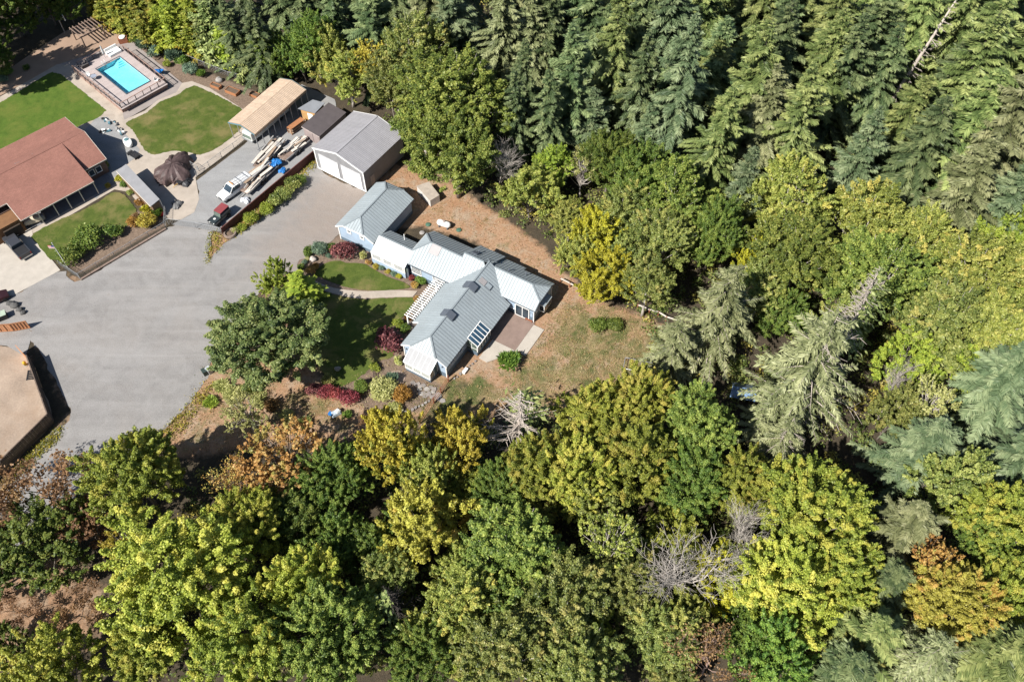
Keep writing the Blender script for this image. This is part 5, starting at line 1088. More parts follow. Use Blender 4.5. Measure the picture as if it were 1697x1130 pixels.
def broadleaf(key, seed, Rr, H, z0, lobes, nclump, per, leaf, cr, bark=BARK, limbs=26, conic=0.0, flat=.8, inner=.12, lobef=1.0, spray=1.9):
    rng = np.random.default_rng(seed); rnd = random.Random(seed); zc = (z0 + H) / 2; hz = (H - z0) / 2
    lc = []
    for k in range(lobes):
        d = rand_dirs(rng, 1, -.75)[0]; f = rng.uniform(.38, .74) * lobef; zz = d[2] * f
        taper = 1 - conic * max(0, zz)
        lc.append((d[0] * f * Rr * taper, d[1] * f * Rr * taper, zc + zz * hz * 1.05, rng.uniform(.27, .46) * Rr * (1 - .35 * conic * max(0, zz))))
    lc = np.array(lc); cl = []
    while len(cl) < nclump:
        i = rng.integers(lobes); d = rand_dirs(rng, 1, -.45)[0]; r_ = lc[i, 3] * (rng.uniform(.82, 1.08) if rng.random() > inner else rng.uniform(.3, .8))
        p = lc[i, :3] + d * r_ * np.array([1, 1, .9])
        dist = np.linalg.norm(p - lc[:, :3], axis=1) / lc[:, 3]; dist[i] = 9
        if dist.min() < .72 and rng.random() > .12: continue
        if p[2] < z0 * .7: continue
        cl.append((*p, *d))
    cl = np.array(cl); C_, N_, L_, Q_ = [], [], [], []
    crs = rng.uniform(.7, 1.25, nclump) * cr; cv = rng.random(nclump)
    idx = np.repeat(np.arange(nclump), per); n = len(idx)
    axd = unit(cl[:, 3:] * np.array([.8, .8, .5]) + np.array([0, 0, .55]) + rng.normal(0, .3, (nclump, 3)))[idx]   # each clump is a spray growing out and up
    t = rng.random((n, 1)) ** .8; d = rand_dirs(rng, n, -.8)
    c = cl[idx, :3] + axd * (t - .4) * crs[idx][:, None] * spray + d * crs[idx][:, None] * (.72 - .5 * t) * rng.uniform(.35, 1.0, (n, 1)) * np.array([1, 1, flat])
    nrm = unit(d * .5 + axd * .25 + np.array([0, 0, .5]) + rng.normal(0, .55, (n, 3))); ax = np.cross(nrm, rng.normal(0, 1, (n, 3)))
    ln = leaf * rng.uniform(.65, 1.3, n)
    cm = leaves('crown', c, ax, nrm, ln, ln * rng.uniform(.6, .85, n), rng.random(n), cv[idx], None)
    tb = MB(); top = Vector((rnd.uniform(-.3, .3), rnd.uniform(-.3, .3), z0 * .9)); r0 = .032 * H * .6
    tb.tube([(0, 0, -.3), (top.x * .4, top.y * .4, z0 * .5), top, (top.x * 1.5, top.y * 1.5, z0 + hz)], [r0 * 1.25, r0, r0 * .8, r0 * .35], 8)
    pick = rng.choice(nclump, min(limbs, nclump), replace=False)
    for k in pick:
        e = Vector(cl[k, :3]); s_ = top.lerp(Vector((top.x * 1.4, top.y * 1.4, z0 + hz * .9)), rnd.uniform(0, .9)); mid = s_.lerp(e, .55) + Vector((rnd.uniform(-.4, .4), rnd.uniform(-.4, .4), rnd.uniform(-.5, .3)))
        tb.tube([s_, mid, e, e + (e - mid) * .25], [r0 * .42, r0 * .25, r0 * .1, r0 * .04], 5, False)
    PROTO[key] = (cm, mesh_of(tb, 'trunk', bark), Rr, H, zc)
def bare(key, seed, Rr, H, bark, depth_=4, kids=4, spread=.65, leafn=0, up=.35):
    rnd = random.Random(seed); tb = MB(); tips = []
    def grow(p, d, l, r_, lev):
        mid = p + d * l * .5 + Vector((rnd.uniform(-1, 1), rnd.uniform(-1, 1), rnd.uniform(-1, 1))) * l * .07; e = p + d * l + Vector((rnd.uniform(-1, 1), rnd.uniform(-1, 1), rnd.uniform(-.5, 1))) * l * .1
        tb.tube([p, mid, e], [r_, r_ * .8, r_ * .6], 5 if lev < 2 else 4, False)
        if lev >= depth_: tips.append(e); return
        for k in range(kids + (1 if lev == 0 else 0)):
            t = rnd.uniform(.35, 1.0) if lev else rnd.uniform(.45, 1.0); a = rnd.uniform(0, 6.283); s_ = Vector((math.cos(a), math.sin(a), rnd.uniform(-.1, .5)))
            nd_ = (d * rnd.uniform(.5, .9) + s_ * spread + Vector((0, 0, up * .3))).normalized(); grow(p.lerp(e, t), nd_, l * rnd.uniform(.5, .75), r_ * .52, lev + 1)
    grow(Vector((0, 0, -.2)), Vector((0, 0, 1)), H * .5, H * .011, 0)
    zmax = max(v[2] for v in tb.v); k = H / zmax; rad = np.percentile([math.hypot(v[0], v[1]) for v in tb.v], 97); kr = Rr / rad
    tb.v = [(x * (kr if math.hypot(x, y) > .5 else 1), y * (kr if math.hypot(x, y) > .5 else 1), z * k if z > 0 else z) for x, y, z in tb.v]
    cm = None
    if leafn:
        rng = np.random.default_rng(seed); T = np.array([(t.x * kr, t.y * kr, t.z * k) for t in tips]); i = rng.integers(len(T), size=leafn)
        c = T[i] + rng.normal(0, .28, (leafn, 3)); nrm = unit(rng.normal(0, 1, (leafn, 3)) + np.array([0, 0, .8])); ln = rng.uniform(.16, .36, leafn)
        cm = leaves('crown', c, rng.normal(0, 1, (leafn, 3)), nrm, ln, ln * .75, rng.random(leafn), (i % 97) / 97., None)
    PROTO[key] = (cm, mesh_of(tb, 'trunk', bark), Rr, H, H * .62)
def conifer(key, seed, Rr, H, zlow=.12, step=.42, nb=6, droop=.35, tw=.2, tlen=.75, power=.85, dens=1.0, deadlow=0, bark=BARKD, dead_side=0, twist=.5):
    rng = np.random.default_rng(seed); rnd = random.Random(seed); tb = MB(); tb.tube([(0, 0, -.3), (0, 0, H * .5), (0, 0, H)], [.018 * H, .011 * H, .015], 7)
    Cc, Ax, Nr, Ln, Lf, Cp = [], [], [], [], [], []
    z = H * zlow; ph = [rnd.uniform(0, 6.28) for _ in range(3)]
    while z < H - .15:
        t = 1 - z / H; rz = Rr * (t ** power) * (1 if t > .1 else 1) + .12; k = nb if t > .12 else 4
        a0 = rnd.uniform(0, 6.28)
        for b in range(k):
            a = a0 + b * 6.283 / k + rnd.uniform(-.5, .5); L = rz * rnd.uniform(.6, 1.2) * (1 + .28 * math.sin(a + ph[0] + z * .55) + .16 * math.sin(3 * a + ph[1] - z * .9)) * (1 + .12 * math.sin(z * 1.7 + ph[2]))
            if rnd.random() > .93: L *= .5
            dx, dy = math.cos(a), math.sin(a); dr = droop * rnd.uniform(.6, 1.4) * (.4 + t); lift = .32 * (1 - t)
            P_ = lambda s: (dx * L * s, dy * L * s, z + L * (lift * s - dr * s * s + .10 * s ** 4))
            dead = rnd.random() < dead_side and dx > -.2
            if dead or rnd.random() < deadlow * t or L > 1.2 and rnd.random() < .3: tb.tube([P_(0), P_(.35), P_(.7), P_(1)], [.012 * L + .028, .010 * L + .02, .026, .012], 4, False)
            if dead:
                for q in range(5):
                    s = rnd.uniform(.3, .95); p = Vector(P_(s)); e = p + Vector((dx * .5 - dy * rnd.choice((-1, 1)) * .6, dy * .5 + dx * rnd.choice((-1, 1)) * .6, -.15)) * L * .3; tb.tube([p, e], [.03, .012], 3, False)
                continue
            n = max(5, int(L * 15 * dens)); cv = rnd.random()
            s = np.sort(rng.uniform(.12, 1.02, n)); sd = rng.choice([-1, 1], n); tl = tlen * (.45 + .75 * (1 - np.abs(s - .55))) * rng.uniform(.6, 1.15, n) * min(1, .35 + L * .28)
            bz = z + L * (lift * s - dr * s * s + .10 * s ** 4); base = np.stack([dx * L * s, dy * L * s, bz], 1)
            fw = np.array([dx, dy, 0.]); sv = np.array([-dy, dx, 0.]); sp = rng.uniform(.5, 1.15, n) * sd
            ax = fw[None] * (.75) + sv[None] * sp[:, None] + np.stack([np.zeros(n), np.zeros(n), lift - 2 * dr * s * .6 - rng.uniform(.05, .4, n)], 1); ax = unit(ax)
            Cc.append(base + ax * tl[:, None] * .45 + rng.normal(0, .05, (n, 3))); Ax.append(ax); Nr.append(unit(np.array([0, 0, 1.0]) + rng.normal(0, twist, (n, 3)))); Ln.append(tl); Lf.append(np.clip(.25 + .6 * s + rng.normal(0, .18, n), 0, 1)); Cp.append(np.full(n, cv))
        z += step * rnd.uniform(.75, 1.25) * (.55 + .6 * t)
    c = np.concatenate(Cc); ln = np.concatenate(Ln); n = len(c)
    cm = leaves('crown', c, np.concatenate(Ax), np.concatenate(Nr), ln, tw * rng.uniform(.7, 1.35, n) * (.5 + ln), np.concatenate(Lf), np.concatenate(Cp), None)
    PROTO[key] = (cm, mesh_of(tb, 'trunk', bark), Rr, H, H * .5)
def shrub(key, seed, n=1500, leaf=.16, lumps=9, spiky=0.0):
    rng = np.random.default_rng(seed); lc = rand_dirs(rng, lumps, -.1) * rng.uniform(.3, .6, (lumps, 1)) * np.array([1, 1, .7]) + np.array([0, 0, .5]); i = rng.integers(lumps, size=n); d = rand_dirs(rng, n, -.4)
    c = lc[i] + d * rng.uniform(.25, .48, (n, 1)) * np.array([1, 1, .85]); c[:, 2] = np.maximum(c[:, 2], .03); nrm = unit(d * .6 + np.array([0, 0, .5]) + rng.normal(0, .45, (n, 3)))
    ax = rng.normal(0, 1, (n, 3)) if not spiky else d + np.array([0, 0, .6]) + rng.normal(0, .3, (n, 3)); nrm = nrm if not spiky else np.cross(ax, rng.normal(0, 1, (n, 3)))
    ln = leaf * rng.uniform(.6, 1.4, n) * (1 + spiky); cm = leaves('crown', c, ax, nrm, ln, ln * (.7 if not spiky else .25), rng.random(n), rng.random(lumps)[i], None)
    tb = MB(); rnd = random.Random(seed)
    for k in range(6): a = k * 1.05; tb.tube([(0, 0, -.1), (.2 * math.cos(a), .2 * math.sin(a), .3), tuple(lc[k % lumps])], [.05, .035, .012], 4, False)
    PROTO[key] = (cm, mesh_of(tb, 'stem', BARK), 1.0, 1.0, .5)
for k in range(3): broadleaf('maple%d' % k, 10 + k, 7, 15, 3.6, 24, 400, 260, .225, 1.05)
for k in range(3): broadleaf('alder%d' % k, 20 + k, 5, 15, 3.2, 26, 430, 118, .2, .78, BARKP, 34, conic=.5, inner=.2)
for k in range(2): broadleaf('round%d' % k, 30 + k, 5, 9.5, 1.4, 17, 260, 150, .22, .75, inner=.15)
for k in range(2): broadleaf('thin%d' % k, 40 + k, 5, 12, 3, 15, 190, 34, .28, .6, BARKP if k else BARK, 60, conic=.3, inner=.3)
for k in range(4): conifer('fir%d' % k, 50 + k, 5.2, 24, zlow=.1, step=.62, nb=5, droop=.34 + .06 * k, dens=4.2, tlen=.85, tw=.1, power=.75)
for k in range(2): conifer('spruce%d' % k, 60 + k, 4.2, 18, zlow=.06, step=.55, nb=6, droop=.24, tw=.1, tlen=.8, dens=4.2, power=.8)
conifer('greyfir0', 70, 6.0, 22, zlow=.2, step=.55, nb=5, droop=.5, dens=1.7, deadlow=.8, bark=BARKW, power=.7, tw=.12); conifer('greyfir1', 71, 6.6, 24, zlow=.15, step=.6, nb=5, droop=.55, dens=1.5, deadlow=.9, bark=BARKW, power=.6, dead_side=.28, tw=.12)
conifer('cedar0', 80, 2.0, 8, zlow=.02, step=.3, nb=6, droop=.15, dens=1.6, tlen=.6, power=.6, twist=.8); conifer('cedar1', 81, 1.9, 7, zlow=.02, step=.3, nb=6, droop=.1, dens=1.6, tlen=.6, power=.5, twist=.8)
conifer('snag', 90, 2.6, 24, zlow=.15, step=.9, nb=4, droop=.25, dens=.0, dead_side=2, bark=BARKW); conifer('whorl', 91, 3.4, 12, zlow=.25, step=.5, nb=6, droop=-.1, dens=.0, dead_side=2, bark=BARKR)
BARKG = mat('dead_grey', (.36, .315, .275), .9, .2, 3)
conifer('deadfir', 92, 3.8, 18, zlow=.35, step=.42, nb=7, droop=.4, dens=.0, dead_side=2, bark=BARKG, power=.6)
bare('bare0', 100, 5.2, 14, BARKP, 4, 5); bare('bare1', 101, 4.6, 12, BARKR, 4, 4, leafn=1800); bare('bare2', 102, 4.2, 10, BARK, 4, 3, leafn=2600)
for k in range(3): shrub('shrub%d' % k, 110 + k, 1500, .15)
shrub('lacy', 113, 1700, .14, 14); shrub('spike', 114, 900, .22, 8, 1.0); shrub('big', 115, 2600, .11, 16)
# leaf colours
LM = {
 'maple': leafmat('leaf_maple', [(.036,.05,.008), (.105,.122,.018), (.19,.19,.036)], (.165,.15,.028), .12),
 'maple_lt': leafmat('leaf_maple_light', [(.05,.065,.009), (.14,.152,.022), (.225,.22,.044)], (.21,.19,.04), .18),
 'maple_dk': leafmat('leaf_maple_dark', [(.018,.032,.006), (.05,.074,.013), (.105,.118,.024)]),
 'alder': leafmat('leaf_alder', [(.028,.042,.009), (.085,.1,.023), (.165,.168,.048)], (.17,.155,.045), .04, spec=.5),
 'alder_lt': leafmat('leaf_alder_light', [(.042,.054,.010), (.112,.125,.024), (.195,.19,.05)], (.21,.18,.045), .08, spec=.5),
 'bigleaf': leafmat('leaf_bigleaf', [(.022,.036,.007), (.072,.094,.018), (.155,.165,.038)]),
 'oak': leafmat('leaf_oak', [(.018,.030,.008), (.055,.072,.021), (.13,.136,.048)], spec=.45),
 'green': leafmat('leaf_green', [(.020,.042,.008), (.055,.088,.015), (.11,.14,.025)]),
 'yellow': leafmat('leaf_yellow', [(.07,.075,.008), (.185,.172,.014), (.28,.25,.024)], (.085,.10,.016), .1),
 'gold': leafmat('leaf_gold', [(.075,.06,.010), (.185,.145,.020), (.27,.21,.036)], (.10,.108,.02), .18),
 'gold_lt': leafmat('leaf_gold_light', [(.075,.07,.012), (.175,.16,.026), (.25,.22,.048)], (.22,.145,.035), .1),
 'orange': leafmat('leaf_orange', [(.10,.05,.014), (.2,.11,.034), (.28,.175,.065)], (.13,.125,.03), .25),
 'rust': leafmat('leaf_rust', [(.045,.025,.012), (.105,.06,.028), (.16,.10,.05)]),
 'fir': leafmat('needle_olive', [(.012,.020,.006), (.052,.070,.021), (.135,.148,.052)], trans=.12),
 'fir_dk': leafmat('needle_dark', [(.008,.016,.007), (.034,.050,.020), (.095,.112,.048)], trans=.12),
 'fir_bl': leafmat('needle_blue', [(.010,.019,.008), (.042,.060,.029), (.102,.120,.062)], trans=.12),
 'fir_gy': leafmat('needle_grey', [(.018,.023,.009), (.064,.071,.031), (.135,.138,.07)], trans=.12),
 'hedge': leafmat('leaf_hedge', [(.032,.046,.008), (.09,.105,.018), (.16,.15,.03)], (.16,.115,.018), .12),
 'lime': leafmat('leaf_lime', [(.04,.06,.008), (.105,.135,.018), (.185,.20,.03)]),
 'purple': leafmat('leaf_purple', [(.020,.008,.010), (.068,.022,.026), (.14,.05,.05)]),
 'red': leafmat('leaf_red', [(.03,.008,.010), (.11,.022,.028), (.18,.045,.05)]),
 'teal': leafmat('leaf_teal', [(.02,.038,.028), (.06,.09,.06), (.11,.14,.09)]),
 'cream': leafmat('leaf_cream', [(.11,.11,.02), (.30,.27,.08), (.42,.38,.14)]),
 'brown': leafmat('leaf_brown', [(.05,.025,.006), (.13,.065,.015), (.19,.10,.025)]),
 'pale': leafmat('leaf_pale', [(.08,.09,.025), (.17,.17,.06), (.24,.22,.10)]),
}
def place(key, name, cat, label, xy, sc, lm, group=None, rz=None, tilt=(0, 0), bark=None, seed=0):
    cm, tm, Rr, H, zc = PROTO[key]; rnd = random.Random(seed * 7 + int(xy[0] * 31) + int(xy[1] * 17))
    t = thing(name, label, cat, (xy[0], xy[1], -.04), 0, group); t.rotation_euler = (tilt[0], tilt[1], rnd.uniform(0, 6.28) if rz is None else rz); t.scale = sc
    o = bpy.data.objects.new('trunk' if 'tree' in name or cat == 'tree' else 'stem', tm); C.objects.link(o); o.parent = t
    if bark: o.material_slots[0].link = 'OBJECT'; o.material_slots[0].material = bark
    if cm:
        o = bpy.data.objects.new('crown', cm); C.objects.link(o); o.parent = t; o.material_slots[0].link = 'OBJECT'; o.material_slots[0].material = LM[lm]
    return t
def bl(px, py, rpx, h, key, lm, label, name='broadleaf_tree', group=None, tilt=(0, 0)):
    """broad-leaved tree: photo position and radius of its crown, height in metres"""
    cm, tm, Rr, H, zc = PROTO[key]; zz = zc / H * h; p = G(px, py, zz); r_ = rpx * 1.07 * depth(p) / FPX
    return place(key, name, 'tree', label, p, (r_ / Rr, r_ / Rr, h / H), lm, group, tilt=tilt)
def cf(px, py, h, rad, key, lm, label, name='fir_tree', group=None, tilt=(0, 0), rz=None, bark=None):
    """conifer: photo position of the middle of its body, height and radius in metres"""
    rq = random.Random(px * 13 + py); h *= rq.uniform(.9, 1.12); tilt = tilt if any(tilt) else (rq.uniform(-.05, .05), rq.uniform(-.05, .05))
    cm, tm, Rr, H, zc = PROTO[key]; p = G(px, py, h * .45)
    return place(key, name, 'tree', label, p, (rad / Rr, rad / Rr, h / H), lm, group, rz=rz, tilt=tilt, bark=bark)
ORD = ['first', 'second', 'third', 'fourth', 'fifth', 'sixth', 'seventh', 'eighth', 'ninth', 'tenth', 'eleventh', 'twelfth', 'thirteenth', 'fourteenth', 'fifteenth', 'sixteenth', 'seventeenth', 'eighteenth', 'nineteenth', 'twentieth', 'twenty-first', 'twenty-second', 'twenty-third', 'twenty-fourth', 'twenty-fifth', 'twenty-sixth', 'twenty-seventh', 'twenty-eighth', 'twenty-ninth', 'thirtieth']
COLN = {'fir': 'olive-green', 'fir_dk': 'dark green', 'fir_bl': 'blue-grey', 'fir_gy': 'grey-green'}
def row(rows, where, group):
    for k, (x, y, h, rad, key, lm) in enumerate(sorted(rows)):
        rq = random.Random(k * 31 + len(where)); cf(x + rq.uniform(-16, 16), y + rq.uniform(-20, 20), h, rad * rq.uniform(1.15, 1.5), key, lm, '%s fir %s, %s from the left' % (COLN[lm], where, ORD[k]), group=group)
# ---------------------------------------------------------------- the forest, tree by tree
row([(352,-30,17,3.4,'fir1','fir_dk'),(412,-22,19,3.6,'fir2','fir_dk'),(470,-25,20,3.6,'fir0','fir_dk'),(528,-30,20,3.8,'fir3','fir_dk'),(590,-28,22,3.8,'fir1','fir_dk'),(650,-32,22,4,'fir0','fir_dk'),(712,-25,22,4,'fir2','fir_gy'),(772,-30,24,4,'fir3','fir_bl'),(835,-25,24,4,'fir1','fir_gy'),(898,-28,24,4,'fir0','fir_dk'),(955,-25,25,4,'fir2','fir'),(1012,-30,26,4,'fir3','fir'),(1075,-25,26,4,'fir1','fir_dk'),(1135,-30,26,4.2,'fir0','fir_bl'),(1195,-25,26,4.2,'fir2','fir'),(1255,-30,26,4,'fir3','fir'),(1318,-25,26,4,'fir1','fir'),(1380,-30,26,4,'fir0','fir_dk'),(1440,-25,26,4.2,'fir2','fir'),(1505,-28,26,4.2,'fir3','fir'),(1570,-25,26,4.2,'fir1','fir'),(1635,-30,26,4.2,'fir0','fir'),(1700,-25,26,4.2,'fir2','fir_dk')],
    'along the top edge', 'firs along the top edge of the forest')
row([(385,52,15,3.3,'fir0','fir_dk'),(442,62,16,3.4,'fir2','fir_dk'),(500,50,18,3.6,'fir1','fir_dk'),(560,62,17,3.5,'fir3','fir_dk'),(622,58,21,3.8,'fir0','fir_dk'),(690,48,22,4.2,'fir1','fir_gy'),(755,45,22,4,'spruce0','fir_bl'),(822,62,24,4.2,'fir2','fir_gy'),(868,95,23,4,'fir3','fir_gy'),(915,62,24,3.8,'fir1','fir_dk'),(965,75,25,4,'fir0','fir_dk'),(1018,60,26,4.2,'fir2','fir'),(1066,78,25,3.8,'fir3','fir_dk'),(1118,60,27,4.4,'fir1','fir_bl'),(1178,62,26,4.2,'fir0','fir'),(1240,58,26,4.2,'fir3','fir'),(1305,70,26,4.2,'fir2','fir'),(1372,62,26,4.2,'fir1','fir'),(1438,72,25,4.2,'fir0','fir_dk'),(1512,60,26,4.5,'fir3','fir'),(1580,66,27,4.8,'fir2','fir'),(1650,58,27,4.8,'fir1','fir'),(1712,80,26,4.5,'fir0','fir')],
    'in the second forest row', 'firs in the second row of the forest')
row([(938,150,23,3.8,'fir0','fir_dk'),(1010,148,24,4,'fir3','fir'),(1062,160,23,3.6,'fir1','fir_dk'),(1112,165,26,4.4,'fir2','fir_bl'),(1168,150,24,4,'fir0','fir_dk'),(1222,160,25,4.2,'fir1','fir'),(1282,152,25,4.2,'fir3','fir_dk'),(1345,158,25,4.3,'fir2','fir'),(1395,150,22,3.8,'fir0','fir_dk'),(1572,172,26,4.6,'fir1','fir'),(1605,148,27,5,'fir3','fir'),(1682,160,26,5,'fir0','fir')],
    'in the third forest row', 'firs in the third row of the forest')
row([(905,205,21,3.6,'fir3','fir_dk'),(1190,235,23,4.3,'fir2','fir'),(1258,240,22,4,'fir1','fir_gy'),(1330,245,23,4.2,'fir0','fir'),(1520,262,20,4.2,'fir3','fir_dk'),(1580,250,25,5,'fir2','fir'),(1655,245,26,5,'fir1','fir_gy'),(1705,300,24,4.6,'fir0','fir_dk')],
    'in the fourth forest row', 'firs in the fourth row of the forest')
cf(985, 215, 15, 4.6, 'spruce1', 'fir_bl', 'short broad blue-green spruce behind the light green tree by the soil yard', 'spruce_tree')
cf(1075, 235, 15, 3.4, 'spruce0', 'fir_bl', 'slim grey-green spruce left of the tall blue-grey fir column', 'spruce_tree')
cf(1425, 262, 17, 4.3, 'spruce0', 'fir_bl', 'blue spruce standing below the foot of the dead leaning snag', 'spruce_tree')
cf(1248, 262, 13, 2.6, 'spruce1', 'fir_bl', 'small pointed blue-green spruce among the olive firs', 'spruce_tree')
cf(1225, 330, 17, 3.6, 'spruce1', 'fir_bl', 'blue-green spruce at the left end of the alder stand', 'spruce_tree')
cf(1585, 340, 22, 6.0, 'fir1', 'fir_gy', 'large grey-green fir spreading above the right alder', 'fir_tree')
cf(1650, 350, 20, 4.6, 'spruce1', 'fir_bl', 'bluish fir at the right edge above the lime green foliage', 'fir_tree')
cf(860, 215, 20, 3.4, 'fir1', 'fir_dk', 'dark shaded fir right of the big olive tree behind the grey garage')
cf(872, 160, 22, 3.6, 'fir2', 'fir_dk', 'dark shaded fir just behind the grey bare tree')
# dead and bare trees of the upper forest
cf(1494, 105, 28, 2.6, 'snag', 'fir', 'tall dead silver snag leaning to the upper right among firs', 'dead_tree', tilt=(0, R(9)), rz=0)
bl(828, 272, 40, 13, 'bare0', 'fir', 'bare grey tree in deep shade at the corner of the soil yard', 'bare_tree')
cf(648, 120, 14, .9, 'snag', 'fir', 'thin pale dead stem in the trees behind the grey garage', 'dead_tree')
# broad-leaved trees behind the buildings
bl(742, 160, 94, 21, 'alder0', 'bigleaf', 'very large olive-green tree rising behind the grey metal garage')
bl(755, 248, 82, 16, 'maple1', 'bigleaf', 'big yellow-green tree overhanging the back corner of the grey garage')
bl(690, 95, 62, 18, 'alder1', 'alder', 'olive tree with pale branches left of the very large one')
bl(618, 105, 45, 14, 'thin0', 'gold', 'thin brownish-gold tree above the grey garage roof')
bl(655, 130, 48, 14, 'alder2', 'alder', 'dull green tree between the gold tree and the grey garage')
bl(576, 124, 40, 11, 'alder1', 'alder_lt', 'light yellow-green tree above the dark-roofed shed')
bl(548, 95, 38, 12, 'round0', 'alder_lt', 'pale green rounded tree behind the carport end')
bl(648, 152, 36, 10, 'round1', 'alder', 'low bushy tree touching the grey garage roof')
bl(700, 205, 42, 12, 'alder0', 'bigleaf', 'mottled olive tree beside the grey garage back wall')
bl(498, 92, 36, 10, 'round1', 'green', 'mid-green tree just above the tan carport roof')
bl(462, 88, 32, 9, 'round0', 'green', 'leafy green tree left of the carport roof end')
bl(520, 70, 42, 14, 'alder2', 'green', 'bright green tree in the row behind the carport')
bl(878, 322, 52, 9.5, 'round0', 'alder_lt', 'yellow-green rounded tree at the upper edge of the soil yard')
bl(918, 275, 34, 10, 'alder1', 'lime', 'bright light-green tree at the back of the soil yard')
bl(965, 280, 30, 10, 'thin1', 'pale', 'straw-coloured half-bare tree next to the bright light-green one')
bl(945, 360, 36, 9, 'alder0', 'alder_lt', 'yellow-green slender tree left of the bright yellow tree')
bl(996, 395, 46, 10, 'round1', 'yellow', 'bright yellow tree beside the soil yard')
bl(960, 425, 38, 8, 'round0', 'alder_lt', 'yellowish bushy tree overhanging the soil yard edge')
bl(1000, 462, 50, 9, 'round1', 'yellow', 'yellow and green tree behind the pale fence rail')
bl(1030, 430, 40, 9, 'round0', 'alder', 'green tree right of the bright yellow tree')
bl(1010, 265, 46, 13, 'maple2', 'maple_dk', 'dark green maple in the forest above the yellow trees')
bl(1060, 300, 58, 14, 'maple0', 'maple_dk', 'broad dark green maple in the middle of the forest')
bl(1040, 350, 48, 13, 'alder2', 'alder', 'dull green alder just above the bright yellow tree')
bl(1115, 330, 66, 15, 'alder1', 'bigleaf', 'large grey-green alder in the centre of the forest')
bl(1092, 400, 60, 14, 'alder0', 'alder', 'tall olive alder right of the bright yellow tree')
bl(1075, 470, 42, 12, 'alder2', 'alder', 'olive alder over the shaded forest gap')
bl(1185, 385, 48, 14, 'maple1', 'maple_dk', 'dark green tree left of the small yellow tree')
bl(1245, 430, 26, 10, 'round0', 'yellow', 'small yellow tree at the foot of the alder stand')
bl(1310, 330, 66, 17, 'alder1', 'alder_lt', 'tall alder with golden tips at the top of the stand')
bl(1325, 420, 80, 16, 'alder0', 'bigleaf', 'broad alder in the left of the alder stand')
bl(1440, 370, 72, 16, 'alder2', 'alder_lt', 'golden-tipped alder in the middle of the alder stand')
bl(1455, 455, 82, 16, 'alder1', 'bigleaf', 'large alder with a pale trunk above the dead-topped fir')
bl(1530, 400, 58, 16, 'alder0', 'alder_lt', 'brownish-tipped alder below the large grey-green fir')
bl(1615, 450, 74, 16, 'alder2', 'alder_lt', 'yellow-green alder near the right edge')
bl(1560, 530, 82, 15, 'alder1', 'alder', 'wide alder in the right part of the alder stand')
bl(1650, 540, 66, 15, 'alder0', 'alder_lt', 'alder at the right edge above the blue fir')
bl(1672, 400, 56, 12, 'maple0', 'lime', 'lime green tree at the right edge below the bluish fir')
bl(1690, 470, 44, 12, 'round1', 'lime', 'small lime green tree cut by the right edge')
bl(1400, 520, 52, 11, 'round0', 'alder', 'low green tree under the dead-topped fir crown')
bl(1500, 600, 52, 10, 'round1', 'lime', 'bright green young tree right of the dead-topped fir')
bl(1592, 615, 44, 10, 'round0', 'lime', 'lime green young tree left of the blue fir')
bl(1262, 480, 46, 12, 'alder2', 'alder', 'olive alder behind the grey-green fir by the fence')
bl(1300, 520, 40, 9, 'maple2', 'maple_dk', 'dark shaded tree behind the dead-topped fir')
# thin firs and the dead-topped fir on the right
cf(1185, 535, 20, 6.2, 'greyfir0', 'fir_gy', 'grey-green open fir beside the fence and the dry grass', 'fir_tree')
cf(1115, 585, 12, 4.6, 'greyfir0', 'fir_gy', 'smaller grey-green fir spreading over the yard corner', 'fir_tree')
cf(1335, 625, 23, 7.2, 'greyfir1', 'fir_gy', 'big ragged grey-green fir with dead silvery branches', 'fir_tree', rz=R(-20))
cf(1282, 690, 14, 4.6, 'greyfir0', 'fir_gy', 'open grey fir below the pale blue tarp shelter', 'fir_tree')
cf(1405, 560, 21, 4.2, 'deadfir', 'fir', 'dead silver-grey fir top right of the ragged fir', 'dead_tree')
cf(1285, 745, 12, 4.2, 'greyfir1', 'fir_gy', 'sparse grey fir crown behind the large yellow-green maple', 'fir_tree')
cf(1655, 655, 20, 6.2, 'fir3', 'fir_bl', 'large blue fir at the right edge of the photo', 'fir_tree')
cf(1690, 760, 17, 5.4, 'fir2', 'fir_bl', 'second blue fir below the large one at the right edge', 'fir_tree')
cf(1530, 755, 16, 5.4, 'fir1', 'fir_bl', 'blue-green fir behind the olive drooping tree', 'fir_tree')
bl(1570, 800, 62, 13, 'round0', 'alder', 'olive drooping tree in front of the blue-green fir')
bl(1545, 680, 46, 12, 'thin1', 'pale', 'thin pale-trunked alder between the firs on the right', tilt=(0, R(8)))
bl(1480, 690, 40, 10, 'round1', 'alder', 'low olive tree right of the black forest gap')
bl(1482, 655, 30, 11, 'bare0', 'fir', 'pale leaning bare stem right of the ragged fir', 'bare_tree', tilt=(0, R(14)))
# bottom band from the left
bl(222, 790, 78, 12.5, 'maple0', 'maple', 'rounded green maple at the lower edge of the gravel lot')
bl(70, 815, 78, 10, 'bare2', 'rust', 'thin brown-leaved tree over the lower gravel lot', 'bare_tree')
bl(-10, 820, 55, 10, 'bare2', 'rust', 'rust-leaved tree cut by the left edge', 'bare_tree')
bl(75, 905, 78, 9, 'round1', 'maple_dk', 'dark green tree near the left edge below the gravel')
bl(140, 865, 52, 9, 'thin0', 'rust', 'sparse brown tree left of the rounded green maple')
bl(470, 762, 82, 12, 'thin0', 'orange', 'orange autumn tree above the dark hollow')
bl(405, 790, 44, 10, 'bare1', 'orange', 'nearly bare orange tree reaching over the shade', 'bare_tree')
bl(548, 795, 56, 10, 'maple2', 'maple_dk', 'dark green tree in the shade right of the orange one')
bl(480, 860, 64, 9, 'maple1', 'maple_dk', 'very dark tree filling the shaded hollow')
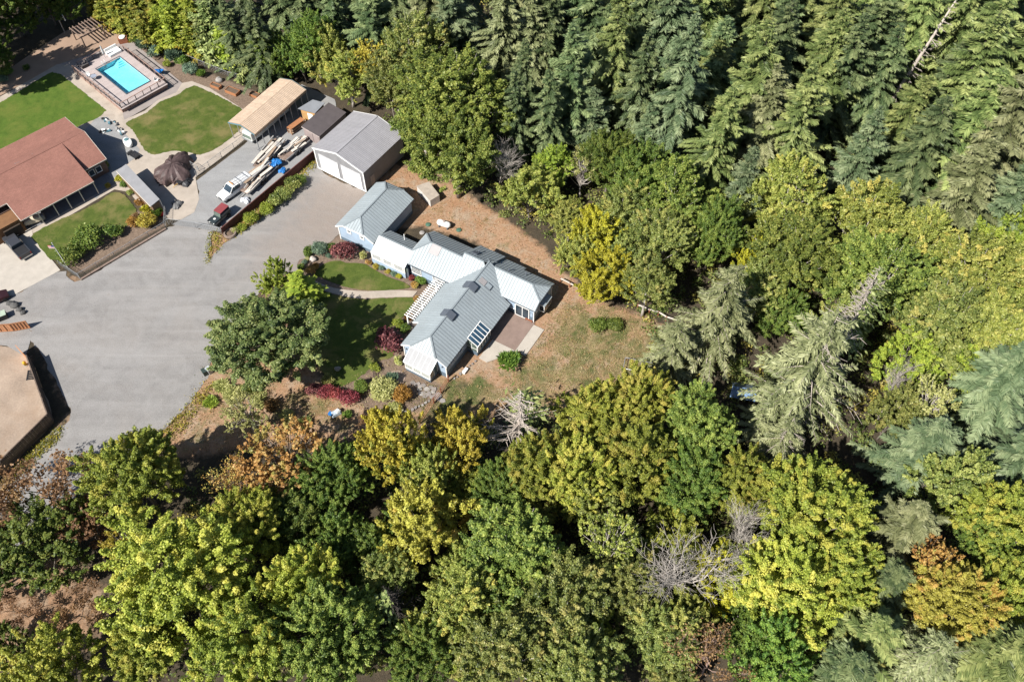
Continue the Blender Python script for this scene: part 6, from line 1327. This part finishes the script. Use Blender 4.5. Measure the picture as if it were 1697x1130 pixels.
bl(560, 900, 52, 9, 'round0', 'maple_dk', 'low dark tree at the bottom of the shaded hollow')
bl(215, 905, 44, 10, 'thin1', 'gold', 'small gold tree above the large light maple')
bl(300, 955, 118, 15, 'maple0', 'maple_lt', 'very large light yellow-green maple in the lower left')
bl(410, 865, 58, 12, 'maple2', 'maple_lt', 'light green maple on the edge of the dark hollow')
bl(240, 1060, 66, 11, 'maple1', 'maple', 'green maple under the very large light one')
bl(500, 965, 66, 13, 'maple1', 'maple_lt', 'pale green maple left of the dark dead whorl')
bl(545, 1055, 86, 14, 'maple2', 'bigleaf', 'large green maple at the bottom edge left of the centre')
bl(410, 1075, 86, 14, 'maple0', 'maple', 'large green maple at the bottom edge below the light one')
bl(90, 1110, 78, 12, 'round0', 'maple_lt', 'yellow-tinged tree in the bottom left corner')
bl(655, 745, 56, 13.5, 'round1', 'gold', 'gold tree right of the orange one, below the red post fence')
bl(765, 735, 52, 11.5, 'round0', 'gold', 'gold tree right of the first gold one')
bl(715, 790, 44, 11, 'round1', 'alder_lt', 'yellow-green tree between the gold trees')
bl(700, 875, 76, 12, 'round0', 'gold_lt', 'large orange-gold tree in the middle of the lower wood')
bl(640, 955, 44, 11, 'alder2', 'alder', 'green tree below the orange-gold one')
cf(660, 1015, 12, 4.4, 'whorl', 'fir', 'dark dead conifer seen from above as a wheel of branches', 'dead_tree', bark=BARKD)
cf(860, 706, 14, 5.6, 'whorl', 'fir', 'pale pinkish dead conifer at the lower edge of the dry grass', 'dead_tree', bark=BARKW)
bl(615, 712, 22, 5, 'bare2', 'rust', 'small grey bare bush left of the gold trees', 'bare_tree')
bl(885, 775, 64, 11, 'maple1', 'maple', 'yellow-green maple right of the pinkish dead conifer')
bl(830, 815, 52, 9, 'maple2', 'maple_dk', 'dark green tree left under the yellow-green maples')
bl(985, 690, 60, 10, 'maple0', 'maple_lt', 'bright yellow-green maple below the dry grass')
bl(1060, 665, 58, 11, 'maple2', 'maple_lt', 'bright maple below the pipe kennel frame')
bl(1150, 710, 66, 12, 'maple1', 'bigleaf', 'green maple left of the ragged grey firs')
bl(1050, 760, 74, 12, 'maple0', 'maple', 'broad yellow-green maple in the centre of the lower wood')
bl(960, 790, 62, 12, 'maple2', 'maple_lt', 'yellow-green maple above the alders in the lower wood')
bl(1150, 800, 66, 11, 'maple1', 'maple_dk', 'dark green maple behind the bare grey tree')
bl(1225, 800, 52, 11, 'maple0', 'maple', 'green maple between the bare tree and the large maple')
bl(850, 930, 92, 14, 'alder0', 'bigleaf', 'large glossy alder in the lower centre')
bl(770, 1000, 66, 13, 'alder1', 'alder_lt', 'yellowish alder right of the dark dead whorl')
bl(935, 1010, 84, 14, 'alder2', 'alder', 'broad alder at the lower centre')
bl(830, 1085, 84, 14, 'alder1', 'alder', 'alder with golden spots at the bottom edge')
bl(960, 1110, 76, 14, 'alder0', 'alder', 'alder at the bottom edge left of the pink bare tree')
bl(1010, 905, 56, 14, 'thin1', 'alder_lt', 'thin yellow alder with a white trunk in the lower wood')
bl(700, 1090, 58, 10, 'maple2', 'maple_dk', 'dark tree at the bottom edge below the dead whorl')
bl(1040, 960, 60, 12, 'alder0', 'alder', 'alder left of the bare grey tree')
bl(1150, 945, 84, 15, 'bare0', 'fir', 'large bare grey tree with many fine branches', 'bare_tree')
bl(1235, 905, 52, 14, 'bare0', 'fir', 'bare white-branched tree beside the larger bare one', 'bare_tree')
bl(1190, 960, 54, 9, 'round1', 'yellow', 'yellow tree under the bare grey branches')
bl(1185, 1085, 62, 12, 'bare1', 'rust', 'pinkish bare tree at the bottom edge', 'bare_tree')
bl(1105, 1050, 62, 11, 'alder2', 'alder', 'alder left of the pinkish bare tree')
bl(1345, 850, 92, 15, 'maple2', 'maple', 'very large yellow-green maple in the lower right')
bl(1300, 970, 88, 13, 'maple0', 'maple_lt', 'large yellow-green maple below the very large one')
bl(1390, 950, 62, 12, 'maple1', 'maple', 'green maple at the edge of the black gap on the right')
bl(1285, 1085, 66, 11, 'round0', 'green', 'glossy green tree at the bottom edge right of the pink bare tree')
cf(1500, 880, 14, 4.6, 'fir2', 'fir_gy', 'drooping grey-green cedar right of the very large maple', 'cedar_tree')
bl(1545, 950, 46, 12, 'thin0', 'orange', 'orange leafy branches through the golden maple crown', 'broadleaf_tree'); bl(1576, 992, 72, 12.5, 'maple1', 'gold_lt', 'golden-orange maple in the lower right')
bl(1540, 915, 36, 10, 'thin0', 'orange', 'small orange tree above the golden-orange maple')
bl(1660, 870, 72, 13, 'maple0', 'maple', 'yellow-green maple at the right edge below the blue firs')
bl(1675, 985, 62, 12, 'maple2', 'maple', 'green maple in the lower right corner')
bl(1618, 905, 40, 10, 'round1', 'maple_dk', 'dark green tree between the gold and yellow-green maples')
cf(1440, 1065, 13, 4.6, 'spruce1', 'fir', 'olive conifer at the bottom edge left of the golden maple', 'fir_tree')
cf(1530, 1095, 14, 4.8, 'greyfir0', 'fir_gy', 'grey-green conifer at the bottom edge under the golden maple', 'fir_tree')
cf(1650, 1085, 14, 4.8, 'spruce0', 'fir', 'olive conifer in the bottom right corner', 'fir_tree')
cf(1385, 1115, 12, 4.2, 'spruce0', 'fir_dk', 'dark conifer at the bottom edge right of the glossy green tree', 'fir_tree')
cf(1460, 980, 12, 4.0, 'fir1', 'fir_dk', 'dark fir in the black gap on the right', 'fir_tree')
# trees standing in the open
bl(446, 556, 100, 12, 'maple1', 'oak', 'large dark green tree between the gravel lot and the front lawn')
bl(408, 685, 40, 8, 'thin1', 'pale', 'slender pale wispy tree on the bank below the big green tree')
bl(458, 462, 30, 6.5, 'round0', 'lime', 'lime yellow shrub-like tree at the start of the garden path')
cf(498, 480, 7.5, 3.2, 'spruce1', 'lime', 'bright green young conifer beside the garden path', 'cedar_tree')
# off to the left, only their shade and edges show
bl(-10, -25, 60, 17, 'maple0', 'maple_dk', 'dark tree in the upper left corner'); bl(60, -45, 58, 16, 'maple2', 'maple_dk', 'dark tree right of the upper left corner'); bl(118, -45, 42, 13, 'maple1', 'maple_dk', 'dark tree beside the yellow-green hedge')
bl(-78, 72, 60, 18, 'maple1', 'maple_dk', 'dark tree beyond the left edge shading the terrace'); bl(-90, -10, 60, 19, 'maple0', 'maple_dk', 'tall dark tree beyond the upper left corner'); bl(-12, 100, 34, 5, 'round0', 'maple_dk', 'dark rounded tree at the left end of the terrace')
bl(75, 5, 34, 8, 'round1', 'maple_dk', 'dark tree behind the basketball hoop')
# yellow-green hedge of cedars behind the pool
hd = [(152,2,7.5,2.2,'hedge'),(176,14,7.5,2.2,'hedge'),(200,27,7.5,2.3,'hedge'),(224,40,7.5,2.3,'hedge'),(247,52,8,2.4,'hedge'),(270,52,8,2.5,'lime'),(178,-14,8,2.3,'hedge'),(206,-2,8,2.3,'hedge'),(234,10,8,2.4,'hedge'),(262,22,8.5,2.6,'hedge'),(292,55,9,2.8,'lime'),(292,35,11,3,'lime'),(320,60,9,2.8,'hedge'),(322,40,12,3,'lime'),(348,68,9,2.8,'fir'),(352,55,12,3,'fir'),(378,80,9,2.8,'lime'),(408,90,9,2.8,'fir'),(436,98,9,2.8,'green'),(305,5,12,3,'lime')]
for k, (x, y, h, r_, m_) in enumerate(sorted(hd)):
    cf(x, y, h, r_, 'cedar%d' % (k % 2), m_, '%s cedar in the hedge behind the pool, %s from the left' % ({'hedge': 'yellow-green', 'lime': 'bright green', 'fir': 'olive', 'green': 'green'}[m_], ORD[k]), 'cedar_tree', 'cedars in the hedge behind the pool')
bl(20, 870, 50, 8, 'thin1', 'rust', 'thin brown tree over the pale gravel strip at the left edge'); bl(-20, 945, 60, 8, 'round0', 'maple_dk', 'dark green tree cut by the left edge below the gravel')
# younger firs standing between the rows
_r = random.Random(12); _gap = []
for _k in range(400):
    _x, _y = _r.uniform(890, 1697), _r.uniform(0, 250)
    if _y > 120 + (_x - 890) * .16 or any(math.hypot(_x - a, (_y - b) * 1.4) < 58 for a, b in _gap) or math.hypot(_x - 1500, _y - 110) < 60: continue
    _gap.append((_x, _y))
for _k, (_x, _y) in enumerate(sorted(_gap)[:30]):
    cf(_x, _y, _r.uniform(15, 22), _r.uniform(4.4, 5.6), 'fir%d' % (_k % 4), _r.choice(('fir', 'fir', 'fir_dk')), 'younger green fir filling the gaps between the forest rows, %s from the left' % ORD[_k], group='younger firs between the rows')
bl(25, 32, 36, 6, 'round1', 'maple_dk', 'low dark tree in the shade above the terrace'); bl(110, 12, 30, 6, 'round0', 'maple_dk', 'low dark tree behind the timber pergola'); bl(-15, 62, 34, 6, 'round0', 'maple_dk', 'low dark tree at the left edge above the path')
for k, (x, y, h) in enumerate(((432, 722, 8), (462, 728, 9), (492, 722, 7))): cf(x, y, h, .8, 'snag', 'fir', '%s of three thin bare poles on the bank above the orange tree' % ('left', 'middle', 'right')[k], 'dead_tree', bark=BARKD)
bl(30, 1010, 40, 4, 'bare2', 'rust', 'low brown bush on the bare soil at the left edge', 'bare_tree'); bl(130, 1015, 46, 5, 'bare2', 'rust', 'brown bush on the bare soil beside the large light maple', 'bare_tree'); bl(10, 1075, 40, 5, 'round1', 'maple_dk', 'dark bush at the left edge above the corner tree')
# smaller trees between the big crowns of the lower wood
_gap = []
for _k in range(600):
    _x, _y = _r.uniform(560, 1690), _r.uniform(760, 1120)
    if any(math.hypot(_x - a, _y - b) < 82 for a, b in _gap) or math.hypot(_x - 1460, _y - 800) < 70: continue
    _gap.append((_x, _y))
for _k, (_x, _y) in enumerate(sorted(_gap)[:30]):
    bl(_x, _y, _r.uniform(38, 52), _r.uniform(7, 9.5), _r.choice(('round0', 'round1', 'alder1', 'alder2')), _r.choice(('alder', 'alder_lt', 'maple', 'green', 'alder')), 'smaller understorey tree between the big crowns of the lower wood, %s from the left' % ORD[_k], group='understorey trees of the lower wood')
# ---------------------------------------------------------------- garden shrubs
def sh(px, py, rad, h, key, lm, label, group=None, name='shrub', cat='shrub'):
    return place(key, name, cat, label, G(px, py), (rad, rad, h), lm, group)
# front bed of the blue house
sh(572, 425, 2.1, 2.2, 'lacy', 'purple', 'dark red Japanese maple against the blue garage', name='small_tree', cat='tree'); sh(648, 572, 2.3, 2.6, 'lacy', 'purple', 'dark red Japanese maple at the front corner of the house', name='small_tree', cat='tree')
sh(532, 420, 1.5, 2.0, 'big', 'teal', 'blue-green round conifer shrub at the corner of the gravel'); sh(514, 422, 1.1, 1.3, 'shrub0', 'green', 'green shrub left of the blue-green one'); sh(550, 415, 1.0, 1.1, 'shrub1', 'maple_dk', 'dark shrub between blue-green shrub and red maple')
sh(602, 428, .75, 1.3, 'shrub2', 'cream', 'cream-yellow shrub right of the red maple by the garage'); sh(661, 602, .8, 1.2, 'shrub0', 'cream', 'cream-yellow shrub beside the glazed porch')
sh(500, 445, .7, .7, 'shrub1', 'green', 'dark green ball shrub at the gravel edge'); sh(506, 437, .6, .6, 'shrub2', 'teal', 'small teal shrub above the ball shrub'); sh(516, 452, .95, 1.0, 'shrub0', 'orange', 'orange heather mound at the head of the path'); sh(524, 444, .7, .7, 'shrub1', 'brown', 'brown shrub behind the orange mound')
sh(511, 430, .5, .5, 'shrub2', 'cream', 'small yellow shrub by the pale rock'); sh(545, 427, .6, .7, 'shrub0', 'teal', 'grey-green shrub behind the upper lawn')
for k, (x, y, m_, nm) in enumerate(((611, 437, 'orange', 'pale orange'), (623, 444, 'gold', 'gold'), (633, 447, 'teal', 'grey'), (643, 452, 'gold', 'golden'), (653, 456, 'teal', 'greyish'), (662, 459, 'yellow', 'yellow'))):
    sh(x, y, .62, .6, 'shrub%d' % (k % 3), m_, '%s mound shrub below the sunroom windows, %s from the left' % (nm, ORD[k]), 'mound shrubs below the sunroom')
sh(688, 476, .75, .9, 'shrub1', 'orange', 'orange shrub beside the pergola above the path'); sh(690, 498, .7, .8, 'shrub2', 'orange', 'orange shrub beside the pergola below the path'); sh(698, 468, 1.1, 1.1, 'big', 'green', 'dark green spreading shrub under the house front windows'); sh(683, 463, .6, .7, 'shrub0', 'red', 'red-brown shrub beside the front door')
sh(678, 528, .8, .9, 'spike', 'brown', 'rust-brown plant at the foot of the pergola'); sh(660, 540, 1.0, 1.0, 'shrub1', 'lime', 'light green shrub above the front red maple'); sh(672, 548, .9, 1.0, 'shrub0', 'maple_dk', 'dark shrub behind the front red maple')
# bank below the house
sh(580, 662, 1.5, 1.6, 'lacy', 'red', 'bright red bush nearest the crumpled cover'); sh(560, 655, 1.2, 1.3, 'lacy', 'red', 'red bush in the middle of the red row'); sh(540, 652, 1.3, 1.3, 'lacy', 'red', 'red bush third from the crumpled cover'); sh(522, 650, 1.2, 1.2, 'lacy', 'purple', 'dark red bush at the left end of the red row')
sh(600, 645, 1.3, 1.5, 'big', 'maple_dk', 'dark green shrub right of the red bushes'); sh(635, 650, 2.4, 1.8, 'big', 'pale', 'wide pale yellow-green shrub on the bank'); sh(668, 660, 1.6, 2.0, 'big', 'brown', 'rounded rusty brown shrub beside the flagstones'); sh(651, 633, 1.1, 1.2, 'spike', 'teal', 'spiky blue-green plant by the round stone'); sh(655, 680, 1.4, .8, 'shrub1', 'pale', 'low pale shrub at the stone edging'); sh(545, 632, 1.0, .9, 'spike', 'pale', 'tufted pale grass clump under the big tree')
sh(620, 612, 1.0, .8, 'shrub2', 'lime', 'light green clump near the leaning lattice'); sh(575, 690, .8, .6, 'spike', 'green', 'green tuft beside the crumpled cover')
for k, (x, y, r_, h, key, m_) in enumerate(((368, 640, 1.3, .7, 'spike', 'pale'), (388, 655, 1.7, .9, 'shrub1', 'pale'), (412, 650, 1.4, 1.0, 'spike', 'alder'), (430, 665, 1.6, .9, 'shrub0', 'pale'), (452, 672, 1.2, .7, 'spike', 'rust'), (474, 690, 1.3, .8, 'shrub2', 'pale'), (505, 702, 1.2, .7, 'spike', 'alder'), (352, 668, 1.2, .6, 'spike', 'lime'))):
    sh(x, y, r_, h, key, m_, '%s clump on the bank below the big green tree, %s along the bank' % ({'pale': 'pale straw', 'alder': 'olive', 'rust': 'brown', 'lime': 'light green'}[m_], ORD[k]), 'clumps on the bank')
# side yard
sh(845, 606, 1.9, 1.5, 'spike', 'green', 'spreading green juniper beside the patio'); sh(852, 598, 1.0, 1.1, 'shrub0', 'lime', 'light green shrub at the patio corner'); sh(858, 590, .55, .8, 'shrub1', 'gold', 'small golden shrub on the patio corner')
sh(990, 545, 1.7, 1.6, 'big', 'maple_dk', 'left of two dark green shrubs on the dry grass'); sh(1018, 542, 1.5, 1.3, 'big', 'maple_dk', 'right of two dark green shrubs on the dry grass')
# bark bed behind the pool and shrub strip by the fence
for k, (x, y, r_, m_) in enumerate(((224, 70, 1.2, 'green'), (243, 82, 1.6, 'teal'), (258, 95, 1.7, 'teal'), (278, 110, .9, 'lime'), (290, 100, 1.8, 'teal'), (305, 108, 1.5, 'green'), (318, 122, 1.7, 'teal'), (335, 128, 1.0, 'green'))):
    sh(x, y, r_, r_ * 1.1, ('big', 'spike', 'shrub0')[k % 3], m_, '%s shrub in the bark bed behind the pool, %s from the left' % ({'green': 'green', 'teal': 'grey-green', 'lime': 'small bright'}[m_], ORD[k]), 'shrubs in the bark bed')
for k, (x, y, r_, h, m_) in enumerate(((418, 368, 1.5, 1.6, 'lime'), (403, 380, .9, .8, 'lime'), (444, 352, 1.5, 1.5, 'lime'), (458, 340, 1.6, 1.6, 'alder'), (472, 328, 1.7, 1.7, 'alder'), (488, 314, 1.8, 1.8, 'alder'), (498, 305, 1.4, 1.5, 'green'), (390, 384, .7, .6, 'pale'))):
    sh(x, y, r_, h, ('big', 'shrub1')[k % 2], m_, '%s bush along the dark red fence, %s bush listed from the ring planter' % ({'lime': 'lime', 'alder': 'olive', 'green': 'green', 'pale': 'pale'}[m_], ORD[[1, 2, 3, 4, 5, 6, 7, 0][k] if k != 7 else 0]), 'bushes along the dark red fence')
# neighbour's shrub bed
for x, y, r_, h, key, m_, lb in ((152, 405, 3.0, 2.6, 'big', 'maple_dk', 'largest dark green bush in the bed above the gravel lot'), (122, 430, 2.6, 2.0, 'big', 'maple_dk', 'dark green bush at the lower end of the shrub bed'), (190, 388, 1.9, 1.6, 'shrub0', 'maple_dk', 'dark bush in the middle of the shrub bed'), (246, 372, 1.9, 1.8, 'big', 'gold', 'rounded yellow-green bush near the yard gate'), (243, 352, 1.0, 1.0, 'spike', 'yellow', 'yellow spiky plant beside the lean-to'), (222, 372, 1.2, 1.0, 'shrub1', 'brown', 'brownish bush between dark and yellow bushes'), (262, 358, 1.0, 1.2, 'spike', 'green', 'spiky green plant at the gate corner'), (226, 362, .8, .8, 'shrub2', 'rust', 'pinkish flowering shrub at the lawn tip'),
    (200, 300, .9, .9, 'shrub0', 'yellow', 'yellow bush at the upper end of the lean-to'), (207, 308, .8, .8, 'shrub1', 'green', 'green bush beside the lean-to wall'), (218, 322, .8, .7, 'shrub2', 'alder', 'olive bush halfway along the lean-to'), (232, 338, .9, .7, 'shrub0', 'brown', 'rusty ground shrub along the lean-to'), (175, 280, 1.1, 1.5, 'big', 'alder', 'clipped ball shrub in the shade of the red roof'), (180, 310, .6, .6, 'shrub1', 'gold', 'small yellow shrub at the porch path'),
    (12, 125, 1.6, 1.4, 'big', 'green', 'green bush at the left end of the path'), (5, 138, 1.3, 1.2, 'shrub2', 'teal', 'grey-green bush below it at the left edge'), (45, 115, .8, .7, 'shrub1', 'maple_dk', 'small dark shrub on the shaded terrace')):
    sh(x, y, r_, h, key, m_, lb)
boulder(519, 431, .6, 'pale flat rock among the shrubs at the gravel corner', mat('rock_pale', (.45, .4, .36), .9), 31); boulder(560, 612, .5, 'pale rock in the shade of the big tree', seed=33)
rs = struct(sheet('round_stone_pad', smooth_poly(PX((643,626),(650,616),(664,615),(672,622),(668,632),(655,637)), .3, .05, 3), .03, mat('stone_pink', (.30, .225, .18), .9, .15, 2)))
# stone edging and flagstones by the glazed porch
FLG = mat('flagstone', (.23, .205, .19), .9, .25, 1.5, bstr=.3)
def stones(name, label, pts, kind):
    A0 = G(*pts[0][:2]); t = thing(name, label, kind, A0); rnd = random.Random(len(pts))
    for x, y, s in pts:
        n = rnd.randint(5, 7); a0 = rnd.uniform(0, 6); c = G(x, y) - A0
        MB().prism([(c.x + s * rnd.uniform(.75, 1.1) * math.cos(a0 + k * 6.283 / n), c.y + s * rnd.uniform(.75, 1.1) * math.sin(a0 + k * 6.283 / n)) for k in range(n)], 0, rnd.uniform(.04, .09) if kind == 'paving' else s * .8).build('stone', FLG if rnd.random() > .3 else rk, t)
    return t
rnd = random.Random(8)
stones('flagstone_paving', 'irregular flagstone paving around the glazed porch', [(685 + 9 * i + rnd.uniform(-2, 2) + j * 4, 632 + 7 * j + 3.2 * i + rnd.uniform(-2, 2), rnd.uniform(.32, .48)) for i in range(5) for j in range(4)], 'paving')
stones('stone_edging', 'row of small grey edging stones below the pale shrub', [(645 + 5.5 * i, 682 - .02 * i * i * i * .1 - max(0, i - 6) * 2.2 + rnd.uniform(-1, 1), rnd.uniform(.16, .28)) for i in range(13)], 'edging')
stones('stone_border', 'row of rough stones along the shaded house wall', [(788 - 5 * i, 599 + 4.2 * i + rnd.uniform(-1, 1), rnd.uniform(.15, .25)) for i in range(8)], 'edging')
# ---------------------------------------------------------------- what nobody could count
rng = np.random.default_rng(5)
def scatter(name, label, cat, polys, n, ln, m, avoid=(), up=.5, wd=.5, hz=.15, clumpn=0):
    """grass, weeds or undergrowth: loose small blades within outlines"""
    P_ = []
    for poly, k in polys:
        pl = np.array([(p[0], p[1]) for p in poly]); lo, hi = pl.min(0), pl.max(0); got = 0
        while got < k:
            q = rng.uniform(lo, hi, (k * 2, 2)); s = sdf(q, poly) > 0
            for a in avoid: s &= sdf(q, a) < 0
            q = q[s][:k - got]; 
            if clumpn and len(q): q = np.repeat(q, clumpn, 0)[:k - got] + rng.normal(0, .28, (min(len(q) * clumpn, k - got), 2))
            P_.append(q); got += max(len(q), 1)
    q = np.concatenate(P_); n = len(q); l = ln * rng.uniform(.5, 1.5, n); c = np.column_stack([q, rng.uniform(.02, hz, n)]); ax = rng.normal(0, .7, (n, 3)) + np.array([0, 0, up]); nr = np.cross(ax, rng.normal(0, 1, (n, 3)))
    o = bpy.data.objects.new(name, leaves(name, c, ax, nr, l, l * wd, rng.random(n), rng.random(n), m)); C.objects.link(o); o['kind'] = 'stuff'; o['label'] = label; o['category'] = cat; return o
HOUSE_PAD = [tuple((Matrix.Translation(HO) @ Matrix.Rotation(HA, 4, 'Z')) @ Vector(P(a, b, 0)))[:2] for a, b in ((-15.7, -13.9), (-1.5, -13.9), (-2.4, -26), (-1, -33.5), (9.2, -33.5), (9.2, -20), (6.6, -5), (5.8, .2), (0, 1.7), (-5.3, 1.7), (-8.9, -2.5), (-15.7, -5.5))]
scatter('dry_grass', 'dry straw grass with green tufts on the side yard', 'grass', [(SIDE_DRY, 12000), (BANK, 4500), (BACK_DIRT, 4000)], 0, .22, leafmat('grass_dry', [(.09, .075, .03), (.2, .15, .07), (.3, .23, .12)], (.07, .09, .02), .25), (HOUSE_PAD,), .5, .28, .1, 5)
scatter('weeds', 'yellow and green weeds below the brown fence and beside the drive', 'weeds', [(PX((0, 800), (95, 708), (108, 700), (100, 725), (20, 800)), 1500), (SHRUBSTRIP, 2500), (PX((240, 735), (300, 683), (345, 628), (360, 640), (300, 720)), 1200)], 0, .28, leafmat('weed', [(.05, .06, .01), (.12, .12, .02), (.22, .17, .02)]), (), .6, .4, .2, 5)
UND1 = PX((840, 380), (900, 405), (1000, 500), (1060, 525), (1060, 640), (860, 690), (700, 720), (560, 760), (300, 770), (200, 1000), (180, 1140), (1720, 1140), (1720, -10), (600, -10), (640, 250), (800, 335))
def thicket(name, label, poly, n, per, rad, m, hmax=2.6):
    pl = np.array([(p[0], p[1]) for p in poly]); q = rng.uniform(pl.min(0), pl.max(0), (n * 3, 2)); q = q[sdf(q, poly) > 1.0][:n]; n = len(q)
    h = rng.uniform(.5, hmax, n); cv = rng.random(n); i = np.repeat(np.arange(n), per); k = len(i); d = rand_dirs(rng, k, 0)
    c = np.column_stack([q[i] + d[:, :2] * rad * rng.uniform(.3, 1, (k, 1)), d[:, 2] * h[i] * rng.uniform(.5, 1, k) + .05]); nr = unit(d * .5 + np.array([0, 0, .6]) + rng.normal(0, .5, (k, 3))); l = rng.uniform(.2, .42, k)
    o = bpy.data.objects.new(name, leaves(name, c, np.cross(nr, rng.normal(0, 1, (k, 3))), nr, l, l * .7, rng.random(k), cv[i], m)); C.objects.link(o); o['kind'] = 'stuff'; o['label'] = label; o['category'] = 'undergrowth'
thicket('undergrowth', 'green and olive undergrowth of shrubs and ferns on the forest floor', UND1, 4200, 52, 1.25, leafmat('fern', [(.02, .032, .008), (.06, .075, .018), (.12, .115, .04)], (.16, .13, .03), .1))
scatter('fallen_leaves', 'fallen brown leaves along the edges of the gravel and soil yard', 'leaves', [(PX((300, 690), (350, 600), (430, 490), (480, 455), (520, 500), (560, 640), (430, 720), (250, 760), (130, 860), (60, 940), (20, 900), (120, 800)), 1500), (BACK_DIRT, 1200)], 0, .17, leafmat('litter', [(.06, .035, .02), (.13, .075, .035), (.2, .12, .05)]), (HOUSE_PAD,), .1, .7, .05, 3)
